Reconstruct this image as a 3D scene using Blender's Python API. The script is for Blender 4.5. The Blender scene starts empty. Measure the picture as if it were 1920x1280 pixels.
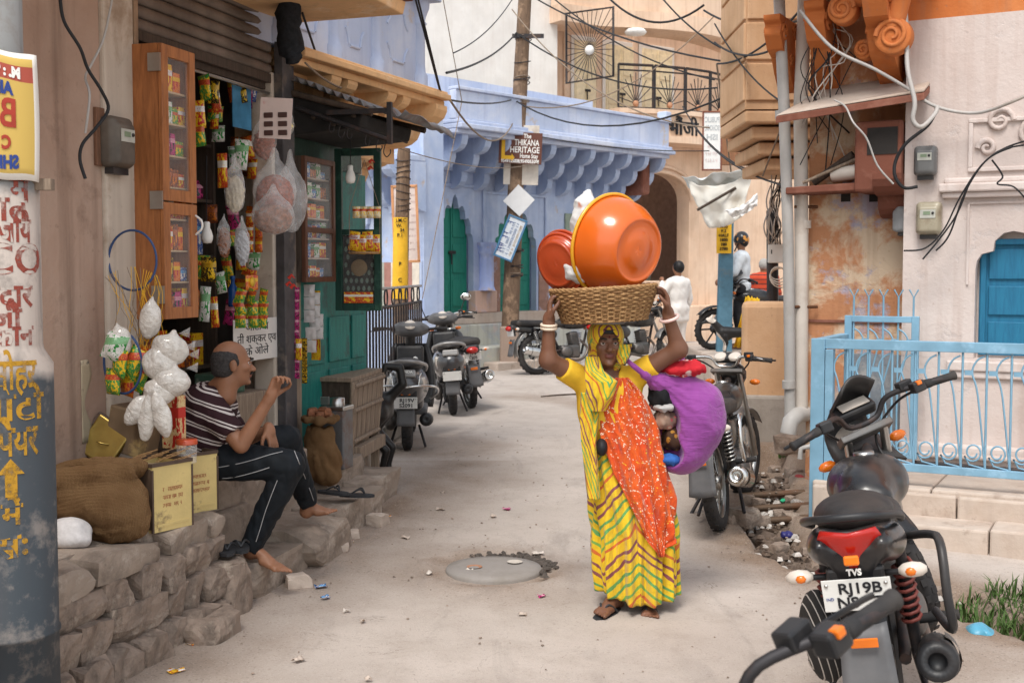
import bpy, bmesh, math, random
import numpy as np
from mathutils import Vector, Matrix, noise as mnoise
random.seed(7); np.random.seed(7)
R_ = math.radians
scene = bpy.context.scene
col = scene.collection
# ------------------------------------------------------------------ camera
FPX = 2250.0; PITCH = R_(3.307); CAMZ = 1.74
cam_d = bpy.data.cameras.new('camera'); cam = bpy.data.objects.new('camera', cam_d); col.objects.link(cam)
cam.location = (0, 0, CAMZ); cam.rotation_euler = (R_(90) - PITCH, 0, 0)
cam_d.sensor_width = 36; cam_d.lens = 36 * FPX / 1920; cam_d.clip_start = .05; cam_d.clip_end = 600
cam_d.dof.use_dof = True; cam_d.dof.focus_distance = 6.3; cam_d.dof.aperture_fstop = 7.0
scene.camera = cam
# ------------------------------------------------------------------ sky, sun, exposure
SUN_EL = R_(58); SUN_AZ = R_(200)      # azimuth: direction the light comes from, clockwise from +Y
w = bpy.data.worlds.new('World'); scene.world = w; w.use_nodes = True
wn = w.node_tree.nodes; wl = w.node_tree.links
sky = wn.new('ShaderNodeTexSky'); sky.sky_type = 'NISHITA'; sky.sun_disc = False
sky.sun_elevation = SUN_EL; sky.sun_rotation = SUN_AZ; sky.air_density = 1.6; sky.dust_density = 1.5; sky.ozone_density = .6
hs = wn.new('ShaderNodeHueSaturation'); hs.inputs['Saturation'].default_value = .30
wl.new(sky.outputs[0], hs.inputs['Color']); wl.new(hs.outputs[0], wn['Background'].inputs[0])
wn['Background'].inputs[1].default_value = .13
sd = bpy.data.lights.new('sun', 'SUN'); sun = bpy.data.objects.new('sun', sd); col.objects.link(sun)
sd.energy = 1.5; sd.angle = R_(20); sd.color = (1, .955, .89)
sv = Vector((math.sin(SUN_AZ) * math.cos(SUN_EL), math.cos(SUN_AZ) * math.cos(SUN_EL), math.sin(SUN_EL)))
sun.rotation_euler = sv.to_track_quat('Z', 'Y').to_euler(); sun.location = sv * 60
vs = scene.view_settings; vs.view_transform = 'Standard'; vs.look = 'None'; vs.exposure = .82; vs.gamma = 1; vs.use_curve_mapping = False
scene.cycles.use_denoising = True; scene.cycles.max_bounces = 7; scene.cycles.transparent_max_bounces = 16
scene.cycles.caustics_reflective = False; scene.cycles.caustics_refractive = False
# ------------------------------------------------------------------ pixel -> world
_fw = Vector((0, math.cos(PITCH), -math.sin(PITCH))); _up = Vector((0, math.sin(PITCH), math.cos(PITCH)))
CAMP = Vector((0, 0, CAMZ))
def ray(px, py): return Vector((1, 0, 0)) * ((px - 960) / FPX) + _up * ((640 - py) / FPX) + _fw
def at(px, py, Y):
    d = ray(px, py); return CAMP + d * (Y / d.y)
def sst(a, b, x):
    t = min(1, max(0, (x - a) / (b - a))); return t * t * (3 - 2 * t)
def gz(y): return .17 * sst(4, 10.8, y) + .03 * sst(11, 20, y)
def gnd(px, py, dz=0):
    d = ray(px, py); y = 6.0
    for _ in range(30): y = (gz(y) + dz - CAMZ) / d.z * d.y
    return CAMP + d * (y / d.y)
class Frame:
    """vertical wall frame: s along the wall, n outward, z up"""
    def __init__(s_, x, y, deg, flip=False):
        s_.o = Vector((x, y, 0)); a = R_(deg); s_.u = Vector((math.sin(a), math.cos(a), 0))
        s_.n = Vector((math.cos(a), -math.sin(a), 0)) * (-1 if flip else 1)
        s_.M = Matrix(((s_.u.x, s_.n.x, 0), (s_.u.y, s_.n.y, 0), (0, 0, 1)))
    def w(s_, s, n, z): return s_.o + s_.u * s + s_.n * n + Vector((0, 0, z))
    def px(s_, px, py, n=0):
        d = ray(px, py); t = ((s_.o + s_.n * n) - CAMP).dot(s_.n) / d.dot(s_.n); p = CAMP + d * t
        return (p - s_.o).dot(s_.u), p.z
    def loc(s_, p): q = Vector(p) - s_.o; return q.dot(s_.u), q.dot(s_.n), q.z
# ------------------------------------------------------------------ materials
class NT:
    def __init__(s, name):
        s.m = bpy.data.materials.new(name); s.m.use_nodes = True; s.t = s.m.node_tree; s.b = s.t.nodes['Principled BSDF']; s._tc = None
    def new(s, t, **kw):
        n = s.t.nodes.new(t)
        for k, v in kw.items(): setattr(n, k, v)
        return n
    def put(s, inp, v):
        if isinstance(v, bpy.types.NodeSocket): s.t.links.new(v, inp)
        elif v is not None:
            if isinstance(v, tuple) and len(v) == 3 and inp.type == 'RGBA': v = (*v, 1)
            inp.default_value = v
    def co(s, kind='Object'):
        if not s._tc: s._tc = s.new('ShaderNodeTexCoord')
        return s._tc.outputs[kind]
    def mapping(s, vec, scale=(1, 1, 1), rot=(0, 0, 0), loc=(0, 0, 0)):
        n = s.new('ShaderNodeMapping'); s.put(n.inputs[0], vec); n.inputs['Scale'].default_value = scale; n.inputs['Rotation'].default_value = rot; n.inputs['Location'].default_value = loc
        return n.outputs[0]
    def noise(s, scale, detail=4, vec=None, rough=.55, dist=0):
        n = s.new('ShaderNodeTexNoise'); s.put(n.inputs['Vector'], vec if vec is not None else s.co()); n.inputs['Scale'].default_value = scale
        n.inputs['Detail'].default_value = detail; n.inputs['Roughness'].default_value = rough; n.inputs['Distortion'].default_value = dist; return n.outputs[0]
    def voro(s, scale, vec=None, feature='F1', out=0):
        n = s.new('ShaderNodeTexVoronoi', feature=feature); s.put(n.inputs['Vector'], vec if vec is not None else s.co()); n.inputs['Scale'].default_value = scale; return n.outputs[out]
    def wave(s, scale, vec=None, dist=0, dscale=1, direction='X', prof='SIN'):
        n = s.new('ShaderNodeTexWave', bands_direction=direction, wave_profile=prof); s.put(n.inputs['Vector'], vec if vec is not None else s.co())
        n.inputs['Scale'].default_value = scale; n.inputs['Distortion'].default_value = dist; n.inputs['Detail Scale'].default_value = dscale; return n.outputs['Fac']
    def ramp(s, fac, stops, interp='LINEAR'):
        n = s.new('ShaderNodeValToRGB'); s.put(n.inputs[0], fac); e = n.color_ramp; e.interpolation = interp
        while len(e.elements) < len(stops): e.elements.new(.5)
        for el, (p, c) in zip(e.elements, stops):
            el.position = p; el.color = (*c, 1) if isinstance(c, tuple) else (c, c, c, 1)
        return n.outputs[0]
    def mix(s, fac, a, b, blend='MIX'):
        n = s.new('ShaderNodeMix', data_type='RGBA', blend_type=blend); s.put(n.inputs[0], fac); s.put(n.inputs[6], a); s.put(n.inputs[7], b); return n.outputs[2]
    def math(s, op, a, b=None, c=None, clamp=False):
        n = s.new('ShaderNodeMath', operation=op, use_clamp=clamp); s.put(n.inputs[0], a); s.put(n.inputs[1], b)
        if c is not None: s.put(n.inputs[2], c)
        return n.outputs[0]
    def sep(s, vec):
        n = s.new('ShaderNodeSeparateXYZ'); s.put(n.inputs[0], vec); return n.outputs
    def bump(s, h, strength=.3, dist=.01):
        n = s.new('ShaderNodeBump'); s.put(n.inputs['Height'], h); n.inputs['Strength'].default_value = strength; n.inputs['Distance'].default_value = dist
        s.put(s.b.inputs['Normal'], n.outputs[0])
    def done(s, colr=None, rough=None, spec=None, metal=None, **kw):
        if colr is not None: s.put(s.b.inputs['Base Color'], colr)
        if rough is not None: s.put(s.b.inputs['Roughness'], rough)
        if spec is not None: s.put(s.b.inputs['Specular IOR Level'], spec)
        if metal is not None: s.put(s.b.inputs['Metallic'], metal)
        for k, v in kw.items(): s.put(s.b.inputs[k.replace('_', ' ')], v)
        return s.m
MATS = {}
def mat(name, c, rough=.8, var=.18, scale=9, bump=.15, spec=.3, metal=0, bscale=60, c2=None, patch=(3, .5, .08), dust=0, coat=0):
    """plain surface with tone variation, fine relief, optional second-colour patches and dust"""
    if name in MATS: return MATS[name]
    n = NT(name); f = n.noise(scale, 5)
    dk = tuple(x * (1 - var) for x in c); lt = tuple(min(1, x * (1 + var)) for x in c)
    cc = n.ramp(f, [(.3, dk), (.7, lt)])
    if c2: 
        pf = n.noise(patch[0], 6, rough=.62); cc = n.mix(n.ramp(pf, [(patch[1] - patch[2], 0.), (patch[1] + patch[2], 1.)]), cc, c2)
    if dust:
        df = n.noise(5, 4); cc = n.mix(n.math('MULTIPLY', n.ramp(df, [(.4, 0.), (.8, 1.)]), dust * .45), cc, (.3, .24, .19))
    rr = n.math('ADD', n.math('MULTIPLY', n.noise(scale * 2.3, 3), .2), rough - .1)
    if bump: n.bump(n.noise(bscale, 4), bump, .004)
    MATS[name] = n.done(cc, rr, spec, metal)
    if coat: n.b.inputs['Coat Weight'].default_value = coat
    return MATS[name]
def plaster(name, c, c2, c3=None, p2=(2.2, .56, .06), p3=(3.1, .6, .05), streak=.35, dirt=(.2, .16, .13), bump=.35, fine=40):
    """old limewash: base colour, worn patches of older coats, vertical rain streaks, grime"""
    if name in MATS: return MATS[name]
    n = NT(name); o = n.co(); base = n.ramp(n.noise(1.7, 6), [(.3, tuple(x * .86 for x in c)), (.7, tuple(min(1, x * 1.08) for x in c))])
    pf = n.ramp(n.noise(p2[0], 8, rough=.66, dist=.3), [(p2[1] - p2[2], 0.), (p2[1] + p2[2], 1.)]); cc = n.mix(pf, base, c2); h = pf
    if c3:
        p_ = n.ramp(n.noise(p3[0], 8, n.mapping(o, loc=(7, 3, 1)), rough=.68), [(p3[1] - p3[2], 0.), (p3[1] + p3[2], 1.)]); cc = n.mix(p_, cc, c3); h = n.math('ADD', pf, p_)
    st = n.noise(3, 5, n.mapping(o, scale=(4, 4, .22))); st = n.ramp(st, [(.5, 0.), (.78, 1.)])
    cc = n.mix(n.math('MULTIPLY', st, streak), cc, dirt)
    sp = n.ramp(n.noise(28, 3), [(.66, 0.), (.74, 1.)]); cc = n.mix(n.math('MULTIPLY', sp, .35), cc, dirt)
    hh = n.math('ADD', n.math('MULTIPLY', h, -.5), n.math('ADD', n.math('MULTIPLY', n.noise(fine, 5), .5), n.noise(6, 3)))
    n.bump(hh, bump, .012); MATS[name] = n.done(cc, .9, .2); return MATS[name]
def wood(name, c, c2=None, rough=.6, axis='Z', scale=6, worn=None):
    if name in MATS: return MATS[name]
    n = NT(name); sc = {'X': (.12, 1, 1), 'Y': (1, .12, 1), 'Z': (1, 1, .12)}[axis]; v = n.mapping(n.co(), scale=sc)
    g = n.noise(scale * 8, 6, v, .65, .4); cc = n.ramp(g, [(.28, c2 or tuple(x * .55 for x in c)), (.62, c)])
    if worn: cc = n.mix(n.ramp(n.noise(5, 7, rough=.7), [(.52, 0.), (.6, 1.)]), cc, worn)
    n.bump(g, .3, .004); MATS[name] = n.done(cc, rough, .3); return MATS[name]
def metal(name, c, rough=.35, rust=0, m=1.0):
    if name in MATS: return MATS[name]
    n = NT(name); cc = n.ramp(n.noise(12, 4), [(.3, tuple(x * .8 for x in c)), (.7, c)])
    if rust:
        rf = n.math('MULTIPLY', n.ramp(n.noise(9, 7, rough=.7), [(.48, 0.), (.62, 1.)]), rust); cc = n.mix(rf, cc, (.13, .055, .025))
        n.put(n.b.inputs['Metallic'], n.math('SUBTRACT', m, n.math('MULTIPLY', rf, m)))
    else: n.b.inputs['Metallic'].default_value = m
    n.bump(n.noise(80, 3), .08, .002); MATS[name] = n.done(cc, n.math('ADD', n.math('MULTIPLY', n.noise(20, 4), .25), rough - .1), .5); return MATS[name]
def clear(name, tint=(1, 1, 1), op=.25, rough=.12):
    """thin clear film / glass: mostly see-through with a glossy coat"""
    if name in MATS: return MATS[name]
    n = NT(name); tr = n.new('ShaderNodeBsdfTransparent'); tr.inputs[0].default_value = (*tint, 1)
    lw = n.new('ShaderNodeLayerWeight'); fc = n.math('POWER', lw.outputs['Facing'], 4.0)
    n.done(tint, rough, .5); f = n.math('ADD', n.math('MULTIPLY', n.ramp(n.noise(14, 4), [(.35, .4), (.7, 1.)]), op), n.math('MULTIPLY', fc, .55), clamp=True)
    mx = n.new('ShaderNodeMixShader'); n.t.links.new(f, mx.inputs[0]); n.t.links.new(tr.outputs[0], mx.inputs[1]); n.t.links.new(n.b.outputs[0], mx.inputs[2])
    n.t.links.new(mx.outputs[0], n.t.nodes['Material Output'].inputs[0]); MATS[name] = n.m; return n.m
# ------------------------------------------------------------------ object bookkeeping
WL = {}
def tag(o, label=None, cat=None, group=None, kind=None):
    if label: o['label'] = label
    if cat: o['category'] = cat
    if group: o['group'] = group
    if kind: o['kind'] = kind
    return o
def thing(name, label, cat, loc=(0, 0, 0), group=None):
    o = bpy.data.objects.new(name, None); col.objects.link(o); o.location = loc; o.empty_display_size = .1
    WL[o] = Vector(loc); return tag(o, label, cat, group)
def link_mesh(name, me, parent, origin):
    o = bpy.data.objects.new(name, me); col.objects.link(o); WL[o] = Vector(origin)
    if parent is not None: o.parent = parent; o.location = Vector(origin) - WL[parent]
    else: o.location = origin
    return o
def copy_tree(o, parent=None):
    c = o.copy(); col.objects.link(c); c.parent = parent; WL[c] = WL.get(o, Vector())
    for ch in o.children: copy_tree(ch, c)
    return c
def mesh_np(V, F, smooth=True, uv=None, M=None):
    me = bpy.data.meshes.new('m'); V = np.asarray(V, dtype=np.float32); F = np.asarray(F, dtype=np.int32); k = F.shape[1]
    me.vertices.add(len(V)); me.vertices.foreach_set('co', V.ravel()); me.loops.add(F.size); me.loops.foreach_set('vertex_index', F.ravel())
    me.polygons.add(len(F)); me.polygons.foreach_set('loop_start', np.arange(0, F.size, k, dtype=np.int32))
    me.polygons.foreach_set('use_smooth', np.full(len(F), smooth)); me.update(calc_edges=True); me.validate(); return me
class MB:
    def __init__(s): s.v = []; s.f = []; s.mi = []; s.sm = []; s.uv = []; s.cm = 0; s.X = None
    def add(s, vs, fs, smooth=False, uvs=None):
        b = len(s.v)
        for p in vs: s.v.append(s.X @ Vector(p) if s.X is not None else Vector(p))
        for i, f in enumerate(fs):
            s.f.append([b + j for j in f]); s.mi.append(s.cm); s.sm.append(smooth); s.uv.append([uvs[j] for j in f] if uvs else None)
        return s
    def box(s, c, size, R=None):
        hx, hy, hz = size[0] / 2, size[1] / 2, size[2] / 2; c = Vector(c)
        pts = [Vector((x, y, z)) for z in (-hz, hz) for y in (-hy, hy) for x in (-hx, hx)]
        if R is not None: pts = [R @ p for p in pts]
        return s.add([c + p for p in pts], [(0, 2, 3, 1), (4, 5, 7, 6), (0, 1, 5, 4), (2, 6, 7, 3), (0, 4, 6, 2), (1, 3, 7, 5)])
    def fbox(s, fr, s0, s1, n0, n1, z0, z1):
        pts = [fr.w(a, b, c) for c in (z0, z1) for b in (n0, n1) for a in (s0, s1)]
        fs = [(0, 2, 3, 1), (4, 5, 7, 6), (0, 1, 5, 4), (2, 6, 7, 3), (0, 4, 6, 2), (1, 3, 7, 5)]
        if fr.u.cross(fr.n).z < 0: fs = [f[::-1] for f in fs]
        return s.add(pts, fs)
    def hexa(s, p): # 8 corners: bottom 4 ccw, top 4 ccw
        return s.add(p, [(3, 2, 1, 0), (4, 5, 6, 7), (0, 1, 5, 4), (1, 2, 6, 5), (2, 3, 7, 6), (3, 0, 4, 7)])
    def prism(s, poly, o, ax, ay, dv, smooth=False):
        o, ax, ay, dv = Vector(o), Vector(ax), Vector(ay), Vector(dv); n = len(poly)
        a = [o + ax * p[0] + ay * p[1] for p in poly]
        if ax.cross(ay).dot(dv) > 0: a, dv2 = a, dv
        else: a = a[::-1]
        b = [p + dv for p in a]
        s.add(a + b, [tuple(range(n - 1, -1, -1)), tuple(range(n, 2 * n))])
        return s.add(a + b, [(i, (i + 1) % n, n + (i + 1) % n, n + i) for i in range(n)], smooth)
    def tube(s, pts, r, n=8, cap=True, closed=False, flat=None):
        pts = [Vector(p) for p in pts]; m = len(pts); rs = r if isinstance(r, (list, tuple)) else [r] * m
        rings = []; prev = None
        for i in range(m):
            a = pts[(i - 1) % m if closed else max(i - 1, 0)]; b = pts[(i + 1) % m if closed else min(i + 1, m - 1)]
            t = (b - a).normalized() if (b - a).length > 1e-9 else Vector((0, 0, 1))
            if prev is None: x = t.orthogonal().normalized() if flat is None else (Vector(flat) - t * t.dot(Vector(flat))).normalized()
            else:
                x = prev - t * t.dot(prev); x = x.normalized() if x.length > 1e-6 else t.orthogonal().normalized()
            prev = x; y = t.cross(x)
            rings.append([pts[i] + (x * math.cos(6.2832 * k / n) + y * math.sin(6.2832 * k / n) * (1 if flat is None else .3)) * rs[i] for k in range(n)])
        vs = [p for r_ in rings for p in r_]; fs = []
        for i in range(m if closed else m - 1):
            j = (i + 1) % m
            for k in range(n): fs.append((i * n + k, i * n + (k + 1) % n, j * n + (k + 1) % n, j * n + k))
        s.add(vs, fs, True)
        if cap and not closed: s.add(rings[0], [tuple(range(n - 1, -1, -1))]); s.add(rings[-1], [tuple(range(n))])
        return s
    def lathe(s, prof, o, axis=(0, 0, 1), n=24, xref=None, sx=1, a0=0, a1=6.28318):
        o = Vector(o); ax = Vector(axis).normalized(); x = Vector(xref).normalized() if xref else ax.orthogonal().normalized(); x = (x - ax * ax.dot(x)).normalized(); y = ax.cross(x)
        full = abs(a1 - a0 - 6.28318) < .01; m = n if full else n + 1; vs = []
        for r, z in prof:
            for k in range(m):
                a = a0 + (a1 - a0) * k / n; vs.append(o + ax * z + x * (math.cos(a) * r * sx) + y * (math.sin(a) * r))
        fs = []
        for i in range(len(prof) - 1):
            for k in range(n):
                k2 = (k + 1) % m; fs.append((i * m + k, i * m + k2, (i + 1) * m + k2, (i + 1) * m + k))
        return s.add(vs, fs, True)
    def ball(s, c, r, n=12, R=None):
        c = Vector(c); r = Vector((r, r, r)) if not hasattr(r, '__len__') else Vector(r); m = n // 2 + 1; vs = []
        for i in range(m):
            t = math.pi * i / (m - 1)
            for k in range(n):
                a = 6.28318 * k / n; p = Vector((math.sin(t) * math.cos(a) * r.x, math.sin(t) * math.sin(a) * r.y, -math.cos(t) * r.z)); vs.append(c + (R @ p if R is not None else p))
        return s.add(vs, [(i * n + k, i * n + (k + 1) % n, (i + 1) * n + (k + 1) % n, (i + 1) * n + k) for i in range(m - 1) for k in range(n)], True)
    def grid(s, fn, nu, nv, smooth=True, closed=False, uv=True):
        vs = []; uvs = []
        for j in range(nv + 1):
            for i in range(nu + (0 if closed else 1)): vs.append(fn(i / nu, j / nv)); uvs.append((i / nu, j / nv))
        m = nu if closed else nu + 1
        return s.add(vs, [(j * m + i, j * m + (i + 1) % m, (j + 1) * m + (i + 1) % m, (j + 1) * m + i) for j in range(nv) for i in range(nu)], smooth, uvs if uv and not closed else None)
    def quad(s, a, b, c, d): return s.add([a, b, c, d], [(0, 1, 2, 3)], uvs=[(0, 0), (1, 0), (1, 1), (0, 1)])
    def build(s, name, m, parent=None, label=None, cat=None, group=None, kind=None, origin=None, bevel=0, seg=2, solid=0, recalc=True):
        if not s.v: return None
        if origin is None:
            lo = [min(p[i] for p in s.v) for i in range(3)]; hi = [max(p[i] for p in s.v) for i in range(3)]
            origin = Vector(((lo[0] + hi[0]) / 2, (lo[1] + hi[1]) / 2, lo[2]))
        origin = Vector(origin); me = bpy.data.meshes.new(name); me.from_pydata([p - origin for p in s.v], [], s.f)
        ml = m if isinstance(m, (list, tuple)) else [m]
        for x in ml: me.materials.append(x)
        me.polygons.foreach_set('material_index', s.mi); me.polygons.foreach_set('use_smooth', s.sm)
        if any(u is not None for u in s.uv):
            ul = me.uv_layers.new(name='uv'); k = 0
            for f, u in zip(s.f, s.uv):
                for j in range(len(f)):
                    ul.data[k].uv = u[j] if u else (0, 0); k += 1
        if recalc:
            bm = bmesh.new(); bm.from_mesh(me); bmesh.ops.recalc_face_normals(bm, faces=bm.faces); bm.to_mesh(me); bm.free()
        o = link_mesh(name, me, parent, origin); tag(o, label, cat, group, kind)
        if solid: md = o.modifiers.new('solid', 'SOLIDIFY'); md.thickness = solid; md.offset = 0
        if bevel: md = o.modifiers.new('bevel', 'BEVEL'); md.width = bevel; md.segments = seg; md.limit_method = 'ANGLE'; md.angle_limit = R_(35)
        return o
def RZ(d): return Matrix.Rotation(R_(d), 3, 'Z')
def RX(d): return Matrix.Rotation(R_(d), 3, 'X')
def RY(d): return Matrix.Rotation(R_(d), 3, 'Y')
def text(s, size, M4, m, name='lettering', parent=None, depth=.0012, mirror=False, width=None, align='CENTER', bold=0):
    """raised lettering; M4 maps text x,y (metres) to the surface"""
    cu = bpy.data.curves.new('t', 'FONT'); cu.body = s; cu.size = size; cu.align_x = align; cu.align_y = 'CENTER'; cu.extrude = depth; cu.resolution_u = 3; cu.offset = bold
    ob = bpy.data.objects.new('t', cu); me0 = ob.to_mesh()
    vs = [v.co.copy() for v in me0.vertices]; fs = [tuple(p.vertices) for p in me0.polygons]; ob.to_mesh_clear(); bpy.data.objects.remove(ob); bpy.data.curves.remove(cu)
    if not vs: return None
    if width:
        wd = max(v.x for v in vs) - min(v.x for v in vs); k = width / wd if wd else 1; vs = [Vector((v.x * k, v.y, v.z)) for v in vs]
    if mirror: vs = [Vector((-v.x, v.y, v.z)) for v in vs]
    b = MB(); b.add([(M4(v) if callable(M4) else M4 @ v) for v in vs], fs); return b.build(name, m, parent, recalc=False)
def face_M(o, x, y):
    x = Vector(x).normalized(); y = Vector(y).normalized(); z = x.cross(y); o = Vector(o)
    return Matrix(((x.x, y.x, z.x, o.x), (x.y, y.y, z.y, o.y), (x.z, y.z, z.z, o.z), (0, 0, 0, 1)))
def scribble(o, x, y, wd, ht, m, parent, seed=0, head=True, depth=.0015):
    """a line of worn writing that cannot be read: broken strokes, no characters"""
    rr = random.Random(seed); M = face_M(o, x, y); b = MB(); px_ = -wd / 2
    def bar(x0, y0, x1, y1, t):
        d = Vector((x1 - x0, y1 - y0, 0)); n_ = Vector((-d.y, d.x, 0)).normalized() * t / 2; q = [Vector((x0, y0, 0)) - n_, Vector((x1, y1, 0)) - n_, Vector((x1, y1, 0)) + n_, Vector((x0, y0, 0)) + n_]; b.hexa([M @ v for v in q] + [M @ (v + Vector((0, 0, depth))) for v in q])
    while px_ < wd / 2 - ht * .3:
        w_ = ht * rr.uniform(.25, .6)
        if rr.random() < .84:
            if head: bar(px_, ht * .4, px_ + w_ * .9, ht * .4, ht * .1)
            bar(px_ + w_ * rr.uniform(.3, .8), ht * .38, px_ + w_ * rr.uniform(.3, .8), -ht * rr.uniform(.2, .45), ht * .12); bar(px_, ht * rr.uniform(-.2, .2), px_ + w_ * .6, ht * rr.uniform(-.2, .2), ht * .1)
        px_ += w_
    return b.build('faded_writing', m, parent, kind='stuff')
# ------------------------------------------------------------------ signed distance modelling
def V3(*a): return np.array(a if len(a) == 3 else a[0], dtype=np.float64)
def cap(a, b, ra, rb=None, fl=None):
    a, b = V3(a), V3(b); rb = ra if rb is None else rb; ba = b - a; L = max(1e-9, ba @ ba)
    def f(P):
        t = np.clip(((P - a) @ ba) / L, 0, 1); return np.linalg.norm(P - a - t[:, None] * ba, axis=1) - (ra + t * (rb - ra))
    return f
def chain(pts, rs):
    fs = [cap(pts[i], pts[i + 1], rs[i], rs[i + 1]) for i in range(len(pts) - 1)]
    return lambda P: np.minimum.reduce([f(P) for f in fs])
def ell(c, r, R=None):
    c = V3(c); r = V3(r) if hasattr(r, '__len__') else V3(r, r, r); Rm = np.array(R).T if R is not None else None
    def f(P):
        q = P - c
        if Rm is not None: q = q @ Rm.T
        k0 = np.linalg.norm(q / r, axis=1); k1 = np.linalg.norm(q / (r * r), axis=1) + 1e-9; return k0 * (k0 - 1) / k1
    return f
def rbox(c, h, rad=.01, R=None):
    c = V3(c); h = V3(h) - rad; Rm = np.array(R).T if R is not None else None
    def f(P):
        q = P - c
        if Rm is not None: q = q @ Rm.T
        q = np.abs(q) - h; return np.linalg.norm(np.maximum(q, 0), axis=1) + np.minimum(q.max(axis=1), 0) - rad
    return f
def su(k, *fs):
    def f(P):
        d = fs[0](P)
        for g in fs[1:]:
            e = g(P)
            if k > 0: h = np.clip(.5 + .5 * (e - d) / k, 0, 1); d = e * (1 - h) + d * h - k * h * (1 - h)
            else: d = np.minimum(d, e)
        return d
    return f
def sub(a, b, k=.01):
    def f(P):
        d, e = a(P), -b(P); h = np.clip(.5 - .5 * (e - d) / k, 0, 1); return d * h + e * (1 - h) + k * h * (1 - h) if k else np.maximum(d, e)
    return f
def half(pt, nrm):   # keeps the side opposite the normal
    pt, nrm = V3(pt), V3(nrm); nrm = nrm / np.linalg.norm(nrm); return lambda P: (P - pt) @ nrm
def inter(a, b): return lambda P: np.maximum(a(P), b(P))
def disp(a, g): return lambda P: a(P) + g(P)
_wr = np.random.RandomState(3); _wd = _wr.normal(size=(40, 3)); _wp = _wr.rand(40) * 6.28
def wob(P, fr, seed=0):
    o = np.zeros(len(P))
    for i in range(5):
        k = (seed * 5 + i) % 40; o += np.sin(P @ (_wd[k] * fr) + _wp[k] + 1.3 * np.sin(P @ (_wd[(k + 7) % 40] * fr * .6)))
    return o / 5
def nets(f, lo, hi, h):
    lo = V3(lo); hi = V3(hi); n = np.maximum(4, np.ceil((hi - lo) / (4 * h)).astype(int)) * 4 + 1
    nc = (n - 1) // 4 + 1
    ax = [lo[i] + np.arange(n[i]) * h for i in range(3)]; cx = [a[::4] for a in ax]
    G = np.stack(np.meshgrid(*cx, indexing='ij'), -1).reshape(-1, 3); C = f(G).reshape(nc)
    idx = [np.minimum((np.arange(n[i]) + 2) // 4, nc[i] - 1) for i in range(3)]
    V = C[np.ix_(*idx)].copy(); near = np.abs(V) < 4 * h * 2.2
    I = np.argwhere(near); Pn = lo + I * h; V[near] = f(Pn)
    S = V < 0; ok = np.zeros(n - 1, bool); cnt = np.zeros(n - 1); acc = np.zeros((*(n - 1), 3))
    a_, b_, c_ = n - 1
    def sl(o): return (slice(o[0], o[0] + a_), slice(o[1], o[1] + b_), slice(o[2], o[2] + c_))
    for o in [(0, 0, 0), (0, 0, 1), (0, 1, 0), (0, 1, 1), (1, 0, 0), (1, 0, 1), (1, 1, 0), (1, 1, 1)]:
        for axn in range(3):
            if o[axn]: continue
            o2 = list(o); o2[axn] = 1; A = V[sl(o)]; B = V[sl(o2)]; m = (A < 0) != (B < 0)
            if not m.any(): continue
            t = np.zeros_like(A); t[m] = A[m] / (A[m] - B[m]); q = np.zeros((*A.shape, 3)); q += np.array(o); q[..., axn] += t; acc[m] += q[m]; cnt[m] += 1
    ok = cnt > 0; vid = -np.ones(n - 1, int); I = np.argwhere(ok); vid[ok] = np.arange(len(I)); W = lo + (I + acc[ok] / cnt[ok][:, None]) * h
    Q = []
    for axn in range(3):
        s0 = [slice(None)] * 3; s1 = [slice(None)] * 3; s0[axn] = slice(0, -1); s1[axn] = slice(1, None)
        ch = S[tuple(s0)] != S[tuple(s1)]; E = np.argwhere(ch); b, c = [(1, 2), (2, 0), (0, 1)][axn]
        E = E[(E[:, b] > 0) & (E[:, c] > 0) & (E[:, b] < n[b] - 1) & (E[:, c] < n[c] - 1)]
        if not len(E): continue
        fl = S[E[:, 0], E[:, 1], E[:, 2]]; db = np.eye(3, dtype=int)[b]; dc = np.eye(3, dtype=int)[c]
        q = np.stack([vid[tuple((E - db - dc).T)], vid[tuple((E - dc).T)], vid[tuple(E.T)], vid[tuple((E - db).T)]], 1)
        q[~fl] = q[~fl][:, ::-1]; Q.append(q)
    return W, np.concatenate(Q)
def blob(name, f, lo, hi, h, m, parent=None, label=None, cat=None, group=None, kind=None, origin=None, matfn=None, smooth_it=1):
    W, Q = nets(f, lo, hi, h); Q = Q[(Q >= 0).all(1)]
    for _ in range(smooth_it):           # light relaxation
        A = np.zeros_like(W); c = np.zeros(len(W))
        for i in range(4):
            j = (i + 1) % 4; np.add.at(A, Q[:, i], W[Q[:, j]]); np.add.at(c, Q[:, i], 1); np.add.at(A, Q[:, j], W[Q[:, i]]); np.add.at(c, Q[:, j], 1)
        k = c > 0; W[k] = W[k] * .5 + .5 * A[k] / c[k][:, None]
    if origin is None: origin = Vector(((W[:, 0].min() + W[:, 0].max()) / 2, (W[:, 1].min() + W[:, 1].max()) / 2, W[:, 2].min()))
    me = mesh_np(W - np.array(origin), Q); ml = m if isinstance(m, (list, tuple)) else [m]
    for x in ml: me.materials.append(x)
    if matfn is not None and len(me.polygons) == len(Q): me.polygons.foreach_set('material_index', matfn(W[Q].mean(1)).astype(np.int32))
    o = link_mesh(name, me, parent, origin); return tag(o, label, cat, group, kind)
def catenary(a, b, sag, n=14):
    a, b = Vector(a), Vector(b); return [a.lerp(b, t / n) - Vector((0, 0, sag * 4 * (t / n) * (1 - t / n))) for t in range(n + 1)]
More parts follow.
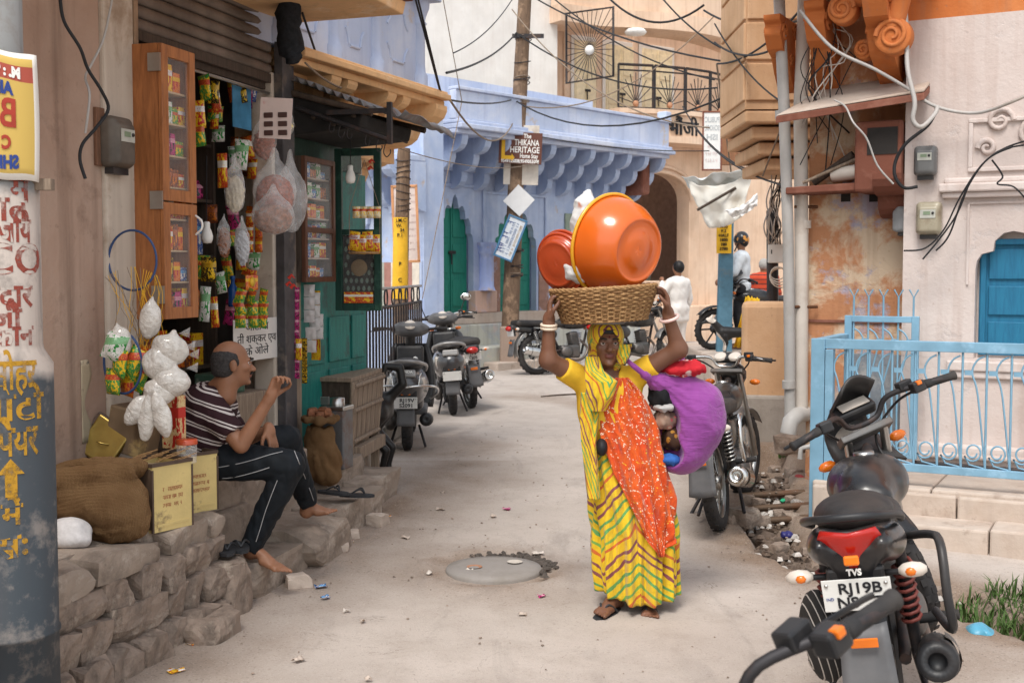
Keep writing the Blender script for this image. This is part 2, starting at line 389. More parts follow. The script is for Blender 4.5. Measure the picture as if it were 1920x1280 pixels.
def spline(pts, n=8):
    pts = [Vector(p) for p in pts]; out = []
    for i in range(len(pts) - 1):
        p0 = pts[max(i - 1, 0)]; p1 = pts[i]; p2 = pts[i + 1]; p3 = pts[min(i + 2, len(pts) - 1)]
        for k in range(n):
            t = k / n; out.append(.5 * ((2 * p1) + (p2 - p0) * t + (2 * p0 - 5 * p1 + 4 * p2 - p3) * t * t + (3 * p1 - p0 - 3 * p2 + p3) * t ** 3))
    return out + [pts[-1]]
# ================================================================== frames of the walls
LF = Frame(-1.95, 6.1, 16)            # left shop front
OF = Frame(-1.32, 7.70, 22.4)         # cornice of the house with the green shop
BF = Frame(-.69, 19.4, 42)            # blue house
BL = Frame(-1.262, 17.23, -48, True)  # its short left face
PB = Frame(1.11, 25.0, 56)            # peach house
RH = Frame(2.80, 8.55, 118)           # pink house on the right
RR = Frame(2.06, 7.86, 118)           # its railing
# ================================================================== shared materials
m_beige = plaster('plaster_beige', (.4, .27, .205), (.46, .34, .27), (.27, .18, .135), (1.2, .58, .15), (2.6, .62, .06), .7, (.17, .11, .08), .5)
m_offwhite = plaster('plaster_offwhite', (.56, .48, .4), (.36, .27, .2), None, (3.2, .6, .08))
m_orange = plaster('plaster_orange', (.8, .5, .26), (.7, .42, .2), (.84, .6, .38), (1.5, .6, .12), streak=.25)
m_blue = plaster('limewash_blue', (.385, .47, .66), (.53, .59, .72), (.5, .43, .4), (1.4, .55, .12), (2.7, .66, .03), .35, (.2, .24, .4))
m_lblue = plaster('limewash_pale_blue', (.5, .57, .74), (.6, .64, .75), (.55, .5, .48), (1.6, .55, .1), (3, .65, .03), .45, (.3, .34, .5))
m_peach = plaster('plaster_peach', (.7, .5, .36), (.78, .6, .46), None, (1.1, .58, .15), streak=.4, dirt=(.35, .2, .13))
m_cream = plaster('plaster_cream', (.78, .745, .7), (.7, .65, .6), None, (1.1, .58, .15), streak=.2, dirt=(.5, .42, .33))
m_pink = plaster('limewash_pink', (.6, .505, .465), (.66, .585, .55), (.58, .52, .5), (1.3, .55, .15), (2.8, .62, .04), .5, (.42, .3, .25), .5)
m_peel = plaster('peeling_wall', (.5, .235, .12), (.64, .5, .36), (.4, .37, .45), (2.6, .53, .05), (3.4, .6, .04), .5, (.24, .09, .05), .6)
m_redorange = plaster('plaster_redorange', (.55, .17, .05), (.62, .24, .09), (.42, .12, .05), (1.5, .55, .1), streak=.3)
m_sand = plaster('sandstone', (.56, .34, .19), (.64, .42, .26), None, (1.5, .55, .15), streak=.3, dirt=(.25, .14, .09))
m_redstone = plaster('red_sandstone', (.2, .075, .05), (.3, .14, .1), None, (3, .58, .1), streak=.3, dirt=(.08, .04, .03))
m_stone = plaster('rough_stone', (.33, .255, .205), (.14, .11, .09), (.46, .38, .31), (5, .54, .1), (7, .6, .06), .3, (.07, .055, .048), .9)
m_slab = plaster('stone_slab', (.36, .29, .235), (.2, .16, .13), (.44, .37, .31), (4, .55, .1), (6, .6, .06), streak=.15, dirt=(.12, .1, .08), bump=.5)
m_step = plaster('step_stone', (.56, .47, .4), (.46, .36, .29), (.36, .28, .23), (2, .56, .12), (3, .62, .06), .25, (.26, .2, .17), .4)
m_concrete = plaster('concrete', (.38, .34, .3), (.28, .25, .22), None, (3, .55, .1))
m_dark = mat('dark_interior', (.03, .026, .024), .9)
m_green = wood('green_paint', (.012, .05, .036), (.006, .025, .02), .5, worn=(.03, .09, .06))
m_turq = wood('turquoise_paint', (.02, .2, .17), (.012, .12, .11), .6, worn=(.03, .1, .09))
m_gdoor = wood('green_door_paint', (.02, .22, .16), (.014, .15, .11), .6)
m_bluewin = wood('blue_shutter_paint', (.02, .17, .3), (.015, .12, .23), .55)
m_lbpaint = mat('light_blue_paint', (.2, .37, .5), .5, .15, 6, .1, c2=(.3, .5, .66), patch=(4, .62, .05))
m_brownwood = wood('varnished_wood', (.33, .13, .05), (.17, .06, .025), .45)
m_oldwood = wood('weathered_wood', (.3, .23, .17), (.14, .1, .075), .85)
m_darkwood = wood('dark_old_wood', (.085, .06, .045), (.035, .025, .02), .75)
m_polewood = wood('pole_wood', (.2, .13, .085), (.1, .065, .045), .85, worn=(.3, .2, .13))
m_iron = metal('dark_iron', (.045, .042, .045), .55, .3, .6)
m_steel = metal('steel', (.5, .49, .47), .3)
m_chrome = metal('chrome', (.72, .71, .69), .14)
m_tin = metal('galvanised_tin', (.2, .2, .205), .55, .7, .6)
m_black = mat('black_plastic', (.018, .018, .02), .45, .3, 8, .05, .4, dust=.25)
m_rubber = mat('rubber', (.03, .029, .03), .8, .25, 12, .2, .25, dust=.35)
m_white = mat('white_paint', (.78, .76, .72), .6, .06)
m_glass = clear('pane_glass', (1, 1, 1), .04, .05)
m_film = clear('clear_film', (1, 1, 1), .3, .15)
m_textblack = mat('black_lettering', (.015, .015, .018), .6, .1, bump=0)
m_textwhite = mat('white_lettering', (.85, .84, .8), .6, .05, bump=0)
m_textred = mat('red_lettering', (.4, .05, .03), .7, .2, bump=0)
def worn(name, c):
    n = NT(name); tr = n.new('ShaderNodeBsdfTransparent'); n.done(c, .8, .2); mx = n.new('ShaderNodeMixShader'); n.put(mx.inputs[0], n.ramp(n.noise(16, 8, rough=.75), [(.38, .2), (.52, .97)])); n.t.links.new(tr.outputs[0], mx.inputs[1]); n.t.links.new(n.b.outputs[0], mx.inputs[2]); n.t.links.new(mx.outputs[0], n.t.nodes['Material Output'].inputs[0]); return n.m
m_wred = worn('worn_red_lettering', (.3, .07, .05)); m_wyel = worn('worn_yellow_lettering', (.5, .27, .03))
m_textyel = mat('yellow_lettering', (.75, .42, .03), .7, .25, bump=0)
m_textblue = mat('blue_lettering', (.03, .06, .25), .6, .1, bump=0)
m_yellow = mat('yellow_paint', (.78, .45, .03), .6, .12)
# ================================================================== ground
def axis_pts(lo, a, b, hi, st):
    l = [a - d for d in (.5, 2, 6, 20, 60, 150) if a - d > lo][::-1]; r = [b + d for d in (.5, 2, 6, 20, 60, 150) if b + d < hi]
    return [lo] + l + list(np.arange(a, b + 1e-6, st)) + r + [hi]
MH = gnd(926, 1066)
def drain_d(x, y):    # gutter on the right: centre line from near right corner back to the lane bend
    pts = [(3.3, 4.9), (2.5, 5.75), (1.95, 6.5), (1.64, 7.1), (1.72, 8.0), (2.02, 9.3), (2.3, 10.7)]
    best = 9
    for (x0, y0), (x1, y1) in zip(pts, pts[1:]):
        t = min(1, max(0, ((x - x0) * (x1 - x0) + (y - y0) * (y1 - y0)) / ((x1 - x0) ** 2 + (y1 - y0) ** 2))); best = min(best, math.hypot(x - x0 - t * (x1 - x0), y - y0 - t * (y1 - y0)))
    return best
def left_edge(y): return -1.68 + .287 * (y - 5.08) if y < 9 else -.55
def ground():
    xs = axis_pts(-200, -2.6, 3.4, 200, .06); ys = axis_pts(-60, 2.6, 15, 260, .06)
    xs = np.array(xs); ys = np.array(ys); V = []; D = []
    for y in ys:
        g = gz(y)
        for x in xs:
            z = g; d = 0
            if -3 < x < 4 and 2 < y < 26:
                v = Vector((x, y, 0)); nz = mnoise.noise(v * .9); z += .012 * nz + .005 * mnoise.noise(v * 5) + .0022 * mnoise.noise(v * 16)
                le = x - left_edge(y); d = max(0, 1 - abs(le) / .75) * (.75 + .5 * mnoise.noise(v * 3)) if y < 10 else 0
                z += .03 * math.exp(-max(le, 0) / .12) * (1 if y < 9.5 else 0) * (.6 + .5 * mnoise.noise(v * 4))
                r = math.hypot(x - MH.x, y - MH.y); d = max(d, 1.0 * math.exp(-((r - .36) / .16) ** 2) * (.6 + .7 * mnoise.noise(v * 6)))
                z += -.018 * math.exp(-((r - .31) / .05) ** 2) + .012 * math.exp(-((r - .40) / .05) ** 2) * (1 + mnoise.noise(v * 9))
                dd = drain_d(x, y); wgt = .15 + .06 * mnoise.noise(v * 2.5)
                z -= .2 * (1 - sst(wgt * .55, wgt * 1.35, dd)); d = max(d, (1 - sst(.2, .75, dd)) * (1 + .5 * mnoise.noise(v * 4)))
                d = max(d, .55 * sst(.1, .5, mnoise.noise(v * .7 + Vector((3, 1, 0)))))
            V.append((x, y, z)); D.append(min(1, max(0, d)))
    nx = len(xs); F = [(j * nx + i, j * nx + i + 1, (j + 1) * nx + i + 1, (j + 1) * nx + i) for j in range(len(ys) - 1) for i in range(nx - 1)]
    me = mesh_np(V, F); at_ = me.attributes.new('dirt', 'FLOAT', 'POINT'); at_.data.foreach_set('value', D)
    n = NT('street_surface'); o = n.co(); a = n.new('ShaderNodeAttribute'); a.attribute_name = 'dirt'
    c = n.ramp(n.noise(.9, 6), [(.3, (.415, .36, .318)), (.7, (.515, .452, .405))]); c = n.mix(n.ramp(n.noise(4.5, 8, rough=.7), [(.45, 0.), (.7, .6)]), c, (.36, .305, .262))
    df = n.math('MULTIPLY', a.outputs['Fac'], n.math('ADD', n.noise(7, 6, rough=.7), .45), clamp=True); c = n.mix(df, c, (.23, .165, .12))
    gr = n.ramp(n.noise(75, 3), [(.56, 0.), (.7, 1.)]); c = n.mix(n.math('MULTIPLY', gr, n.math('ADD', n.math('MULTIPLY', df, .6), .22)), c, (.12, .09, .075))
    wv = n.noise(1.3, 6, n.mapping(o, loc=(2, 5, 0)), .62, 1.4); ck = n.math('MULTIPLY', n.math('LESS_THAN', n.math('ABSOLUTE', n.math('SUBTRACT', wv, .5)), .0022), n.math('GREATER_THAN', n.noise(.9, 3), .53)); c = n.mix(n.math('MULTIPLY', ck, .5), c, (.16, .13, .11))
    stn = n.ramp(n.noise(1.6, 6, n.mapping(o, scale=(1.6, .5, 1), loc=(3, 8, 0)), .6, .8), [(.56, 0.), (.68, .5)]); c = n.mix(stn, c, (.27, .235, .21))
    lt = n.ramp(n.noise(110, 2, n.mapping(o, loc=(4, 4, 4))), [(.62, 0.), (.7, .4)]); c = n.mix(lt, c, (.6, .53, .46))
    h = n.math('ADD', n.math('MULTIPLY', n.noise(45, 5), .7), n.noise(170, 3)); n.bump(h, .45, .006)
    me.materials.append(n.done(c, .93, .2)); o_ = link_mesh('street', me, None, (0, 0, 0)); o_['kind'] = 'structure'
ground()
# ================================================================== left shop house
def rock(mb, c, size, R=None, seed=0, amp=.18, k=5, sharp=.7):
    """rough quarried block: noisy box chopped by random planes so that it keeps flat chipped faces"""
    c = Vector(c); so = Vector((seed * 3.17, seed * 1.31, seed * .77)); hs = [s / 2 for s in size]; rr = random.Random(int(seed * 977) + 3); pl = []
    for _ in range(9):
        n_ = Vector((rr.gauss(0, 1), rr.gauss(0, 1), rr.gauss(0, 1))).normalized(); pl.append((n_, sum(abs(n_[i]) * hs[i] for i in range(3)) * rr.uniform(.66, .86)))
    for ax in range(3):
        for sg in (-1, 1):
            vs = []
            for j in range(k + 1):
                for i in range(k + 1):
                    q = [0, 0, 0]; q[ax] = sg; q[(ax + 1) % 3] = (2 * i / k - 1) * sg; q[(ax + 2) % 3] = 2 * j / k - 1
                    p = Vector((q[0] * hs[0], q[1] * hs[1], q[2] * hs[2]))
                    for n_, d in pl:
                        e = p.dot(n_) - d
                        if e > 0: p -= n_ * e * min(1, .45 + amp * 3)
                    nv = Vector((mnoise.noise(p * 9 + so), mnoise.noise(p * 9 + so + Vector((9, 0, 0))), mnoise.noise(p * 9 + so + Vector((0, 9, 0))))) + .5 * Vector((mnoise.noise(p * 23 + so), mnoise.noise(p * 23 + so + Vector((9, 0, 0))), mnoise.noise(p * 23 + so + Vector((0, 9, 0)))))
                    p = p + nv * amp * min(size) * .55
                    vs.append(c + (R @ p if R is not None else p))
            mb.add(vs, [(j * (k + 1) + i, j * (k + 1) + i + 1, (j + 1) * (k + 1) + i + 1, (j + 1) * (k + 1) + i) for j in range(k) for i in range(k)], False)
    return mb
SILL = .62
SA, _ = LF.px(190, 300); SB, _ = LF.px(243, 300); SP, _ = LF.px(519, 500); SP1, _ = LF.px(538, 500)
shop = thing('shop_house', 'brown plastered shop house with its rolling shutter pulled up over the open shop', 'building', LF.w(0, -.8, 0))
b = MB(); b.fbox(LF, -4.2, SA, -.35, 0, -.1, 5.6); b.build('wall', m_beige, shop)
b = MB(); b.fbox(LF, SA + .002, SB + .02, -.3, .025, .3, 5.6); b.build('pilaster', m_offwhite, shop, bevel=.012)
b = MB(); b.fbox(LF, SB, SP + .14, -.35, -.09, 3.72, 5.6); b.build('upper_wall', m_beige, shop)
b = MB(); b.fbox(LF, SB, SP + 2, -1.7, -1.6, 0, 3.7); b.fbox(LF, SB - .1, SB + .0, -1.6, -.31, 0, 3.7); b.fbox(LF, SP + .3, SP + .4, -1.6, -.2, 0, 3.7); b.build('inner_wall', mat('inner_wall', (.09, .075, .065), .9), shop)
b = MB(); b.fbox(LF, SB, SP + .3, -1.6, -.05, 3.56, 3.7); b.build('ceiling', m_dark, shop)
b = MB(); b.fbox(LF, SB + .01, SP + .01, -1.6, .2, .05, SILL); b.build('sill', m_slab, shop, bevel=.015)
b = MB(); b.fbox(LF, SP - .02, SP + .30, -.16, -.012, SILL, 3.0); b.build('jamb', m_offwhite, shop, bevel=.01)
b = MB(); b.fbox(LF, SP + .01, SP1 + .03, -.01, .05, .3, 3.72); b.build('door_post', mat('post_paint', (.07, .065, .068), .6, .3, c2=(.16, .13, .11), patch=(6, .62, .06)), shop, bevel=.005)
b = MB(); b.fbox(LF, SB + .02, SB + .055, -.06, .03, 1.2, 3.72); b.build('door_post', mat('worn_post', (.3, .2, .13), .8, .3), shop, bevel=.005)
# shutter slats, each slat its own part
n_ = NT('shutter_steel'); c = n_.ramp(n_.noise(6, 6), [(.3, (.13, .10, .082)), (.7, (.25, .2, .165))]); c = n_.mix(n_.ramp(n_.noise(3, 7, n_.mapping(n_.co(), scale=(1, 1, 4))), [(.55, 0.), (.72, .7)]), c, (.08, .055, .04)); m_shut = n_.done(c, .6, .4, .35)
for i in range(11):
    z0 = 2.985 + i * .068; b = MB(); prof = [(0, 0), (.016, .012), (.02, .034), (.016, .056), (0, .066)]
    b.prism([(p[0], p[1]) for p in prof] + [(-.004, .066), (-.004, 0)], LF.w(SB + .06, -.04, z0), LF.n, (0, 0, 1), LF.u * (SP - SB - .06), True); b.build('shutter_slat', m_shut, shop)
b = MB(); b.fbox(LF, SB + .06, SP, -.07, -.015, 2.93, 2.985); b.build('shutter_bottom_bar', m_darkwood, shop, bevel=.004)
s0, z0 = LF.px(358, 126); s1, z1 = LF.px(480, 165)
b = MB(); b.fbox(LF, SB + .06, SP, -.1, -.055, z0 + .02, 2.94); b.build('lintel_board', m_darkwood, shop, bevel=.004)
b = MB(); b.tube([LF.w(SB + .06, -.03, z0), LF.w(SP + .02, -.03, z1)], .011); b.build('curtain_rod', m_steel, shop)
b = MB(); b.hexa([LF.w(-1.5, -.3, 3.34), LF.w(1.85, -.3, 3.34), LF.w(1.87, .78, 3.36), LF.w(-1.5, .78, 3.36), LF.w(-1.5, -.3, 3.47), LF.w(1.85, -.3, 3.47), LF.w(1.87, .8, 3.44), LF.w(-1.5, .8, 3.44)]); b.build('balcony_slab', m_orange, shop, bevel=.01)
b = MB(); b.fbox(LF, -1.5, 1.9, .72, .84, 3.445, 3.53); b.build('slab_edge', m_redstone, shop, bevel=.012)
# stone platform with single stones
plat = thing('stone_platform', 'rough rubble stone platform carrying the tins and sack beside the steps', 'platform', LF.w(-.8, .3, 0))
b = MB(); b.fbox(LF, -2.6, -.04, -.02, .475, -.1, .5); b.build('mortar_core', m_stone, plat)
rnd = random.Random(5)
for row, (z0, z1, n1) in enumerate(((-.05, .15, .6), (.13, .30, .565), (.28, .44, .54), (.42, .545, .52))):
    s = -2.5 + rnd.random() * .2
    while s < -.06:
        wd = rnd.uniform(.16, .42) if row < 3 else rnd.uniform(.3, .55); wd = min(wd, .02 - s); 
        if wd > .08:
            b = MB(); rock(b, LF.w(s + wd / 2, n1 - .13 + rnd.uniform(-.02, .02), (z0 + z1) / 2), (wd * .985, .3, (z1 - z0) * 1.02), Matrix(LF.M) @ RY(rnd.uniform(-5, 5)), rnd.random() * 50, .16 if row < 3 else .09, 5, .62)
            b.build('stone', m_stone if row < 3 else m_slab, plat)
        s += wd
for s in (-2.2, -1.6, -1.05, -.5):
    b = MB(); rock(b, LF.w(s, .2, .485), (.6, .5, .13), Matrix(LF.M), s * 7 + 30, .06, 5, .75); b.build('stone', m_slab, plat)
b = MB(); rock(b, LF.w(-.13, .3, .33), (.26, .42, .32), Matrix(LF.M) @ RZ(8), 71, .14, 5); b.build('stone', m_stone, plat)
b = MB(); rock(b, LF.w(.0, .5, .12), (.24, .3, .36), Matrix(LF.M) @ RZ(-10), 75, .14, 5); b.build('stone', m_stone, plat)
b = MB(); rock(b, LF.w(-.35, .66, .05), (.34, .2, .16), Matrix(LF.M), 79, .2, 5); b.build('stone', m_stone, plat)
# steps
steps = thing('stone_steps', 'worn stone slab steps below the shop sill', 'steps', LF.w(.9, .4, 0))
for s0, s1, n0, n1, z0, z1, sd in ((.06, .80, .12, .60, .03, .225, 3), (.74, 1.36, .1, .66, .05, .285, 5), (1.32, 2.12, -.1, .54, .06, .30, 9), (.05, .75, .0, .42, -.05, .12, 11), (.02, .95, .06, .26, .2, .43, 13), (.9, 1.75, .04, .22, .25, .47, 17), (2.05, 2.75, -.1, .42, .02, .33, 19), (1.8, 2.5, -.2, .25, .3, .46, 23)):
    b = MB(); rock(b, LF.w((s0 + s1) / 2, (n0 + n1) / 2, (z0 + z1) / 2), (s1 - s0, n1 - n0, z1 - z0), Matrix(LF.M) @ RZ(random.uniform(-3, 3)), sd, .09, 6, .8); b.build('stone_slab', m_slab, steps)
for px, py, sz in ((640, 905, .3), (702, 985, .16), (655, 1010, .12), (560, 1098, .14), (690, 895, .2), (640, 1035, .1)):
    p = gnd(px, py); b = MB(); rock(b, p + Vector((0, 0, sz * .22)), (sz, sz * .9, sz * .55), RZ(px), px, .2, 4); b.build('loose_stone', m_step, None, 'pale loose stone lying at the foot of the shop steps', 'stone', 'loose stones by the steps')
# ================================================================== house with the green shop, tin awning and orange cornice
gh = thing('green_shop_house', 'orange corniced house with pale blue upper storey and green painted shop front', 'building', LF.w(2.5, -.5, 0))
GE = 3.3
b = MB(); b.fbox(LF, SP1 + .05, GE, -.4, -.12, 0, 2.62); b.fbox(LF, SP1 + .05, GE, -.4, -.03, 0, .55); b.build('wall', m_offwhite, gh)
b = MB(); b.fbox(LF, SP1 + .04, SP1 + .16, -.1, .02, .3, 2.0); b.build('door_frame', m_oldwood, gh, bevel=.005)
s0, z1 = LF.px(545, 258); s1, _ = LF.px(672, 262)
b = MB(); b.fbox(LF, s0, s1 + .1, -.11, -.02, 2.47, 2.72); b.build('lintel', m_green, gh, bevel=.005)
b = MB(); b.fbox(LF, SP1 + .15, 3.2, -.11, -.05, .55, 2.47); b.build('front_panel', m_turq, gh, bevel=.004)
for (a, c_) in ((2.02, 2.42), (2.5, 2.85), (2.9, 3.15)):
    b = MB(); b.fbox(LF, a, c_, -.05, -.035, .62, 1.05); b.build('door_panel', m_turq, gh, bevel=.006)
    b = MB(); b.fbox(LF, a, c_, -.05, -.035, 1.1, 1.42); b.build('door_panel', m_turq, gh, bevel=.006)
def glazed(fr, s0, s1, n0, z0, z1, m, parent, name, rails=(), t=.035, wd=.045, back=None):
    """a glazed frame on a wall frame, with stiles, rails and pane as sub-parts"""
    b = MB(); b.fbox(fr, s0, s0 + wd, n0, n0 + t, z0, z1); b.fbox(fr, s1 - wd, s1, n0, n0 + t, z0, z1); b.fbox(fr, s0 + wd, s1 - wd, n0, n0 + t, z0, z0 + wd); b.fbox(fr, s0 + wd, s1 - wd, n0, n0 + t, z1 - wd, z1)
    for z in rails: b.fbox(fr, s0 + wd, s1 - wd, n0, n0 + t * .9, z - .018, z + .018)
    o = b.build(name, m, parent, bevel=.003); b = MB(); b.fbox(fr, s0 + wd, s1 - wd, n0 + t * .4, n0 + t * .4 + .004, z0 + wd, z1 - wd); b.build('pane', m_glass, o)
    return o
s0, z1 = LF.px(548, 292); s1, z0 = LF.px(608, 528)
cabw = glazed(LF, s0, s1, .06, z0, z1, wood('cab_frame', (.14, .06, .035), (.07, .03, .02), .5), gh, 'display_window', (z0 + .42 * (z1 - z0),), .03, .035)
b = MB(); b.fbox(LF, s0, s1, -.11, -.09, z0, z1); b.fbox(LF, s0, s0 + .02, -.09, .06, z0, z1); b.fbox(LF, s1 - .02, s1, -.09, .06, z0, z1); b.fbox(LF, s0 + .02, s1 - .02, -.09, .06, z0, z0 + .02); b.fbox(LF, s0 + .02, s1 - .02, -.09, .06, z1 - .02, z1)
b.build('display_case', m_darkwood, gh)
for k in range(6):
    z = z0 + .025 + (z1 - z0) * k / 6.2; b = MB(); b.fbox(LF, s0 + .02, s1 - .02, -.088, .05, z - .005, z + .004); b.build('shelf', m_offwhite, gh)
WIN = (s0, s1, z0, z1)
GLF = Frame(*(LF.w(2.47, .03, 0).xy), 16 + 90 - 8); _g0, _g1 = 1.47, 2.60      # open green leaf standing out from the wall
leaf = glazed(GLF, 0, .33, -.02, _g0, _g1, m_green, gh, 'door_leaf', (2.02,), .04, .05)
b = MB(); b.fbox(GLF, .05, .28, -.016, -.012, _g0 + .05, 2.0); b.build('back_board', m_dark, leaf)
b = MB()
for i in range(6):
    for j in range(9):
        x, z = .07 + i * .038, _g0 + .1 + j * .055
        if abs(i - 2.5) < 1.6 and abs(j - 5) < 1.6: continue
        b.prism([(.012 * math.cos(a), .02 * math.sin(a)) for a in np.linspace(0, 6.28, 7)[:-1]], GLF.w(x + (j % 2) * .015, -.0115, z), GLF.u, (0, 0, 1), GLF.n * .002)
b.build('etched_leaves', mat('etch', (.12, .17, .14), .6, bump=0), leaf)
b = MB(); b.lathe([(.06, 0), (.05, .006), (.03, .002), (.015, .007), (0, .004)], GLF.w(.165, -.011, 1.77), GLF.n, 20); b.build('rosette', mat('brass_old', (.22, .15, .08), .5), leaf)
# awning of corrugated tin
aw = thing('tin_awning', 'rusty corrugated tin awning on an iron bar with empty meat hooks over the green shop', 'awning', LF.w(2.3, .3, 2.5))
def tin(u, v, s0, s1, ni, zi, no, zo, cyc):
    n_ = ni + (no - ni) * v; z = zi + (zo - zi) * v; return LF.w(s0 + (s1 - s0) * u, n_, z + .016 * math.sin(v * cyc * 6.283) + .01 * mnoise.noise(Vector((u * 3, v * 4, 0))))
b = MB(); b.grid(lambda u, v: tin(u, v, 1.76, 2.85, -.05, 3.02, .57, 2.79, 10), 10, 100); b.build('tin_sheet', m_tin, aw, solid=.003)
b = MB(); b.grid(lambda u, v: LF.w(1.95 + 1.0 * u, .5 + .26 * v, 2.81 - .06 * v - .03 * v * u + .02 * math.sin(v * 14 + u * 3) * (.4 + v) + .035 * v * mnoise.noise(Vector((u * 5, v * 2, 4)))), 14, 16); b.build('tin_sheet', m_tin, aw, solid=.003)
hb0, hb1 = LF.w(1.75, .09, 2.79), LF.w(1.75, .735, 2.56)
b = MB(); b.tube([hb0, hb1], .016, 6); b.fbox(LF, 1.735, 1.765, .715, .745, 2.54, 2.80); b.fbox(LF, 1.74, 1.76, .3, .735, 2.735, 2.765); b.build('iron_bar', m_iron, aw)
b = MB(); b.tube([LF.w(1.78, 0, 2.9), LF.w(1.78, .6, 2.74)], .022, 6); b.build('beam', m_darkwood, aw)
b = MB(); b.tube([LF.w(2.75, 0, 2.9), LF.w(2.75, .6, 2.74)], .022, 6); b.build('beam', m_darkwood, aw)
for k, t in enumerate((.36, .46, .55, .74, .86, .94)):
    p = hb0.lerp(hb1, t); sc = random.uniform(.8, 1.2); b = MB(); q = LF.n * (.022 * sc) 
    b.tube(spline([p + Vector((0, 0, .018)), p + q * .6 + Vector((0, 0, 0)), p + Vector((0, 0, -.04 * sc)), p - q * .3 + Vector((0, 0, -.075 * sc)), p + q * .5 + Vector((0, 0, -.1 * sc)), p + q * 1.5 + Vector((0, 0, -.08 * sc)), p + q * 1.5 + Vector((0, 0, -.06 * sc))], 5), .0035, 5); b.build('hook', m_iron, aw)
b = MB(); b.hexa([LF.w(1.8, 0, 2.62), LF.w(2.7, 0, 2.62), LF.w(2.7, .5, 2.66), LF.w(1.8, .5, 2.66), LF.w(1.8, 0, 2.9), LF.w(2.7, 0, 2.9), LF.w(2.7, .52, 2.74), LF.w(1.8, .52, 2.74)]); b.build('awning_shade_block', mat('awning_shade_black', (.02, .018, .017), .9, .4), aw, bevel=.01)  # added block, near-black colour stands in for the shade beneath the awning
for k in range(4): b = MB(); b.tube([LF.w(1.775, .05 + k * .14, 2.68 + .05 * (k % 2)), LF.w(2.72, .05 + k * .14, 2.66)], .013, 6); b.build('rafter', m_darkwood, aw)
# orange cornice, brackets, upper storey
b = MB(); b.fbox(LF, SP1 + .1, GE + .1, -.42, -.05, 2.6, 3.16); b.build('orange_wall', m_orange, gh)
for (na, nb, za, zb) in ((-.5, -.06, 3.06, 3.11), (-.5, .0, 3.11, 3.155), (-.5, -.03, 3.155, 3.18)):
    b = MB(); b.fbox(OF, .02, 2.19, na, nb, za, zb); b.build('cornice', m_orange, gh, bevel=.008)
b = MB(); b.fbox(OF, .3, 2.15, -.95, -.5, 2.62, 3.3); b.build('orange_wall', m_orange, gh)
def corbel(fr, s, wd, n0, n1, z0, z1, m, parent, lobes=3, name='bracket'):
    """scalloped bracket: deep at the top, stepping back towards the wall"""
    pts = [(n0, z1), (n1, z1)]
    for k in range(lobes):
        a0 = (n1 - (n1 - n0) * k / lobes, z1 - (z1 - z0) * (k + .25) / lobes); L = (n1 - n0) / lobes; H = (z1 - z0) / lobes
        for t in (0, .25, .5, .75, 1): pts.append((a0[0] - L * (t ** 1.6), a0[1] - H * .75 * (1 - (1 - t) ** 2)))
    pts.append((n0, z0)); b = MB(); b.prism(pts, fr.w(s - wd / 2, 0, 0), fr.n, (0, 0, 1), fr.u * wd); b.build(name, m, parent, bevel=.006)
for s, wd in ((.52, .13), (.74, .13), (1.32, .13), (1.55, .12)): corbel(OF, s, wd, -.5, -.07, 2.78, 3.06, m_orange, gh)
corbel(OF, 2.05, .2, -.98, -.02, 2.42, 3.06, m_orange, gh, 4)
b = MB(); b.fbox(OF, -.4, 2.0, -.9, -.16, 3.18, 5.4); b.build('upper_wall', m_lblue, gh)
for s in (-.05, .62, 1.22, 1.93):
    b = MB(); b.lathe([(.07, 3.185), (.07, 3.28), (.055, 3.3), (.05, 3.36), (.05, 3.66), (.065, 3.68), (.05, 3.7), (.06, 3.74), (.085, 3.8), (.09, 3.86)], OF.w(s, -.16, 0), (0, 0, 1), 14); b.build('pilaster', m_lblue, gh)
b = MB(); b.fbox(OF, -.4, 2.06, -.3, -.02, 3.86, 3.92); b.fbox(OF, -.4, 2.02, -.3, -.06, 3.92, 3.98); b.build('upper_cornice', m_lblue, gh, bevel=.008)
for s0, s1 in ((.05, .52), (.73, 1.11), (1.34, 1.8)):
    c_ = (s0 + s1) / 2; hw = (s1 - s0) / 2 - .06
    for sg in (-1, 1):
        b = MB(); b.tube([OF.w(c_ - hw * .5, -.157, 3.52 + sg * .19), OF.w(c_ + hw * .5, -.157, 3.52 + sg * .19)], .012, 6)
        for sx in (-1, 1): b.tube(spline([OF.w(c_ + sx * hw * .62, -.157, 3.52 + sg * .18), OF.w(c_ + sx * hw * .72, -.157, 3.52 + sg * .12), OF.w(c_ + sx * hw * .98, -.157, 3.52 + sg * .07)], 4), .011, 6)
        b.build('panel_moulding', m_lblue, gh)
b = MB(); b.fbox(OF, 1.25, 1.84, -.17, -.12, 3.98, 5.2); b.build('green_shutter', mat('pale_green', (.25, .52, .42), .6), gh, bevel=.01)
for k in range(4): b = MB(); b.fbox(OF, 1.29 + k * .135, 1.40 + k * .135, -.118, -.105, 4.02, 5.1); b.build('shutter_board', MATS['pale_green'], gh, bevel=.004)
b = MB(); b.lathe([(.06, 3.98), (.05, 4.05), (.045, 4.4), (.07, 4.45), (.06, 4.7), (.09, 4.8)], OF.w(1.93, -.12, 0), (0, 0, 1), 14); b.build('pilaster', m_lblue, gh)
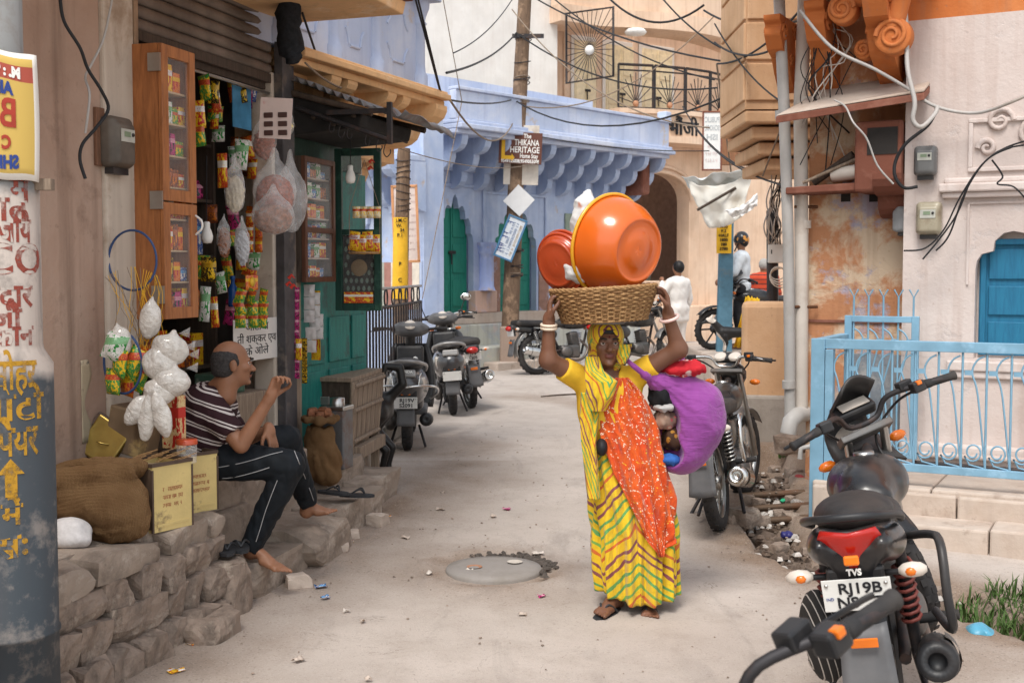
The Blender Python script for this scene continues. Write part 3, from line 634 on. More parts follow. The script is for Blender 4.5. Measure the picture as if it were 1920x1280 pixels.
# ================================================================== arches
def foil(w, zs, zt, lobes=3, rise=.25):
    """cusped arch from (-w/2,zs) over the top (0,zt): x monotone polyline"""
    out = []; n = lobes * 2 + 1; H = zt - zs
    for k in range(n):
        a0 = math.pi * (1 - k / n); a1 = math.pi * (1 - (k + 1) / n)
        for t in (0, .25, .5, .75):
            a = a0 + (a1 - a0) * t; bulge = 1 + .2 * math.sin(math.pi * t) - .07
            out.append((w / 2 * math.cos(a) * min(1, bulge * .97), zs + H * .86 * math.sin(a) * bulge + (H * .14 * math.exp(-((a - math.pi / 2) / .22) ** 2))))
    out.append((w / 2 * .97, zs)); out[0] = (-w / 2 * .97, zs)
    xs = -9
    for i, p in enumerate(out):
        if p[0] <= xs: out[i] = (xs + 1e-4, p[1])
        xs = out[i][0]
    return out
def rarch(w, zs, zt, n=14): return [(-w / 2 * math.cos(math.pi * k / n), zs + (zt - zs) * math.sin(math.pi * k / n)) for k in range(n + 1)]
def arch_wall(fr, s0, s1, z0, z1, cs, curve, n0, dep, m, parent, name='wall'):
    """wall from s0..s1, z0..z1 with one arched opening; curve gives the head of the opening"""
    b = MB(); xl, xr = cs + curve[0][0], cs + curve[-1][0]
    b.fbox(fr, s0, xl, n0 - dep, n0, z0, z1); b.fbox(fr, xr, s1, n0 - dep, n0, z0, z1)
    for (xa, za), (xb, zb) in zip(curve, curve[1:]):
        p = [fr.w(cs + xa, n0 - dep, za), fr.w(cs + xb, n0 - dep, zb), fr.w(cs + xb, n0, zb), fr.w(cs + xa, n0, za), fr.w(cs + xa, n0 - dep, z1), fr.w(cs + xb, n0 - dep, z1), fr.w(cs + xb, n0, z1), fr.w(cs + xa, n0, z1)]
        b.hexa(p)
    return b.build(name, m, parent)
def plank_door(fr, s0, s1, z0, z1, n0, m, parent, leaves=2, frame=None):
    d = MB(); d.fbox(fr, s0, s1, n0 - .05, n0, z0, z1); o = d.build('door', m, parent)
    wd = (s1 - s0) / leaves
    for k in range(leaves):
        a = s0 + k * wd; h = z1 - z0
        for (u0, u1, v0, v1) in ((.14, .86, .06, .3), (.14, .86, .36, .62), (.14, .86, .68, .95)):
            b = MB(); b.fbox(fr, a + wd * u0, a + wd * u1, n0 + .001, n0 + .016, z0 + h * v0, z0 + h * v1); b.build('door_panel', m, o, bevel=.006)
        b = MB(); b.fbox(fr, a + wd * .02, a + wd * .1, n0 + .001, n0 + .022, z0, z1); b.build('stile', m, o, bevel=.004)
    b = MB(); b.fbox(fr, s0 + wd * .93 - .02, s0 + wd * 1.0 + .1, n0 + .02, n0 + .04, z0 + .95, z0 + 1.0); b.tube([fr.w(s0 + wd, n0 + .04, z0 + .97), fr.w(s0 + wd, n0 + .05, z0 + .78)], .012, 6); b.build('latch', m_iron, o)
    return o
# ================================================================== blue house
bh = thing('blue_house', 'blue limewashed corner house with cusped arches, bracketed balcony and green doors', 'building', BF.w(1.8, -2, .2))
SBL = BF.px(795, 480)[0]; SBR = BF.px(1182, 300)[0]; PL = 1.08
def BZ(px, py, n=0): return BF.px(px, py, n)
b = MB(); b.fbox(BF, SBL, SBR + .2, -.9, .12, .1, PL - .18); b.build('plinth', plaster('plinth_wash', (.55, .55, .48), (.38, .42, .5), (.6, .48, .42), (2, .55, .1)), bh, bevel=.02)
b = MB(); b.fbox(BF, SBL, SBR + .2, -.9, .05, PL - .178, PL); b.build('plinth_slab', m_step, bh, bevel=.015)
b = MB(); b.fbox(BF, -.6, 1.3, .12, .5, .1, .55); b.build('step', MATS['plinth_wash'], bh, bevel=.02); b = MB(); b.fbox(BF, -.2, 1.9, .5, .8, .1, .32); b.build('step', m_step, bh, bevel=.02)
a1l, _ = BZ(818, 480); a1r, _ = BZ(888, 480); a2l, _ = BZ(927, 480); a2r, _ = BZ(1006, 480); _, zt1 = BZ(851, 374); _, zt2 = BZ(965, 390); _, zsp = BZ(851, 470)
c1, w1 = (a1l + a1r) / 2, a1r - a1l; c2, w2 = (a2l + a2r) / 2, a2r - a2l; mid = (a1r + a2l) / 2; TOPW = 3.45
arch_wall(BF, SBL, mid, PL, TOPW, c1, foil(w1, zsp, zt1), 0, .12, m_blue, bh); arch_wall(BF, mid + .001, SBR, PL, TOPW, c2, foil(w2, zsp, zt2), 0, .12, m_blue, bh)
for (cs, wv, zt) in ((c1, w1, zt1), (c2, w2, zt2)):
    plank_door(BF, cs - wv / 2 + .05, cs + wv / 2 - .02, PL, zt - .02, -.14, m_gdoor, bh)
    b = MB(); b.fbox(BF, cs - wv / 2 - .1, cs + wv / 2 + .1, -.6, -.2, PL, TOPW); b.build('back_wall', m_blue, bh)
    b = MB(); b.fbox(BF, cs - wv / 2 - .25, cs + wv / 2 + .25, .001, .03, zt + .2, zt + .25); b.fbox(BF, cs - wv / 2 - .25, cs - wv / 2 - .2, .001, .03, PL + .9, zt + .2); b.fbox(BF, cs + wv / 2 + .2, cs + wv / 2 + .25, .001, .03, PL + .9, zt + .2); b.build('panel_moulding', m_blue, bh, bevel=.008)
b = MB(); b.fbox(BF, a1r - .01, a2l + .01, -.12, .06, PL, PL + .36); b.build('column_base', plaster('pink_base', (.62, .42, .34), (.5, .45, .55), None), bh, bevel=.02)
b = MB(); b.lathe([(.15, PL + .36), (.13, PL + .42), (.125, 1.5), (.12, 1.95), (.13, 2.02), (.16, 2.06), (.14, 2.1), (.17, 2.16), (.17, 2.22)], BF.w(mid, .05, 0), (0, 0, 1), 16); b.build('column', plaster('col_wash', (.4, .48, .78), (.62, .46, .38), (.5, .56, .8), (2.4, .58, .06)), bh)
for s0, s1 in ((SBL + .02, a1l - .12), (a2l - .1, a2l + .12), (a2r + .05, a2r + .3)): 
    b = MB(); b.fbox(BF, s0, s1, .001, .02, PL, PL + .95); b.build('dado', mat('dado_brown', (.3, .17, .13), .9, .2, c2=(.45, .48, .62), patch=(3, .58, .06)), bh)
# balcony: slab, parapet, brackets
_, zb0 = BZ(1014, 300, .75); zbal = BF.px(1014, 257, .85)[1]; zpar = BF.px(1000, 190, .8)[1]
b = MB(); b.fbox(BF, SBL - .1, SBR + .15, -.6, .92, zbal - .02, zbal + .06); b.fbox(BF, SBL - .1, SBR + .13, -.6, .86, zbal + .06, zbal + .12); b.fbox(BF, SBL - .1, SBR + .1, -.6, .82, zbal - .09, zbal - .02); b.build('balcony_slab', m_lblue, bh, bevel=.015)
b = MB(); b.fbox(BF, SBL - .1, SBR + .1, .66, .8, zbal + .12, zpar); b.fbox(BF, SBR - .04, SBR + .1, -.6, .66, zbal + .12, zpar); b.build('parapet', m_lblue, bh, bevel=.015)
b = MB(); b.fbox(BF, SBL - .1, SBR + .13, .64, .84, zpar, zpar + .05); b.build('coping', m_lblue, bh, bevel=.01)
b = MB(); b.fbox(BF, SBR - .06, SBR + .12, .64, .84, zpar + .05, zpar + .2); b.build('corner_post', m_lblue, bh, bevel=.02)
k = 0; s = SBL + .12
while s < SBR:
    corbel(BF, s, .13, 0, .78, zbal - .85, zbal - .09, m_blue, bh, 3); s += .52; k += 1
b = MB(); b.fbox(BF, SBL, SBR, 0, .06, TOPW - .12, TOPW); b.build('string_course', m_blue, bh, bevel=.015)
b = MB(); b.fbox(BF, SBL, SBR, -.28, .0, TOPW, zbal - .05); b.build('upper_wall', m_blue, bh)
b = MB(); b.fbox(BF, SBL - .3, SBR, -1.5, -.9, TOPW, 5.0); b.build('set_back_wall', m_lblue, bh)
s0, z1 = BZ(1058, 400); s1, z0 = BZ(1078, 470); b = MB(); b.fbox(BF, s0, s1, .001, .03, z0, z1); b.build('window', mat('sage_shutter', (.25, .3, .24), .7), bh, bevel=.008)
b = MB(); b.fbox(BF, SBR - .35, SBR - .12, -.0, .55, zbal - .75, zbal - .1); b.build('broken_bracket', m_redstone, bh, bevel=.05)
# left face of the corner
b = MB(); b.fbox(BL, .0, 2.6, -.4, 0, .1, 4.2); b.build('side_wall', m_blue, bh)
b = MB(); b.fbox(BL, .02, 2.6, .001, .03, .1, 1.9); b.build('side_plinth', m_blue, bh)
for k in range(9):
    b = MB(); b.fbox(BL, .06 + k * .15, .06 + k * .15 + .149, .031, .036 + .002 * (k % 2), 1.2, 1.88); b.build('dado_stripe', [mat('stripe_cream', (.62, .56, .48), .85), mat('stripe_red', (.34, .17, .14), .85), mat('stripe_sage', (.36, .38, .33), .85)][k % 3], bh)
s0 = .55; arch_wall(BL, .3, 1.5, 1.9, 3.4, .85, foil(.7, 2.3, 2.75), .06, .055, m_blue, bh, 'niche_frame')
b = MB(); b.fbox(BL, -.05, 2.4, .0, .5, 3.3, 3.4); b.build('string_course', m_blue, bh, bevel=.02)
corbel(BL, .05, .2, 0, .7, 2.6, 3.3, m_blue, bh, 3); corbel(BL, .7, .14, 0, .6, 2.7, 3.3, m_blue, bh, 3); corbel(BL, 1.3, .14, 0, .6, 2.7, 3.3, m_blue, bh, 3)
# ================================================================== peach house
ph = thing('peach_house', 'peach stone house with curved balcony, black sunburst railing and cream doors', 'building', PB.w(2, -3, .2))
b = MB(); b.fbox(PB, -6.5, 0, -.8, -.3, 0, 11); b.build('side_wall', m_cream, ph)
b = MB(); b.fbox(PB, 0, 7, -1.3, -1.0, 4.6, 11); b.build('balcony_back_wall', m_peach, ph)
for k, (pa, pb_) in enumerate(((1075, 1118), (1134, 1190), (1202, 1258))):
    s0, z1 = PB.px(pa, 75 + k * 8, -1.0); s1, _ = PB.px(pb_, 80, -1.0)
    b = MB(); b.fbox(PB, s0 - .08, s1 + .08, -.999, -.96, 4.7, z1 + .1); fr_ = b.build('door_frame', m_cream, ph, bevel=.015)
    plank_door(PB, s0, s1, 4.72, z1, -.95, mat('cream_door', (.82, .7, .48), .6), ph)
    b = MB(); b.fbox(PB, s0 - .28, s0 - .14, -.999, -.93, 4.7, z1 + .5); b.build('pilaster', m_peach, ph, bevel=.02)
zb = PB.px(1250, 262)[1]; zp = PB.px(1250, 222)[1]
def curved(n0, bow): return lambda s: n0 + bow * math.sin(math.pi * min(1, max(0, (s - .9) / 4.2)))
def bow_band(name, n0, bow, z0, z1, s0=0, s1=5.4, th=.25, m=m_peach):
    f = curved(n0, bow); b = MB(); N = 22; 
    for k in range(N):
        a, c = s0 + (s1 - s0) * k / N, s0 + (s1 - s0) * (k + 1) / N
        b.hexa([PB.w(a, f(a) - th, z0), PB.w(c, f(c) - th, z0), PB.w(c, f(c), z0), PB.w(a, f(a), z0), PB.w(a, f(a) - th, z1), PB.w(c, f(c) - th, z1), PB.w(c, f(c), z1), PB.w(a, f(a), z1)])
    return b.build(name, m, ph)
bow_band('balcony_parapet', .0, .55, zb, zp, 1.25); bow_band('balcony_moulding', .1, .55, zb - .14, zb, 1.2, th=1.4); bow_band('balcony_coping', .06, .55, zp, zp + .1, 1.25, th=.35)
zt0 = PB.px(1200, 62)[1]; bow_band('upper_slab', .1, .6, zt0, zt0 + .35, -.2, th=.9); bow_band('upper_parapet', .0, .6, zt0 + .35, zt0 + 1.6, -.2)
AC = PB.px(1238, 400)[0]; AW = PB.px(1292, 400)[0] - PB.px(1182, 400)[0]; AR = rarch(AW, PB.px(1238, 375)[1], PB.px(1238, 322)[1])
arch_wall(PB, .0, AC + AW / 2 + .3, .1, zb - .14, AC, AR, 0, .4, m_peach, ph)
b = MB(); b.fbox(PB, AC + AW / 2 + .3, 9, -.5, 0, .1, zb - .14); b.build('wall', m_peach, ph)
for r_ in (.0, .12): 
    b = MB(); pts = [PB.w(AC + x * (1.06 + r_), .02, z + r_) for x, z in AR]; b.tube(pts, .045, 6); b.build('arch_moulding', m_peach, ph)
b = MB(); b.fbox(PB, -.2, 9, -2.2, -2.1, 0, 4.5); b.build('porch_back_wall', mat('porch_dark', (.34, .22, .16), .9), ph)
b = MB(); b.fbox(PB, AC + .1, AC + .55, -1.2, -1.14, 1.0, 3.1); b.build('open_door', wood('porch_door', (.09, .04, .03), None, .6), ph, bevel=.02)
b = MB(); b.fbox(PB, AC - .6, AC - .05, -2.09, -2.06, 1.2, 3.1); b.build('window', mat('porch_window', (.38, .45, .62), .4), ph); b = MB(); b.fbox(PB, AC + 1.0, AC + 1.5, -2.09, -2.06, .6, 2.9); b.build('green_panel', mat('pale_wall', (.45, .5, .4), .8), ph)
b = MB(); b.fbox(PB, -.2, 9, .0, .35, .1, 1.0); b.build('plinth', m_peach, ph, bevel=.03); b = MB(); b.fbox(PB, AC - 1, AC + .75, -.1, .1, 1.0, 1.55); b.build('porch_parapet', m_peach, ph, bevel=.03)
rail = []
for k in range(5):
    s0 = 1.3 + k * .78; f = curved(.0, .55); s1 = s0 + .74; A = PB.w(s0, f(s0) - .05, zp + .12); B = PB.w(s1, f(s1) - .05, zp + .12); U = Vector((0, 0, .9))
    b = MB()
    for P_ in (A, B): b.tube([P_, P_ + U], .025, 5)
    b.tube([A, B], .02, 5); b.tube([A + U, B + U], .03, 5); b.tube([A + U * .87, B + U * .87], .018, 5); b.build('railing_frame', m_iron, ph)
    C = A.lerp(B, .5) + U * .1
    b = MB()
    for j in range(9):
        a = math.pi * (j + .5) / 9; e = C + (B - A) * (.5 * math.cos(a)) * .95 + U * (.72 * math.sin(a)); b.tube([C, e], .012, 4)
    b.build('sunburst_bars', m_iron, ph, kind='stuff'); b = MB(); b.ball(C, .07, 8); b.build('sunburst_boss', mat('copper_boss', (.5, .25, .14), .5), ph)
# the sunburst window screen at its left end
g0 = PB.w(-.05, .1, 0); A = at(1062, 156, 24.6); B = at(1150, 143, 24.2); C_ = at(1150, 14, 24.2); D_ = at(1062, 26, 24.6)
b = MB(); b.tube([A, B, C_, D_], .03, 5, closed=True); b.build('screen_frame', m_iron, ph); ctr = (A + B + C_ + D_) / 4 - Vector((0, 0, .1)); b = MB()
for j in range(30):
    a = 6.283 * j / 30; e = Vector((math.cos(a), math.sin(a))); mx = max(abs(e.x), abs(e.y)); q = e / mx; P_ = (A * (1 - q.x) * (1 - q.y) + B * (1 + q.x) * (1 - q.y) + C_ * (1 + q.x) * (1 + q.y) + D_ * (1 - q.x) * (1 + q.y)) / 4; b.tube([ctr, P_], .009, 4)
b.build('screen_bars', m_iron, ph, kind='stuff'); b = MB(); b.ball(ctr, .1, 10); b.build('screen_boss', m_white, ph)
o_, _z = PB.px(1290, 252, .5); f = curved(.0, .55); ls = PB.px(1278, 252, .5)[0]; lp = PB.w(ls, f(ls) + .012, (zb + zp) / 2 - .05); text('भौंजी', .44, face_M(lp, PB.u, (0, 0, 1)), m_textblack, 'lettering', ph, .02, width=.85, bold=.003)
lab_ = MB(); lab_.lathe([(.0, 0), (.2, -.02), (.24, -.08), (.2, -.13), (0, -.16)], PB.w(1.6, .3, zt0), (0, 0, 1), 14); lab_.build('ceiling_lamp', m_white, ph)
# building right of it, seen behind the lane, and the low far house with the old door
fh = thing('far_house', 'pale blue far house with cream window frames above the lane', 'building', at(1400, 640, 31))
b = MB(); p0 = at(1262, 640, 30); b.box(Vector((p0.x + 2.6, 31.6, 5.5)), (6.5, 1.2, 11.5)); b.build('wall', m_lblue, fh)
for px in (1283, 1318):
    p = at(px, 60, 30.9); b = MB(); b.box(p, (.5, .1, 1.5)); wf = b.build('window_frame', m_cream, fh, bevel=.02); b = MB(); b.box(p + Vector((0, -.06, 0)), (.32, .04, 1.3)); b.build('shutter', mat('yellow_shutter', (.72, .56, .28), .6), wf)
p = at(1420, 480, 30.9); b = MB(); b.box(p, (.75, .1, 2.6)); d_ = b.build('door', wood('old_door', (.36, .17, .1), (.22, .1, .06), .7), fh, bevel=.02)
for zz in (-.8, 0, .8): b = MB(); b.box(p + Vector((-.18, -.06, zz)), (.26, .03, .6)); b.build('door_panel', MATS['old_door'], d_, bevel=.02); b = MB(); b.box(p + Vector((.18, -.06, zz)), (.26, .03, .6)); b.build('door_panel', MATS['old_door'], d_, bevel=.02)
b = MB(); b.box(at(1360, 470, 30.88), (.8, .1, 3.2)); b.build('wall_panel', plaster('far_peel', (.62, .42, .3), (.75, .66, .58), None, (1.5, .5, .1)), fh)
# ================================================================== right: pink house, peeling wall, carved eaves
pk = thing('pink_house', 'pink limewashed house with a blue arched window shutter and raised stone forecourt', 'building', RH.w(1, -1, 0))
PLT = .38
b = MB(); b.fbox(RH, -.02, 4, -.6, -.12, .1, 3.52); b.build('wall_core', m_pink, pk)
wl_, wt_ = RH.px(1827, 415)[0], RH.px(1906, 414)[1]; wz0 = RH.px(1850, 672)[1]; zsprg = RH.px(1840, 520)[1]
WC = wl_ + .46
ww = (WC - wl_) * 2
arch_wall(RH, -.02, 3.2, wz0, 3.5, WC, foil(ww, zsprg, wt_, 2), 0, .12, m_pink, pk, 'wall'); b = MB(); b.fbox(RH, -.02, 3.2, -.118, .0, PLT - .2, wz0 - .001); b.build('wall', m_pink, pk)
b = MB(); b.fbox(RH, -.02, 4, -.6, -.0, 3.5, 3.62); b.fbox(RH, -.02, 4, -.6, -.01, 3.62, 5.5); b.build('upper_wall', m_redorange, pk)
plank_door(RH, wl_ + .03, WC + (WC - wl_), wz0 + .02, wt_ - .15, -.1, m_bluewin, pk, 2); b = MB(); b.fbox(RH, wl_ + .03, WC * 2 - wl_, -.1, -.06, wt_ - .16, wt_ - .12); b.build('transom', m_bluewin, pk, bevel=.006)
b = MB(); b.fbox(RH, wl_ - .16, WC * 2, .001, .04, wz0 - .09, wz0 - .02); b.fbox(RH, wl_ - .12, WC * 2, .001, .025, wz0 - .14, wz0 - .09); b.build('window_sill', m_pink, pk, bevel=.01)
s0, z0 = RH.px(1762, 362); b = MB(); b.fbox(RH, s0, 3, .001, .075, z0, z0 + .06); b.fbox(RH, s0 + .02, 3, .001, .05, z0 - .04, z0); b.fbox(RH, s0 + .03, 3, .001, .03, z0 + .06, z0 + .1); b.build('hood_mould', m_pink, pk, bevel=.012)
s0, z0 = RH.px(1815, 315); s1, z1 = RH.px(1818, 232); b = MB(); b.fbox(RH, s0, 3, .001, .02, z1, z1 + .03); b.fbox(RH, s0, s0 + .03, .001, .02, z0, z1); b.fbox(RH, s0, 3, .001, .02, z0 - .03, z0); b.build('relief_frame', m_pink, pk, bevel=.006)
def scroll(fr, s, n, z, r, turns, th, m, parent, sg=1, name='scroll', sq=.03):
    pts = []; N = int(turns * 14)
    for k in range(N + 1):
        a = 6.283 * turns * k / N; rr = r * (1 - .82 * k / N); pts.append(fr.w(s + sg * rr * math.cos(a), n, z + rr * math.sin(a)))
    b = MB(); b.tube(pts, [th * (1 - .5 * k / N) for k in range(N + 1)], 7); return b.build(name, m, parent)
for k, (ds, dz, r, sg) in enumerate(((.2, .16, .09, 1), (.12, -.02, .06, -1), (.42, .06, .12, 1), (.62, -.02, .08, -1))): scroll(RH, s0 + ds, .012, (z0 + z1) / 2 + dz, r, 1.4, .022, m_pink, pk, sg, 'relief_scroll')
b = MB(); b.fbox(RH, wl_ - .04, WC * 2, .001, .014, wt_ + .12, wt_ + .135); b.fbox(RH, wl_ - .045, wl_ - .03, .001, .014, zsprg - .05, wt_ + .12); b.build('panel_moulding', m_pink, pk)
# forecourt slabs with steps (single slabs are parts)
for (n0, n1, z0, z1, lens) in ((-.3, 1.02, .27, PLT, (.75, .6, .8, .7)), (1.0, 1.06, -.2, PLT - .03, (.9, .7, 1.0)), (1.05, 1.36, -.2, .22, (1.05, .75, .9))):
    s = RH.px(1522, 960, n1)[0]
    for L in lens:
        b = MB(); b.fbox(RH, s, s + L - .008, n0, n1, z0, z1 + random.uniform(-.006, .006)); b.build('stone_slab', m_step, pk, bevel=.014); s += L
b = MB(); b.fbox(RH, RH.px(1528, 960, 1.0)[0], 2.2, -.3, 1.0, -.3, .268); b.build('forecourt_core', m_concrete, pk)
b = MB(); b.fbox(RH, 0, 2.4, .0, .09, PLT, PLT + .16); b.build('skirting', m_pink, pk, bevel=.02)
b = MB(); b.tube([RH.w(.15, .12, PLT + .08), RH.w(.82, .12, PLT + .09), RH.w(.86, .12, PLT + .14), RH.w(.86, .11, PLT + .55), RH.w(.86, .02, PLT + .58)], .022, 8); b.build('drain_pipe', mat('pvc', (.55, .45, .4), .5), pk)
b = MB(); b.tube([RH.w(.1, .17, PLT + .03), RH.w(2.2, .17, PLT + .02)], .016, 6); b.build('water_pipe', m_iron, pk)
# peeling wall left of it (set back .3)
ol = thing('peeling_house', 'house wall of peeling orange and cream paint with small vent holes and stone ledge', 'building', RH.w(-.5, -1, 0))
S0 = RH.px(1515, 500, -.3)[0]
b = MB(); b.fbox(RH, S0, -.022, -.6, -.3, -.1, 5.2); b.build('wall', m_peel, ol)
b = MB(); b.fbox(RH, S0, S0 + .02, -3.5, -.6, -.1, 5.2); b.fbox(RH, S0 + .02, 2, -3.5, -3.4, 0, 5.2); b.build('side_wall', m_peel, ol)
zl = RH.px(1600, 350, -.15)[1]; b = MB(); b.hexa([RH.w(S0 - .1, -.3, zl - .05), RH.w(-.02, -.3, zl - .03), RH.w(-.02, .0, zl - .03), RH.w(S0 - .1, .0, zl - .05), RH.w(S0 - .1, -.3, zl + .0), RH.w(-.02, -.3, zl + .03), RH.w(-.02, .0, zl + .03), RH.w(S0 - .1, .0, zl)]); b.build('ledge', m_redstone, ol, bevel=.008)
for px in (1586, 1639):
    s, z = RH.px(px, 362, -.3); b = MB(); b.fbox(RH, s - .035, s + .035, -.302, -.297, z - .065, z + .065); b.build('vent_hole', m_dark, ol)
b = MB(); b.fbox(RH, S0, -.02, -.3, -.285, PLT + .98, PLT + 1.0); b.build('seam', m_redstone, ol)
b = MB(); b.fbox(RH, S0 + .35, -.03, -.3, -.27, PLT, PLT + .75); b.build('grey_patch', plaster('blue_grey_wash', (.2, .23, .27), (.3, .33, .36), (.4, .4, .4), (4, .5, .1)), ol)
# stone hood over the ledge
za = RH.px(1530, 200, .1)[1]
b = MB(); A0 = RH.w(S0 - .12, .22, za - .12); A1 = RH.w(.14, .22, za - .02); B0 = RH.w(S0 + .1, -.3, za + .12); B1 = RH.w(.14, -.3, za + .16); T = Vector((0, 0, .05)); b.hexa([A0, A1, B1, B0, A0 + T, A1 + T, B1 + T, B0 + T]); b.build('stone_hood', m_redstone, ol, bevel=.006)
b = MB(); b.hexa([A0 + T * 1.1, A1 + T * 1.1, B1 + T * 1.1, B0 + T * 1.1, A0 + T * 1.5 + Vector((.06, .06, 0)), A1 + T * 1.6, B1 + T * 1.6, B0 + T * 1.5]); b.build('hood_top', m_step, ol, bevel=.01)
b = MB(); b.fbox(RH, -.36, -.03, -.3, .06, za - .62, za - .12); b.build('niche_block', m_redstone, ol, bevel=.02); b = MB(); b.fbox(RH, -.27, -.06, .061, .066, za - .36, za - .17); b.build('niche', m_dark, ol)
corbel(RH, -.12, .2, -.3, .12, za - .8, za - .5, m_redstone, ol, 2)
# carved eaves brackets
def carved(s, wd, n1, z1, sc, m):
    root = []
    prof = [(-.3, 0), (n1, 0), (n1, -.06 * sc), (n1 - .05, -.1 * sc), (n1 - .02, -.2 * sc), (n1 - .1, -.34 * sc), (n1 - .22, -.4 * sc), (n1 - .3, -.55 * sc), (-.3, -.75 * sc)]
    b = MB(); b.prism(prof, RH.w(s - wd / 2, 0, z1), RH.n, (0, 0, 1), RH.u * wd); b.build('eaves_bracket', m, ol, bevel=.015)
    for sd_ in (-1, 1):
        for (nn, zz, r) in ((n1 - .13, -.17 * sc, .1 * sc), (n1 - .42, -.1 * sc, .1 * sc), (n1 - .33, -.42 * sc, .075 * sc)):
            pts = [RH.w(s + sd_ * (wd / 2 + .004), nn + r * (1 - .8 * k / 20) * math.cos(k * .5), z1 + zz + r * (1 - .8 * k / 20) * math.sin(k * .5)) for k in range(21)]
            b = MB(); b.tube(pts, .016 * sc, 6); b.build('scroll', m, ol)
zc = RH.px(1640, -30, .3)[1]
carved(-.16, .16, .5, zc + .1, 1.0, m_redorange); carved(-.62, .14, .25, zc - .05, .8, m_redorange); carved(-.95, .12, .15, zc - .1, .7, m_redorange)
def volute(px, py, r, n0, sg, tail):
    s, z = RH.px(px, py, n0); R0 = r / FPX * 8.5; b = MB(); b.lathe([(0, 0), (R0, 0), (R0 * 1.03, .02), (R0, .13), (R0 * .8, .14), (0, .14)], RH.w(s, n0 - .14, z), RH.n, 28); b.build('volute', m_redorange, ol, bevel=.004)
    pts = [RH.w(s + sg * R0 * .86 * (1 - .8 * k / 26) * math.cos(k * .42), n0 + .004, z + R0 * .86 * (1 - .8 * k / 26) * math.sin(k * .42)) for k in range(27)]; b = MB(); b.tube(pts, [.018 * (1 - .4 * k / 26) for k in range(27)], 7); b.build('volute_scroll', m_redorange, ol)
    for q in tail: s2, z2 = RH.px(q[0], q[1], n0); b = MB(); b.tube([RH.w(s, n0 - .06, z + R0 * .5), RH.w((s + s2) / 2, n0 - .05, (z + z2) / 2 + .05), RH.w(s2, n0 - .06, z2)], [.07, .075, .07], 10); b.build('volute_band', m_redorange, ol)
volute(1578, 16, 27, .3, 1, [(1640, -8)]); volute(1672, 66, 33, .34, -1, [(1645, 5), (1690, -20)]); volute(1618, 92, 18, .1, 1, [])
b = MB(); b.fbox(RH, S0 - .2, .2, -.3, .55, zc + .1, zc + .3); b.build('eaves_slab', m_redorange, ol, bevel=.02)
# sandstone bay further back and the low porch wall under it
sb = thing('sandstone_bay_house', 'tan sandstone bay window overhanging a low porch wall', 'building', (2.6, 11.4, .2))
def zpy(py, Y): return at(1420, py, Y).z
x0 = at(1397, 200, 10.9).x; xl = at(1374, 260, 11.6).x
b = MB(); b.box(((x0 + 3.4) / 2, 11.55, (zpy(205, 10.9) + 6) / 2), (3.4 - x0, 1.3, 6 - zpy(205, 10.9))); b.build('bay_wall', m_sand, sb)
for k in range(5):
    zz = zpy(190, 10.9) + k * .36
    b = MB(); b.box(((x0 + 3.4) / 2 + .003 * k, 10.895, zz + .17), (3.4 - x0 - .01, .03, .33)); b.build('stone_block', m_sand, sb, bevel=.01)
    b = MB(); b.box((x0 - .005, 11.5, zz + .17), (.03, 1.2, .33)); b.build('stone_block', m_sand, sb, bevel=.01)
zb_, zt_ = zpy(325, 11.3), zpy(205, 10.9)
for k in range(4):
    t0, t1 = k / 4, (k + 1) / 4; e = .32 * (1 - t0); zz0 = zt_ + (zb_ - zt_) * t1; zz1 = zt_ + (zb_ - zt_) * t0
    b = MB(); b.box(((x0 + .3 * t0 + 3.4) / 2, 11.55 + .15 * t0, (zz0 + zz1) / 2), (3.4 - x0 - .3 * t0, 1.3 - .3 * t0, zz1 - zz0 - .02)); b.build('corbel_course', m_sand, sb, bevel=.02)
px0, px1 = at(1390, 700, 11.0).x, at(1476, 700, 11.0).x
pf0, pf1 = at(1335, 660, 16.2), at(1500, 660, 16.2); b = MB(); b.box(((pf0.x + pf1.x) / 2, 18.0, .35), (pf1.x - pf0.x, 3.6, .5)); b.build('lane_platform', m_step, sb, bevel=.03)
b = MB(); b.box((px0 + .72, 11.3, .73), (1.3, .55, 1.46), RZ(-10)); b.build('porch_wall', m_sand, sb, bevel=.05)
b = MB(); b.box((px0 + .7, 11.26, .3), (1.34, .57, .6), RZ(-10)); b.build('porch_plinth', m_concrete, sb, bevel=.03)
# ================================================================== poles
def cyl_map(cx, cy, r, a0, z0): return lambda v: Vector((cx + (r + v.z) * math.sin(a0 + v.x / r), cy - (r + v.z) * math.cos(a0 + v.x / r), z0 + v.y))
pc = at(6, 640, 4.3); PX, PY = pc.x, pc.y
n = NT('pole_paint'); z = n.sep(n.co())[2]
f1 = n.math('ADD', z, n.math('MULTIPLY', n.noise(9, 5), .1)); cc = n.ramp(n.math('DIVIDE', f1, 3.0), [(.0, (.035, .045, .055)), (.47, (.055, .065, .075)), (.485, (.52, .45, .4)), (.685, (.5, .43, .38)), (.70, (.25, .25, .25)), (1., (.31, .31, .3))])
cc = n.mix(n.ramp(n.noise(7, 7, rough=.7), [(.52, 0.), (.66, .75)]), cc, (.23, .2, .18)); cc = n.mix(n.ramp(n.noise(5, 5, n.mapping(n.co(), scale=(3, 3, .3))), [(.5, 0.), (.75, .6)]), cc, (.05, .05, .055)); n.bump(n.noise(30, 4), .2, .004); m_pole = n.done(cc, .6, .3, .1)
pole = thing('utility_pole', 'thick stepped steel utility pole painted blue grey below with red and yellow Hindi lettering', 'pole', (PX, PY, 0))
z1, z2 = at(6, 655, 4.3).z, at(6, 325, 4.3).z; r1, r2, r3 = .168, .134, .09
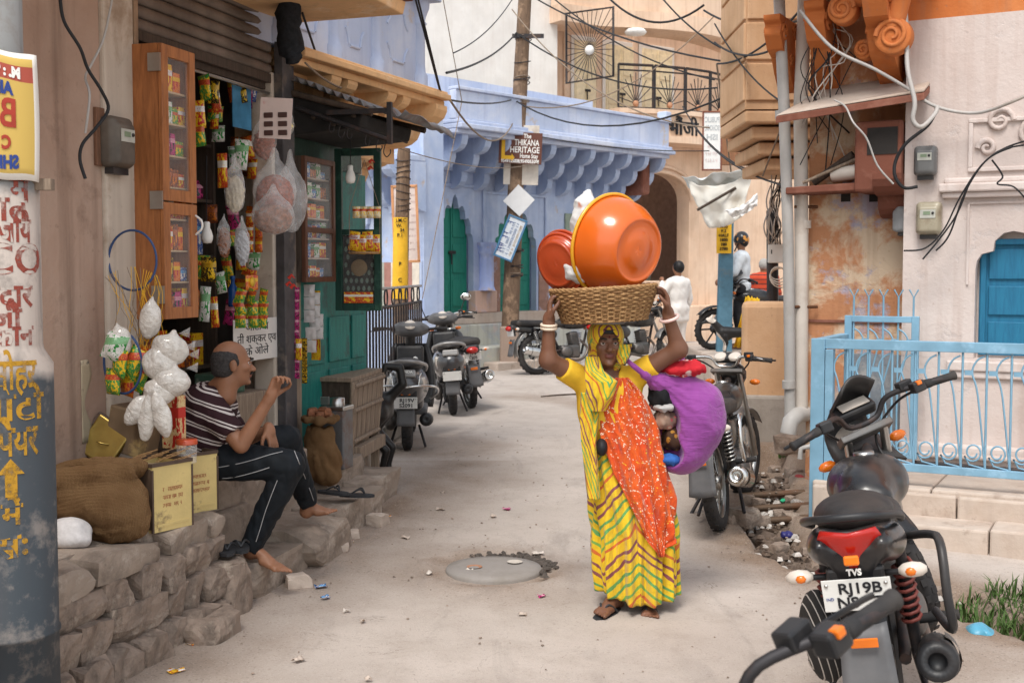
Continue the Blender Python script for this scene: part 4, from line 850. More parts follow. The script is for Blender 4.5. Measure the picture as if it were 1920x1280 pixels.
b = MB(); b.lathe([(r1, -.2), (r1, .43), (r1 + .006, .435), (r1 + .006, .445), (r1, .45), (r1, z1 - .05), (r2 + .004, z1), (r2, z1 + .02), (r2, z2 - .04), (r3 + .004, z2), (r3, z2 + .02), (r3, 6), (0, 6)], (PX, PY, 0), (0, 0, 1), 40); b.build('shaft', m_pole, pole, origin=(PX, PY, 0))
b = MB(); b.fbox(Frame(PX, PY, 90), r3, r3 + .1, -.02, .02, z2 - .06, z2 - .02); b.build('peg', m_oldwood, pole)
for t, py, sz, m_, r in (('ल में', 352, .12, m_wred, r2), ('बात', 392, .12, m_wred, r2), ('कीजिये', 432, .12, m_wred, r2), ('PCO', 488, .15, m_wred, r2), ('केदार', 557, .11, m_wred, r2), ('जी', 598, .1, m_wred, r2), ('दूकान', 632, .1, m_wred, r2), ('मनोहर', 705, .15, m_wyel, r1), ('ओटो', 765, .14, m_wyel, r1), ('रिपेयर', 830, .15, m_wyel, r1), ('में', 965, .11, m_wyel, r1), ('सः', 1025, .12, m_wyel, r1)):
    text(t, sz, cyl_map(PX, PY, r, R_(28), at(30, py, 4.15).z), m_, 'lettering', pole, .001, width=.2 if len(t) > 3 else None, bold=.003)
b = MB(); mp = cyl_map(PX, PY, r1, R_(28), at(30, 900, 4.15).z); b.prism([(-.02, -.06), (.02, -.06), (.02, .02), (.045, .02), (0, .075), (-.045, .02), (-.02, .02)], (0, 0, 0), (1, 0, 0), (0, 1, 0), (0, 0, .002)); b.v = [mp(v) for v in b.v]; b.build('painted_arrow', m_wyel, pole)
# flyer on the pole, lettering seen mirrored
fl = thing('flyer', 'yellow paper flyer curling off the thick utility pole, its lettering mirrored', 'poster', (PX + .1, PY - .12, 2.1)); zt, zb = at(20, 85, 4.15).z, at(20, 328, 4.15).z
def fly(u, v):
    a = R_(-20) + u * R_(95); r = r2 + .01 + (.05 * max(0, u - .55) ** 1.2 * (1 + .4 * math.sin(v * 3))); return Vector((PX + r * math.sin(a), PY - r * math.cos(a), zb + (zt - zb) * v - .02 * u + .004 * math.sin(u * 9 + v * 5)))
b = MB(); b.grid(fly, 16, 10); 
n = NT('flyer_print'); uv = n.sep(n.co('UV')); bd = n.math('MAXIMUM', n.math('GREATER_THAN', uv[0], .93), n.math('MAXIMUM', n.math('LESS_THAN', uv[1], .05), n.math('GREATER_THAN', uv[1], .96))); red = n.math('MULTIPLY', n.math('GREATER_THAN', uv[1], .78), n.math('LESS_THAN', uv[1], .9)); cc = n.mix(red, (.62, .42, .1), (.42, .08, .05)); cc = n.mix(bd, cc, (.78, .74, .68)); m_fly = n.done(cc, .7); b.build('paper', m_fly, fl, solid=.001)
for t, v, sz, m_ in (('M. : 94', .84, .05, m_textwhite), ('All', .7, .06, m_textblue), ("B'", .5, .14, m_textred), ('C', .28, .06, m_textred), ('SHR', .13, .06, m_textblue)):
    text(t, sz, (lambda v_: lambda p: fly(min(.9, max(.02, .56 + p.x / .34)), v_ + p.y / (zt - zb)) + Vector((.25, -1, 0)).normalized() * (.003 + p.z))(v), m_, 'lettering', fl, .0006, mirror=True, bold=.003)
# wooden pole in the middle
WPY = 19.25; wp = thing('wooden_pole', 'leaning wooden utility pole wrapped in wire before the blue house', 'pole', at(957, 690, WPY)); 
pts = [at(953, 715, WPY), at(957, 600, WPY), at(963, 450, WPY), at(969, 300, WPY), at(976, 150, WPY), at(984, 0, WPY), at(992, -150, WPY)]
b = MB(); b.tube(pts, [.17, .14, .13, .125, .115, .105, .1], 14); b.build('shaft', m_polewood, wp)
b = MB(); a_ = at(955, 692, WPY); b.box(a_ + Vector((0, -.05, .32)), (.3, .26, .75)); b.build('base_block', plaster('base_plaster', (.4, .3, .24), (.3, .22, .18), None), wp, bevel=.03)
rnd = random.Random(3)
for k in range(16):
    py = rnd.choice((68, 120, 150, 190, 210, 236, 330, 470, 500, 520)) + rnd.uniform(-5, 5); t = py / 690; c_ = at(984 - 27 * t, py, WPY); r = .115 + .02 * t + .012; b = MB(); b.tube([c_ + Vector((r * math.cos(a), r * math.sin(a), .03 * math.sin(a + k))) for a in np.linspace(0, 6.283, 12)[:-1]], .008, 5, closed=True); b.build('wire_wrap', m_iron if k % 3 else m_oldwood, wp)
b = MB(); b.box(at(990, 68, WPY - .1), (.5, .06, .06)); b.build('cross_arm', m_iron, wp)
def board(name, label, px0, py0, px1, py1, Y, m, lines, tilt=0, th=.02, frame=None, cat='sign', mirror=False, mtext=m_textwhite, group=None):
    c_ = at((px0 + px1) / 2, (py0 + py1) / 2, Y); wd = (px1 - px0) / FPX * Y; ht = (py1 - py0) / FPX * Y; Rm = RY(tilt); th_ = thing(name, label, cat, c_, group)
    b = MB(); b.box(c_, (wd, th, ht), Rm); b.build('panel', m, th_, bevel=.004)
    if frame:
        b = MB()
        for (dx, dz, sx, sz) in ((0, ht / 2, wd + .03, .03), (0, -ht / 2, wd + .03, .03), (wd / 2, 0, .03, ht), (-wd / 2, 0, .03, ht)): b.box(c_ + Rm @ Vector((dx, -th * .6, dz)), (sx, th, sz), Rm)
        b.build('frame', frame, th_, bevel=.004)
    for (t, fx, fz, fs, fw) in lines: text(t, fs * ht, face_M(c_ + Rm @ Vector((fx * wd, -th / 2 - .002, fz * ht)), Rm @ Vector((1, 0, 0)), Rm @ Vector((0, 0, 1))), mtext if not isinstance(fw, tuple) else fw[1], 'lettering', th_, .002, mirror, fw * wd if isinstance(fw, (int, float)) and fw else None, bold=.004 * ht)
    return th_, c_, Rm, wd, ht
m_brown = mat('sign_brown', (.13, .05, .035), .6, .1)
sg, c_, Rm, wd, ht = board('homestay_sign', 'brown sign with white lettering and a bent yellow arrow on the wooden pole', 936, 249, 1016, 307, 19.0, m_brown, (('The', .15, .38, .2, .18), ('THIKANA', .14, .17, .27, .58), ('HERITAGE', .1, -.06, .27, .68), ('Home Stay', .2, -.25, .2, .42), ('9549155008,9549055008', .0, -.42, .16, .88)), 2.5)
b = MB(); q = lambda x, z: c_ + Rm @ Vector((x * wd, -.014, z * ht))
b.prism([(0, 0)], (0, 0, 0), (1, 0, 0), (0, 1, 0), (0, 0, 1)) if False else None
for poly in ([(-.44, -.25), (-.36, -.25), (-.36, .25), (-.32, .25), (-.4, .44), (-.48, .25), (-.44, .25)], [(-.36, -.25), (-.2, -.25), (-.2, -.18), (-.13, -.31), (-.2, -.44), (-.2, -.37), (-.36, -.37), (-.44, -.37), (-.44, -.25)]):
    b = MB(); b.prism([(x * wd, z * ht) for x, z in poly], c_ + Rm @ Vector((0, -.012, 0)), Rm @ Vector((1, 0, 0)), Rm @ Vector((0, 0, 1)), Rm @ Vector((0, -.004, 0))); b.build('arrow', m_yellow, sg)
m_board = mat('faded_board', (.68, .62, .54), .7, .1, c2=(.5, .42, .35), patch=(3, .6, .08))
board('notice_board', 'faded white board fixed behind the brown homestay sign', 945, 236, 1010, 346, 19.18, m_board, (), 1.5)
board('diamond_sign', 'blank white diamond sign turned on its corner on the wooden pole', 952, 355, 994, 397, 19.1, mat('blank_white', (.7, .7, .7), .5, .05), (), 43)
t_, c_, Rm, wd, ht = board('name_plate', 'tilted white plate with blue border and blue writing on the wooden pole', 940, 407, 974, 486, 19.0, mat('plate_white', (.62, .66, .7), .5, .05), (), 22, frame=mat('plate_blue', (.08, .2, .35), .5))
for k, (hh, m_) in enumerate(((.09, m_textblue), (.05, mat('faint_blue', (.25, .33, .5), .7)), (.05, mat('faint_blue', (.25, .33, .5), .7)), (.045, mat('faint_ochre', (.6, .48, .34), .7)))): scribble(c_ + Rm @ Vector((-.085 + k * .06, -.013, 0)), Rm @ Vector((0, 0, 1)), Rm @ Vector((-1, 0, 0)), .52, hh, m_, t_, k + 3)
# yellow marked pole at the fence with framed board
YP = 13.6; yp = thing('marked_pole', 'wooden pole with yellow painted number panel behind the grille fence', 'pole', at(752, 700, YP))
b = MB(); b.tube([at(749, 730, YP), at(752, 500, YP), at(757, 290, YP), at(758, 278, YP)], [.09, .085, .075, .07], 12); b.build('shaft', m_polewood, yp)
b = MB(); b.tube([at(750, 560, YP - .005), at(752, 408, YP - .005)], [.093, .088], 14, cap=False); b.build('painted_band', m_yellow, yp)
for t, px_, py, sz_ in (('J.M.C', 752, 413, .055), ('W.', 748, 423, .052), ('34', 754, 431.5, .052), ('P.1', 750, 441, .055), ('P', 750, 495, .06), ('C', 750, 525, .06), ('1', 750, 545, .06)): text(t, sz_, face_M(at(px_, py, YP - .1), (1, 0, 0), (0, 0, 1)), m_textblack, 'lettering', yp, .002, bold=.0008)
for k in range(9): c_ = at(756, 300 + k * 12, YP); b = MB(); b.tube([c_ + Vector((.083 * math.cos(a), .083 * math.sin(a), .02 * math.sin(a + k))) for a in np.linspace(0, 6.283, 12)[:-1]], .005, 5, closed=True); b.build('wire_wrap', m_iron, yp)
nt_, nc_, nR_, nw_, nh_ = board('framed_notice', 'pale notice in an orange wooden frame leaning behind the marked pole', 738, 350, 783, 490, 14.2, mat('paper_notice', (.7, .6, .56), .8, .08), (), -2, frame=mat('orange_frame', (.6, .3, .15), .6), mtext=m_textred)
for k in range(9): scribble(nc_ + nR_ @ Vector((.02, -.012, nh_ * (.38 - k * .09))), nR_ @ Vector((1, 0, 0)), nR_ @ Vector((0, 0, 1)), nw_ * .75, .028, mat('faint_pink', (.6, .46, .44), .8), nt_, k + 20, False)
# blue steel pole with tarpaulin
BP = 17.25; bp = thing('blue_pole', 'flat blue steel pole with a yellow painted number panel in the lane', 'pole', at(1358, 655, BP))
b = MB(); A, B = at(1357, 662, BP), at(1364, 330, BP); b.hexa([A + Vector((x, y, 0)) for x, y in ((-.11, -.07), (.11, -.07), (.11, .07), (-.11, .07))] + [B + Vector((x, y, 0)) for x, y in ((-.09, -.07), (.09, -.07), (.09, .07), (-.09, .07))]); b.build('shaft', mat('teal_paint', (.09, .2, .28), .6, .2, c2=(.16, .17, .16), patch=(2, .6, .06)), bp, bevel=.02)
A, B = at(1356, 475, BP - .11), at(1359, 398, BP - .11); b = MB(); b.box((A + B) / 2, (.21, .02, (B - A).z)); b.build('painted_band', m_yellow, bp)
for k, t in enumerate(('W35', 'JMC', 'W35', 'P.2', 'HALF', '1800', '180', '3780')): text(t, .06, face_M(at(1357, 408 + k * 8.4, BP - .13), (1, 0, 0), (0, 0, 1)), m_textblack, 'lettering', bp, .003, bold=.0008)
def cloth(name, label, P4, m, fold=.05, seed=0, nu=26, nv=20, sag=.1, cat='cloth', group=None, parent=None):
    A, B, C_, D_ = P4; dn = (B - A).cross(D_ - A).normalized()
    def f(u, v):
        p = A * (1 - u) * (1 - v) + B * u * (1 - v) + C_ * u * v + D_ * (1 - u) * v
        q = Vector((u * 4 + seed, v * 3, seed)); return p + dn * (fold * (math.sin(u * 17 + seed + 3 * v) * (.3 + .7 * v) + 1.3 * mnoise.noise(q * 1.3))) - Vector((0, 0, sag * math.sin(math.pi * u) * (1 - v * .4) + .03 * mnoise.noise(q * 2)))
    b = MB(); b.grid(f, nu, nv); return b.build(name, m, parent, label, cat, group, solid=.004)
m_tarp = mat('tarp_cloth', (.74, .72, .66), .85, .1, 4, .1, c2=(.72, .62, .48), patch=(1.5, .6, .1)); m_gtarp = mat('grey_tarp', (.66, .7, .7), .8, .08)
cloth('tarpaulin', 'grey white tarpaulin sheet stretched over the lane by cords', (at(1278, 335, 16.60), at(1412, 305, 16.10), at(1400, 345, 16.50), at(1305, 372, 17.10)), m_gtarp, .06, 2, sag=.05, cat='tarpaulin')
cloth('hanging_cloth', 'dirty cream awning cloth sagging in a bag shape against the blue pole', (at(1288, 340, 16.6), at(1412, 322, 16.2), at(1392, 405, 16.3), at(1325, 425, 16.6)), m_tarp, .045, 5, sag=.12, cat='awning')
cloth('hanging_cloth', 'bright white rag hanging over the lane beside the cream awning cloth', (at(1358, 395, 15.90), at(1420, 362, 15.70), at(1420, 385, 15.70), at(1375, 408, 15.90)), mat('white_rag', (.85, .85, .84), .8, .04), .04, 8, sag=.05, cat='cloth')
b = MB(); b.tube([at(1307, 394, 16.40), at(1380, 352, 16.30)], .02, 6); b.build('awning_pole', m_darkwood, None, 'thin dark stick propping the cream awning cloth', 'pole')
sc_, scc_, scR_, scw_, sch_ = board('school_sign', 'tall white school sign with mirrored grey lettering beside the peach balcony', 1318, 211, 1352, 318, 21.5, mat('sign_white', (.72, .72, .7), .5, .05), (('PUBLIC', 0, .36, .13, .8), ('SCHOOL', 0, .22, .13, .8), ('ISH', 0, .06, .14, .6)), 0, frame=m_redstone, mirror=True, mtext=mat('grey_lettering', (.45, .47, .48), .6))
for k in range(3): scribble(scc_ + Vector((0, -.012, sch_ * (-.1 - k * .12))), (1, 0, 0), (0, 0, 1), scw_ * .75, .1, mat('faint_rose', (.66, .56, .54), .7), sc_, k + 40, False)
b = MB(); b.box(at(1367, 245, 22.2), (.3, .2, 1.25)); b.build('timber_post', wood('red_timber', (.3, .14, .07), None, .7), None, 'reddish square timber post standing behind the school sign', 'post')
# ================================================================== grille fence behind the scooters
FA, FB = Vector((-1.27, 9.75, 0)), Vector((-1.0, 13.2, 0)); fz0, fz1 = .3, at(690, 583, 9.9).z; fe = thing('grille_fence', 'black iron bar fence with a row of rings along the top beside the green shop', 'fence', FA.lerp(FB, .5))
for k in range(25):
    p = FA.lerp(FB, k / 24); b = MB(); b.tube([p + Vector((0, 0, fz0)), p + Vector((0, 0, fz1))], .011, 6); b.build('bar', m_iron, fe)
for z in (fz0 + .05, fz1, fz1 + .17): b = MB(); b.tube([FA + Vector((0, 0, z)), FB + Vector((0, 0, z))], .014, 6); b.build('rail', m_steel if z > fz1 else m_iron, fe)
for k in range(9):
    p = FA.lerp(FB, (k + .5) / 9) + Vector((0, 0, fz1 + .085)); d = (FB - FA).normalized(); b = MB(); b.tube([p + d * (.08 * math.cos(a)) + Vector((0, 0, .08 * math.sin(a))) for a in np.linspace(0, 6.283, 17)[:-1]], .009, 5, closed=True); b.build('ring', m_iron, fe)
b = MB(); b.box(((FA + FB) / 2) + Vector((-.02, 0, .15)), (.14, 3.5, .4), RZ(-4.5)); b.build('kerb', m_concrete, fe, bevel=.02)
# ================================================================== blue railing and gate on the right
def rbar(name, pts, m, parent, r=.008, sq=False):
    b = MB(); b.tube(pts, r, 6); return b.build(name, m, parent)
rl = thing('railing', 'light blue painted iron railing with scrollwork along the forecourt edge', 'railing', RR.w(.6, 0, PLT)); ZR0, ZR1 = .5, 1.275
b = MB(); b.fbox(RR, 0, 2.6, -.022, .022, ZR1 - .035, ZR1 + .03); b.build('top_rail', m_lbpaint, rl, bevel=.004)
b = MB(); b.fbox(RR, .03, 2.6, -.015, .015, ZR0 - .03, ZR0 + .02); b.build('bottom_rail', m_lbpaint, rl, bevel=.004)
b = MB(); b.fbox(RR, -.09, -.0, -.03, .03, .1, ZR1 + .03); b.fbox(RR, .004, .055, -.035, .035, .1, ZR1 - .04); b.build('post', m_lbpaint, rl, bevel=.004)
b = MB(); b.fbox(RR, -.075, -.01, -.75, -.03, ZR1 - .03, ZR1 + .03); b.build('side_rail', m_lbpaint, rl, bevel=.004)
s = .14
while s < 1.9:
    rbar('bar', [RR.w(s, 0, ZR0), RR.w(s, 0, ZR1 - .03)], m_lbpaint, rl, .0075)
    rbar('curl', spline([RR.w(s, 0, ZR0 + .02), RR.w(s - .05, 0, ZR1 - .3), RR.w(s - .085, 0, ZR1 - .16), RR.w(s - .06, 0, ZR1 - .085), RR.w(s - .015, 0, ZR1 - .055)], 5), m_lbpaint, rl, .006)
    b = MB(); b.fbox(RR, s - .13, s - .085, -.006, .006, ZR1 - .175, ZR1 - .145); b.build('tie', m_lbpaint, rl)
    pts = [RR.w(s + .07 + .055 * (1 - .55 * k / 22) * math.cos(.4 * k + 3.6), 0, ZR0 + .12 + .06 * (1 - .5 * k / 22) * math.sin(.4 * k + 3.6)) for k in range(23)]; rbar('scroll', [RR.w(s + .14, 0, ZR0 + .02), RR.w(s + .05, 0, ZR0 + .04)] + pts, m_lbpaint, rl, .006)
    s += .142
gt = thing('gate', 'light blue iron gate leaf with forked spikes standing behind the railing', 'gate', RH.w(-.4, .3, PLT)); GN = .22
g0, _ = RH.px(1583, 700, GN); g1, _ = RH.px(1722, 700, GN); gzt = RH.px(1650, 592, GN)[1]; gzb = PLT + .06
b = MB(); b.fbox(RH, g0, g0 + .05, GN - .02, GN + .02, gzb, gzt); b.fbox(RH, g1 - .05, g1, GN - .02, GN + .02, gzb, gzt); b.fbox(RH, g0 + .05, g1 - .05, GN - .02, GN + .02, gzt - .045, gzt - .002); b.fbox(RH, g0 + .05, g1 - .05, GN - .02, GN + .02, gzb, gzb + .04); b.build('frame', m_lbpaint, gt, bevel=.004)
for k in range(5):
    s = g0 + .06 + (g1 - g0 - .1) * k / 4; rbar('bar', [RH.w(s, GN, gzb + .03), RH.w(s, GN, gzt + .14)], m_lbpaint, gt, .007)
    b = MB(); b.tube([RH.w(s - .03, GN, gzt + .185), RH.w(s, GN, gzt + .13), RH.w(s + .03, GN, gzt + .185)], .006, 5); b.build('fork', m_lbpaint, gt)
    if k: rbar('curl', spline([RH.w(s - .1, GN, gzb + .5), RH.w(s - .035, GN, gzt - .22), RH.w(s - .05, GN, gzt - .13), RH.w(s - .1, GN, gzt - .09)], 5), m_lbpaint, gt, .006); b = MB(); b.fbox(RH, s - .045, s, GN - .005, GN + .005, gzt - .2, gzt - .16); b.build('tie', m_lbpaint, gt)
for s in (g0 + .12, (g0 + g1) / 2, g1 - .12): pts = [RH.w(s + .05 * math.cos(a), GN, gzb + .12 + .05 * math.sin(a)) for a in np.linspace(0, 6.283, 15)[:-1]]; b = MB(); b.tube(pts, .006, 5, closed=True); b.build('ring', m_lbpaint, gt)
# ================================================================== pipes, meters, junction box
m_pvc = mat('grey_pvc', (.42, .4, .38), .45, .1, 5, .05, c2=(.3, .25, .21), patch=(2.5, .62, .08)); m_pvc2 = mat('cream_pvc', (.6, .54, .48), .5, .1, 5, .05, c2=(.4, .32, .26), patch=(2.5, .6, .08))
def pipe(label, P, r, m, collars):
    t = thing('drain_pipe', label, 'pipe', P[-1]); b = MB(); b.tube(P, r, 14); b.build('tube', m, t)
    for k in collars: p = P[0].lerp(P[-1], k); b = MB(); d = (P[-1] - P[0]).normalized(); b.tube([p - d * .03, p + d * .03], r * 1.18, 14); b.build('collar', m, t)
    return t
t_ = pipe('grey plastic drain pipe, the leaning one of the pair on the peeling wall', [at(1460, -20, 9.0), at(1470, 200, 9.0), at(1478, 450, 9.05), at(1481, 690, 9.1), at(1481, 800, 9.1)], .042, m_pvc, (.28, .9))
t_ = pipe('cream plastic drain pipe with iron clamps, upright beside the leaning grey one', [at(1510, -20, 9.05), at(1501, 200, 9.08), at(1503, 500, 9.1), at(1502, 770, 9.15)], .052, m_pvc2, (.26, .55))
for py in (388, 575): b = MB(); p = at(1503, py, 9.1); b.tube([p - Vector((.06, .03, 0)), p + Vector((.12, .0, 0))], .012, 6); b.build('clamp', metal('rusty', (.2, .1, .06), .7, .8), t_)
t_ = pipe('short bent sewage pipe end at the foot of the peeling wall', [at(1478, 812, 9.0), at(1482, 790, 9.0), at(1495, 778, 9.05), at(1512, 775, 9.2)], .062, m_pvc, ())
b = MB(); b.tube([at(1500, 860, 8.7), at(1502, 840, 8.7), at(1520, 836, 8.7)], .02, 8); b.build('water_pipe', m_pvc, None, 'thin elbow water pipe beside the sewage pipe end', 'pipe')
def meter(label, fr, s, n, z, m, side=0, sc=1.0):
    t = thing('electric_meter', label, 'electric meter', fr.w(s, n, z), 'electricity meters')
    f = rbox((0, 0, 0), (.075 * sc, .045, .1 * sc), .03); f = su(.02, f, rbox((0, -.035, -.01), (.06 * sc, .03, .08 * sc), .02))
    # local x=along, -y=outward
    M = Matrix((fr.u.to_3d(), -fr.n.to_3d(), Vector((0, 0, 1)))).transposed()
    W, Q = nets(f, (-.1 * sc, -.09, -.13 * sc), (.1 * sc, .06, .13 * sc), .008); Wd = np.array([fr.w(s, n + .045, z) + M @ Vector(p) for p in W]); me = mesh_np(Wd - np.array(fr.w(s, n, z)), Q); me.materials.append(m); link_mesh('case', me, t, fr.w(s, n, z))
    if not side:
        b = MB(); b.fbox(fr, s - .045 * sc, s + .045 * sc, n + .111, n + .114, z - .0 * sc, z + .05 * sc); b.build('display', mat('meter_face', (.45, .45, .4), .4), t); b = MB(); b.fbox(fr, s - .025 * sc, s + .015 * sc, n + .1145, n + .116, z + .02 * sc, z + .04 * sc); b.build('digits', mat('lcd', (.2, .26, .17), .3), t)
        b = MB(); b.lathe([(.009, 0), (.009, .006), (0, .006)], fr.w(s + .03 * sc, n + .114, z + .03 * sc), fr.n, 10); b.build('button', m_black, t)
    b = MB(); b.fbox(fr, s - .05 * sc, s + .05 * sc, n + .02, n + .07, z - .125 * sc, z - .1 * sc); b.build('terminal_cover', m_black, t)
    return t
m_met1 = mat('smoky_plastic', (.12, .12, .12), .25, .2, 6, .03, .5); m_met2 = mat('yellowed_plastic', (.33, .29, .21), .3, .2, 6, .05, .5, c2=(.2, .15, .1), patch=(6, .6, .08)); m_met3 = mat('old_brown_plastic', (.1, .085, .07), .5, .3, 9, .1, .4, dust=.4)
s, z = RH.px(1738, 303); meter('smoky clear electricity meter on the pink wall, above the yellowed one', RH, s, .0, z, m_met1, 0, 1.05)
s, z = RH.px(1744, 410); meter('yellowed electricity meter on the pink wall below the smoky one', RH, s, .0, z, m_met2, 0, 1.15)
SIDE = Frame(*RH.w(-.03, -.16, 0).xy, 28, True)
for py, lab in ((318, 'grey meter box seen edge-on, the upper one at the pink corner'), (410, 'grey meter box with orange button, the lower one at the pink corner')):
    z = at(1690, py, 8.6).z; meter(lab, SIDE, 0, -.02, z, mat('grey_meter', (.3, .31, .32), .4, .1), 1, .95)
mt = meter('old brown electricity meter wired on the brown plaster wall by the shop', LF, LF.px(203, 268)[0], .0, LF.px(203, 268)[1], m_met3, 0, 1.25)
b = MB(); s, z = LF.px(203, 268); b.fbox(LF, s - .12, s + .1, 0, .02, z - .12, z + .16); b.build('back_board', wood('meter_board', (.2, .1, .06), None, .7), mt, bevel=.003)
jb = thing('junction_box', 'white cable junction box on the dark post in the lane', 'junction box', at(1457, 475, 12)); b = MB(); b.box(at(1458, 475, 12), (.19, .1, .19), RZ(-14)); b.build('case', m_white, jb, bevel=.01)
for dx in (-.045, .04): b = MB(); b.box(at(1458, 472, 11.94) + Vector((dx, .02 - dx * .2, 0)), (.03, .01, .04)); b.build('slot', m_black, jb)
b = MB(); b.tube([at(1449, 600, 12.1), at(1448, 395, 12.1)], .06, 8); b.build('dark_post', m_iron, None, 'dark iron post wrapped in cables carrying the white junction box', 'post')
# ================================================================== manhole
mh = thing('manhole_cover', 'round concrete manhole cover set in broken asphalt', 'manhole', (MH.x, MH.y, MH.z))
b = MB(); b.lathe([(0, .012), (.2, .014), (.268, .01), (.275, -.004), (.275, -.04)], (MH.x, MH.y, gz(MH.y)), (0, 0, 1), 48); b.build('lid', plaster('manhole_concrete', (.31, .285, .265), (.25, .225, .2), None, (3, .55, .12), streak=0, bump=.25), mh)
for px, py, m_ in ((1005 / 3.048 + 560, 632 / 3.048 + 860, (.4, .2, .12)), (1235 / 3.048 + 560, 603 / 3.048 + 860, (.55, .5, .44))):
    p = gnd(px, py); b = MB(); b.lathe([(.045, .0185), (.03, .0135), (0, .0125)], (p.x, p.y, gz(p.y)), (0, 0, 1), 14); b.build('lift_hole', mat('hole%d' % int(px), m_, .9), mh)
# ================================================================== debris on the hood and ledge
zl2 = zl + .03
for A, B, r, m_, lab in ((RH.w(-.55, -.12, zl2 + .06), RH.w(-.22, -.05, zl2 + .08), .055, m_pvc2, 'broken cream pipe stub lying on the stone ledge'), (RH.w(-.75, -.02, zl2), RH.w(-.3, -.1, zl2 + .2), .012, m_oldwood, 'thin stick leaning on the ledge debris'), (RH.w(-.7, -.15, zl2 + .01), RH.w(-.4, -.1, zl2 + .2), .03, m_darkwood, 'dark broken board propped on the ledge'), (RH.w(-.25, -.12, zl2 + .04), RH.w(-.12, -.1, zl2 + .05), .05, m_iron, 'rusted iron piece on the ledge by the niche')):
    b = MB(); b.tube([A, B], r, 12, cap=r < .05); b.build('ledge_debris', m_, None, lab, 'debris')
# ================================================================== overhead and wall cables
cab_n = [0]
def cable(P, r=.008, m=None, lab=None):
    labs = ('black overhead cable strung across the street', 'grey wall cable looping over the right-hand houses', 'thin pale cord tied between the houses'); k = 0 if m is None else (1 if m == 'g' else 2); cab_n[0] += 1
    b = MB(); b.tube(P, r, 5); b.build('cable', (m_iron, m_pvc, m_oldwood)[k], None, lab or labs[k], 'cable', ('overhead cables', 'wall cables', 'tied cords')[k])
A_ = lambda px, py, Y: at(px, py, Y)
blk = mat('cable_black', (.02, .02, .022), .6, .1); m_iron_c = blk
for (x0, y0, d0, x1, y1, d1, sg, r) in ((837, 137, 10.5, 968, 62, 19.2, .1, .012), (968, 62, 19.2, 1345, 165, 16, .3, .012), (960, 18, 19.2, 1330, 240, 14, .4, .01), (1000, -5, 19.2, 1480, 130, 12, .2, .012), (1035, -5, 20, 1340, 150, 18, .2, .012), (960, 185, 19.3, 1520, 95, 11, .55, .012), (960, 195, 19.3, 1340, 30, 18, .5, .01), (960, 245, 19.3, 1330, 283, 19, .1, .008), (830, 185, 10, 960, 187, 19.2, .05, .01), (845, 190, 9.7, 962, 230, 19.2, .3, .01), (778, -5, 8.6, 828, 182, 9.7, .0, .008), (783, -5, 8.6, 829, 183, 9.7, .0, .008), (830, -5, 15, 866, 190, 16, 0, .006), (866, 190, 16, 792, 560, 15, 0, .006), (567, 25, 7.5, 606, 140, 8.3, 0, .008), (606, 140, 8.3, 690, 40, 10, 0, .006), (572, 118, 7.5, 640, 165, 8, .02, .007), (1140, -5, 15, 1320, 10, 14, .25, .014), (1240, -5, 14, 1400, 110, 12, .1, .01), (1320, 20, 14, 1600, -5, 9, .2, .012), (1344, 120, 16, 1372, 330, 20, .0, .014), (1300, 235, 18, 1480, 350, 10, .15, .01), (1280, 200, 19, 1440, 330, 12, .2, .01), (1340, 45, 12, 1480, 200, 9.5, .1, .008), (1340, 80, 12, 1500, 60, 9.2, .15, .01), (1345, 120, 12, 1500, 20, 9.2, .1, .01), (850, 100, 10, 960, 0, 14, .08, .006), (1480, 200, 9, 1430, 330, 11, .0, .008), (690, 258, 9.5, 1010, 305, 18.8, .15, .005)):
    b = MB(); b.tube(catenary(A_(x0, y0, d0), A_(x1, y1, d1), sg), r, 5); b.build('cable', blk if (x0 + y0) % 3 else m_oldwood, None, 'overhead cable strung across the street between houses and poles', 'cable', 'overhead cables'); cab_n[0] += 1
rnd = random.Random(11)
for k in range(14):
    x0 = rnd.uniform(1505, 1560); y0 = rnd.uniform(-10, 60); x1 = rnd.uniform(1500, 1600); y1 = rnd.uniform(180, 330); b = MB()
    b.tube(spline([A_(x0, y0, 8.9), A_(rnd.uniform(1510, 1600), rnd.uniform(60, 130), 8.8), A_(rnd.uniform(1500, 1590), rnd.uniform(130, 200), 8.85), A_(x1, y1, 9.0)], 7), rnd.choice((.004, .005, .007)), 5); b.build('cable', (blk, m_pvc2, blk)[k % 3], None, 'loose tangled cable hanging on the peeling wall by the drain pipes', 'cable', 'tangled cables on the peeling wall')
for k in range(14):
    b = MB(); x0 = 1450 + rnd.uniform(-8, 14); b.tube(spline([A_(x0 + rnd.uniform(0, 20), 330 + rnd.uniform(-30, 20), 11.6), A_(x0 + rnd.uniform(-14, 14), 380, 11.7), A_(x0 + rnd.uniform(-16, 12), 425, 11.7), A_(1452 + rnd.uniform(-12, 12), 458, 11.85)], 6), .007, 5); b.build('cable', (m_pvc, blk, m_pvc2)[k % 3], None, 'loose cable bundled above the white junction box', 'cable', 'cables above the junction box')
for k in range(4): c_ = A_(1458 + k * 2, 512 + k * 3, 11.8); r = .07 + .012 * k; b = MB(); b.tube([c_ + Vector((r * math.cos(a), .02 * math.sin(2 * a + k), r * .9 * math.sin(a))) for a in np.linspace(0, 6.28, 18)[:-1]], .006, 5, closed=True); b.build('cable', m_pvc2, None, 'coil of pale cable hanging below the junction box', 'cable', 'pale cable coils')
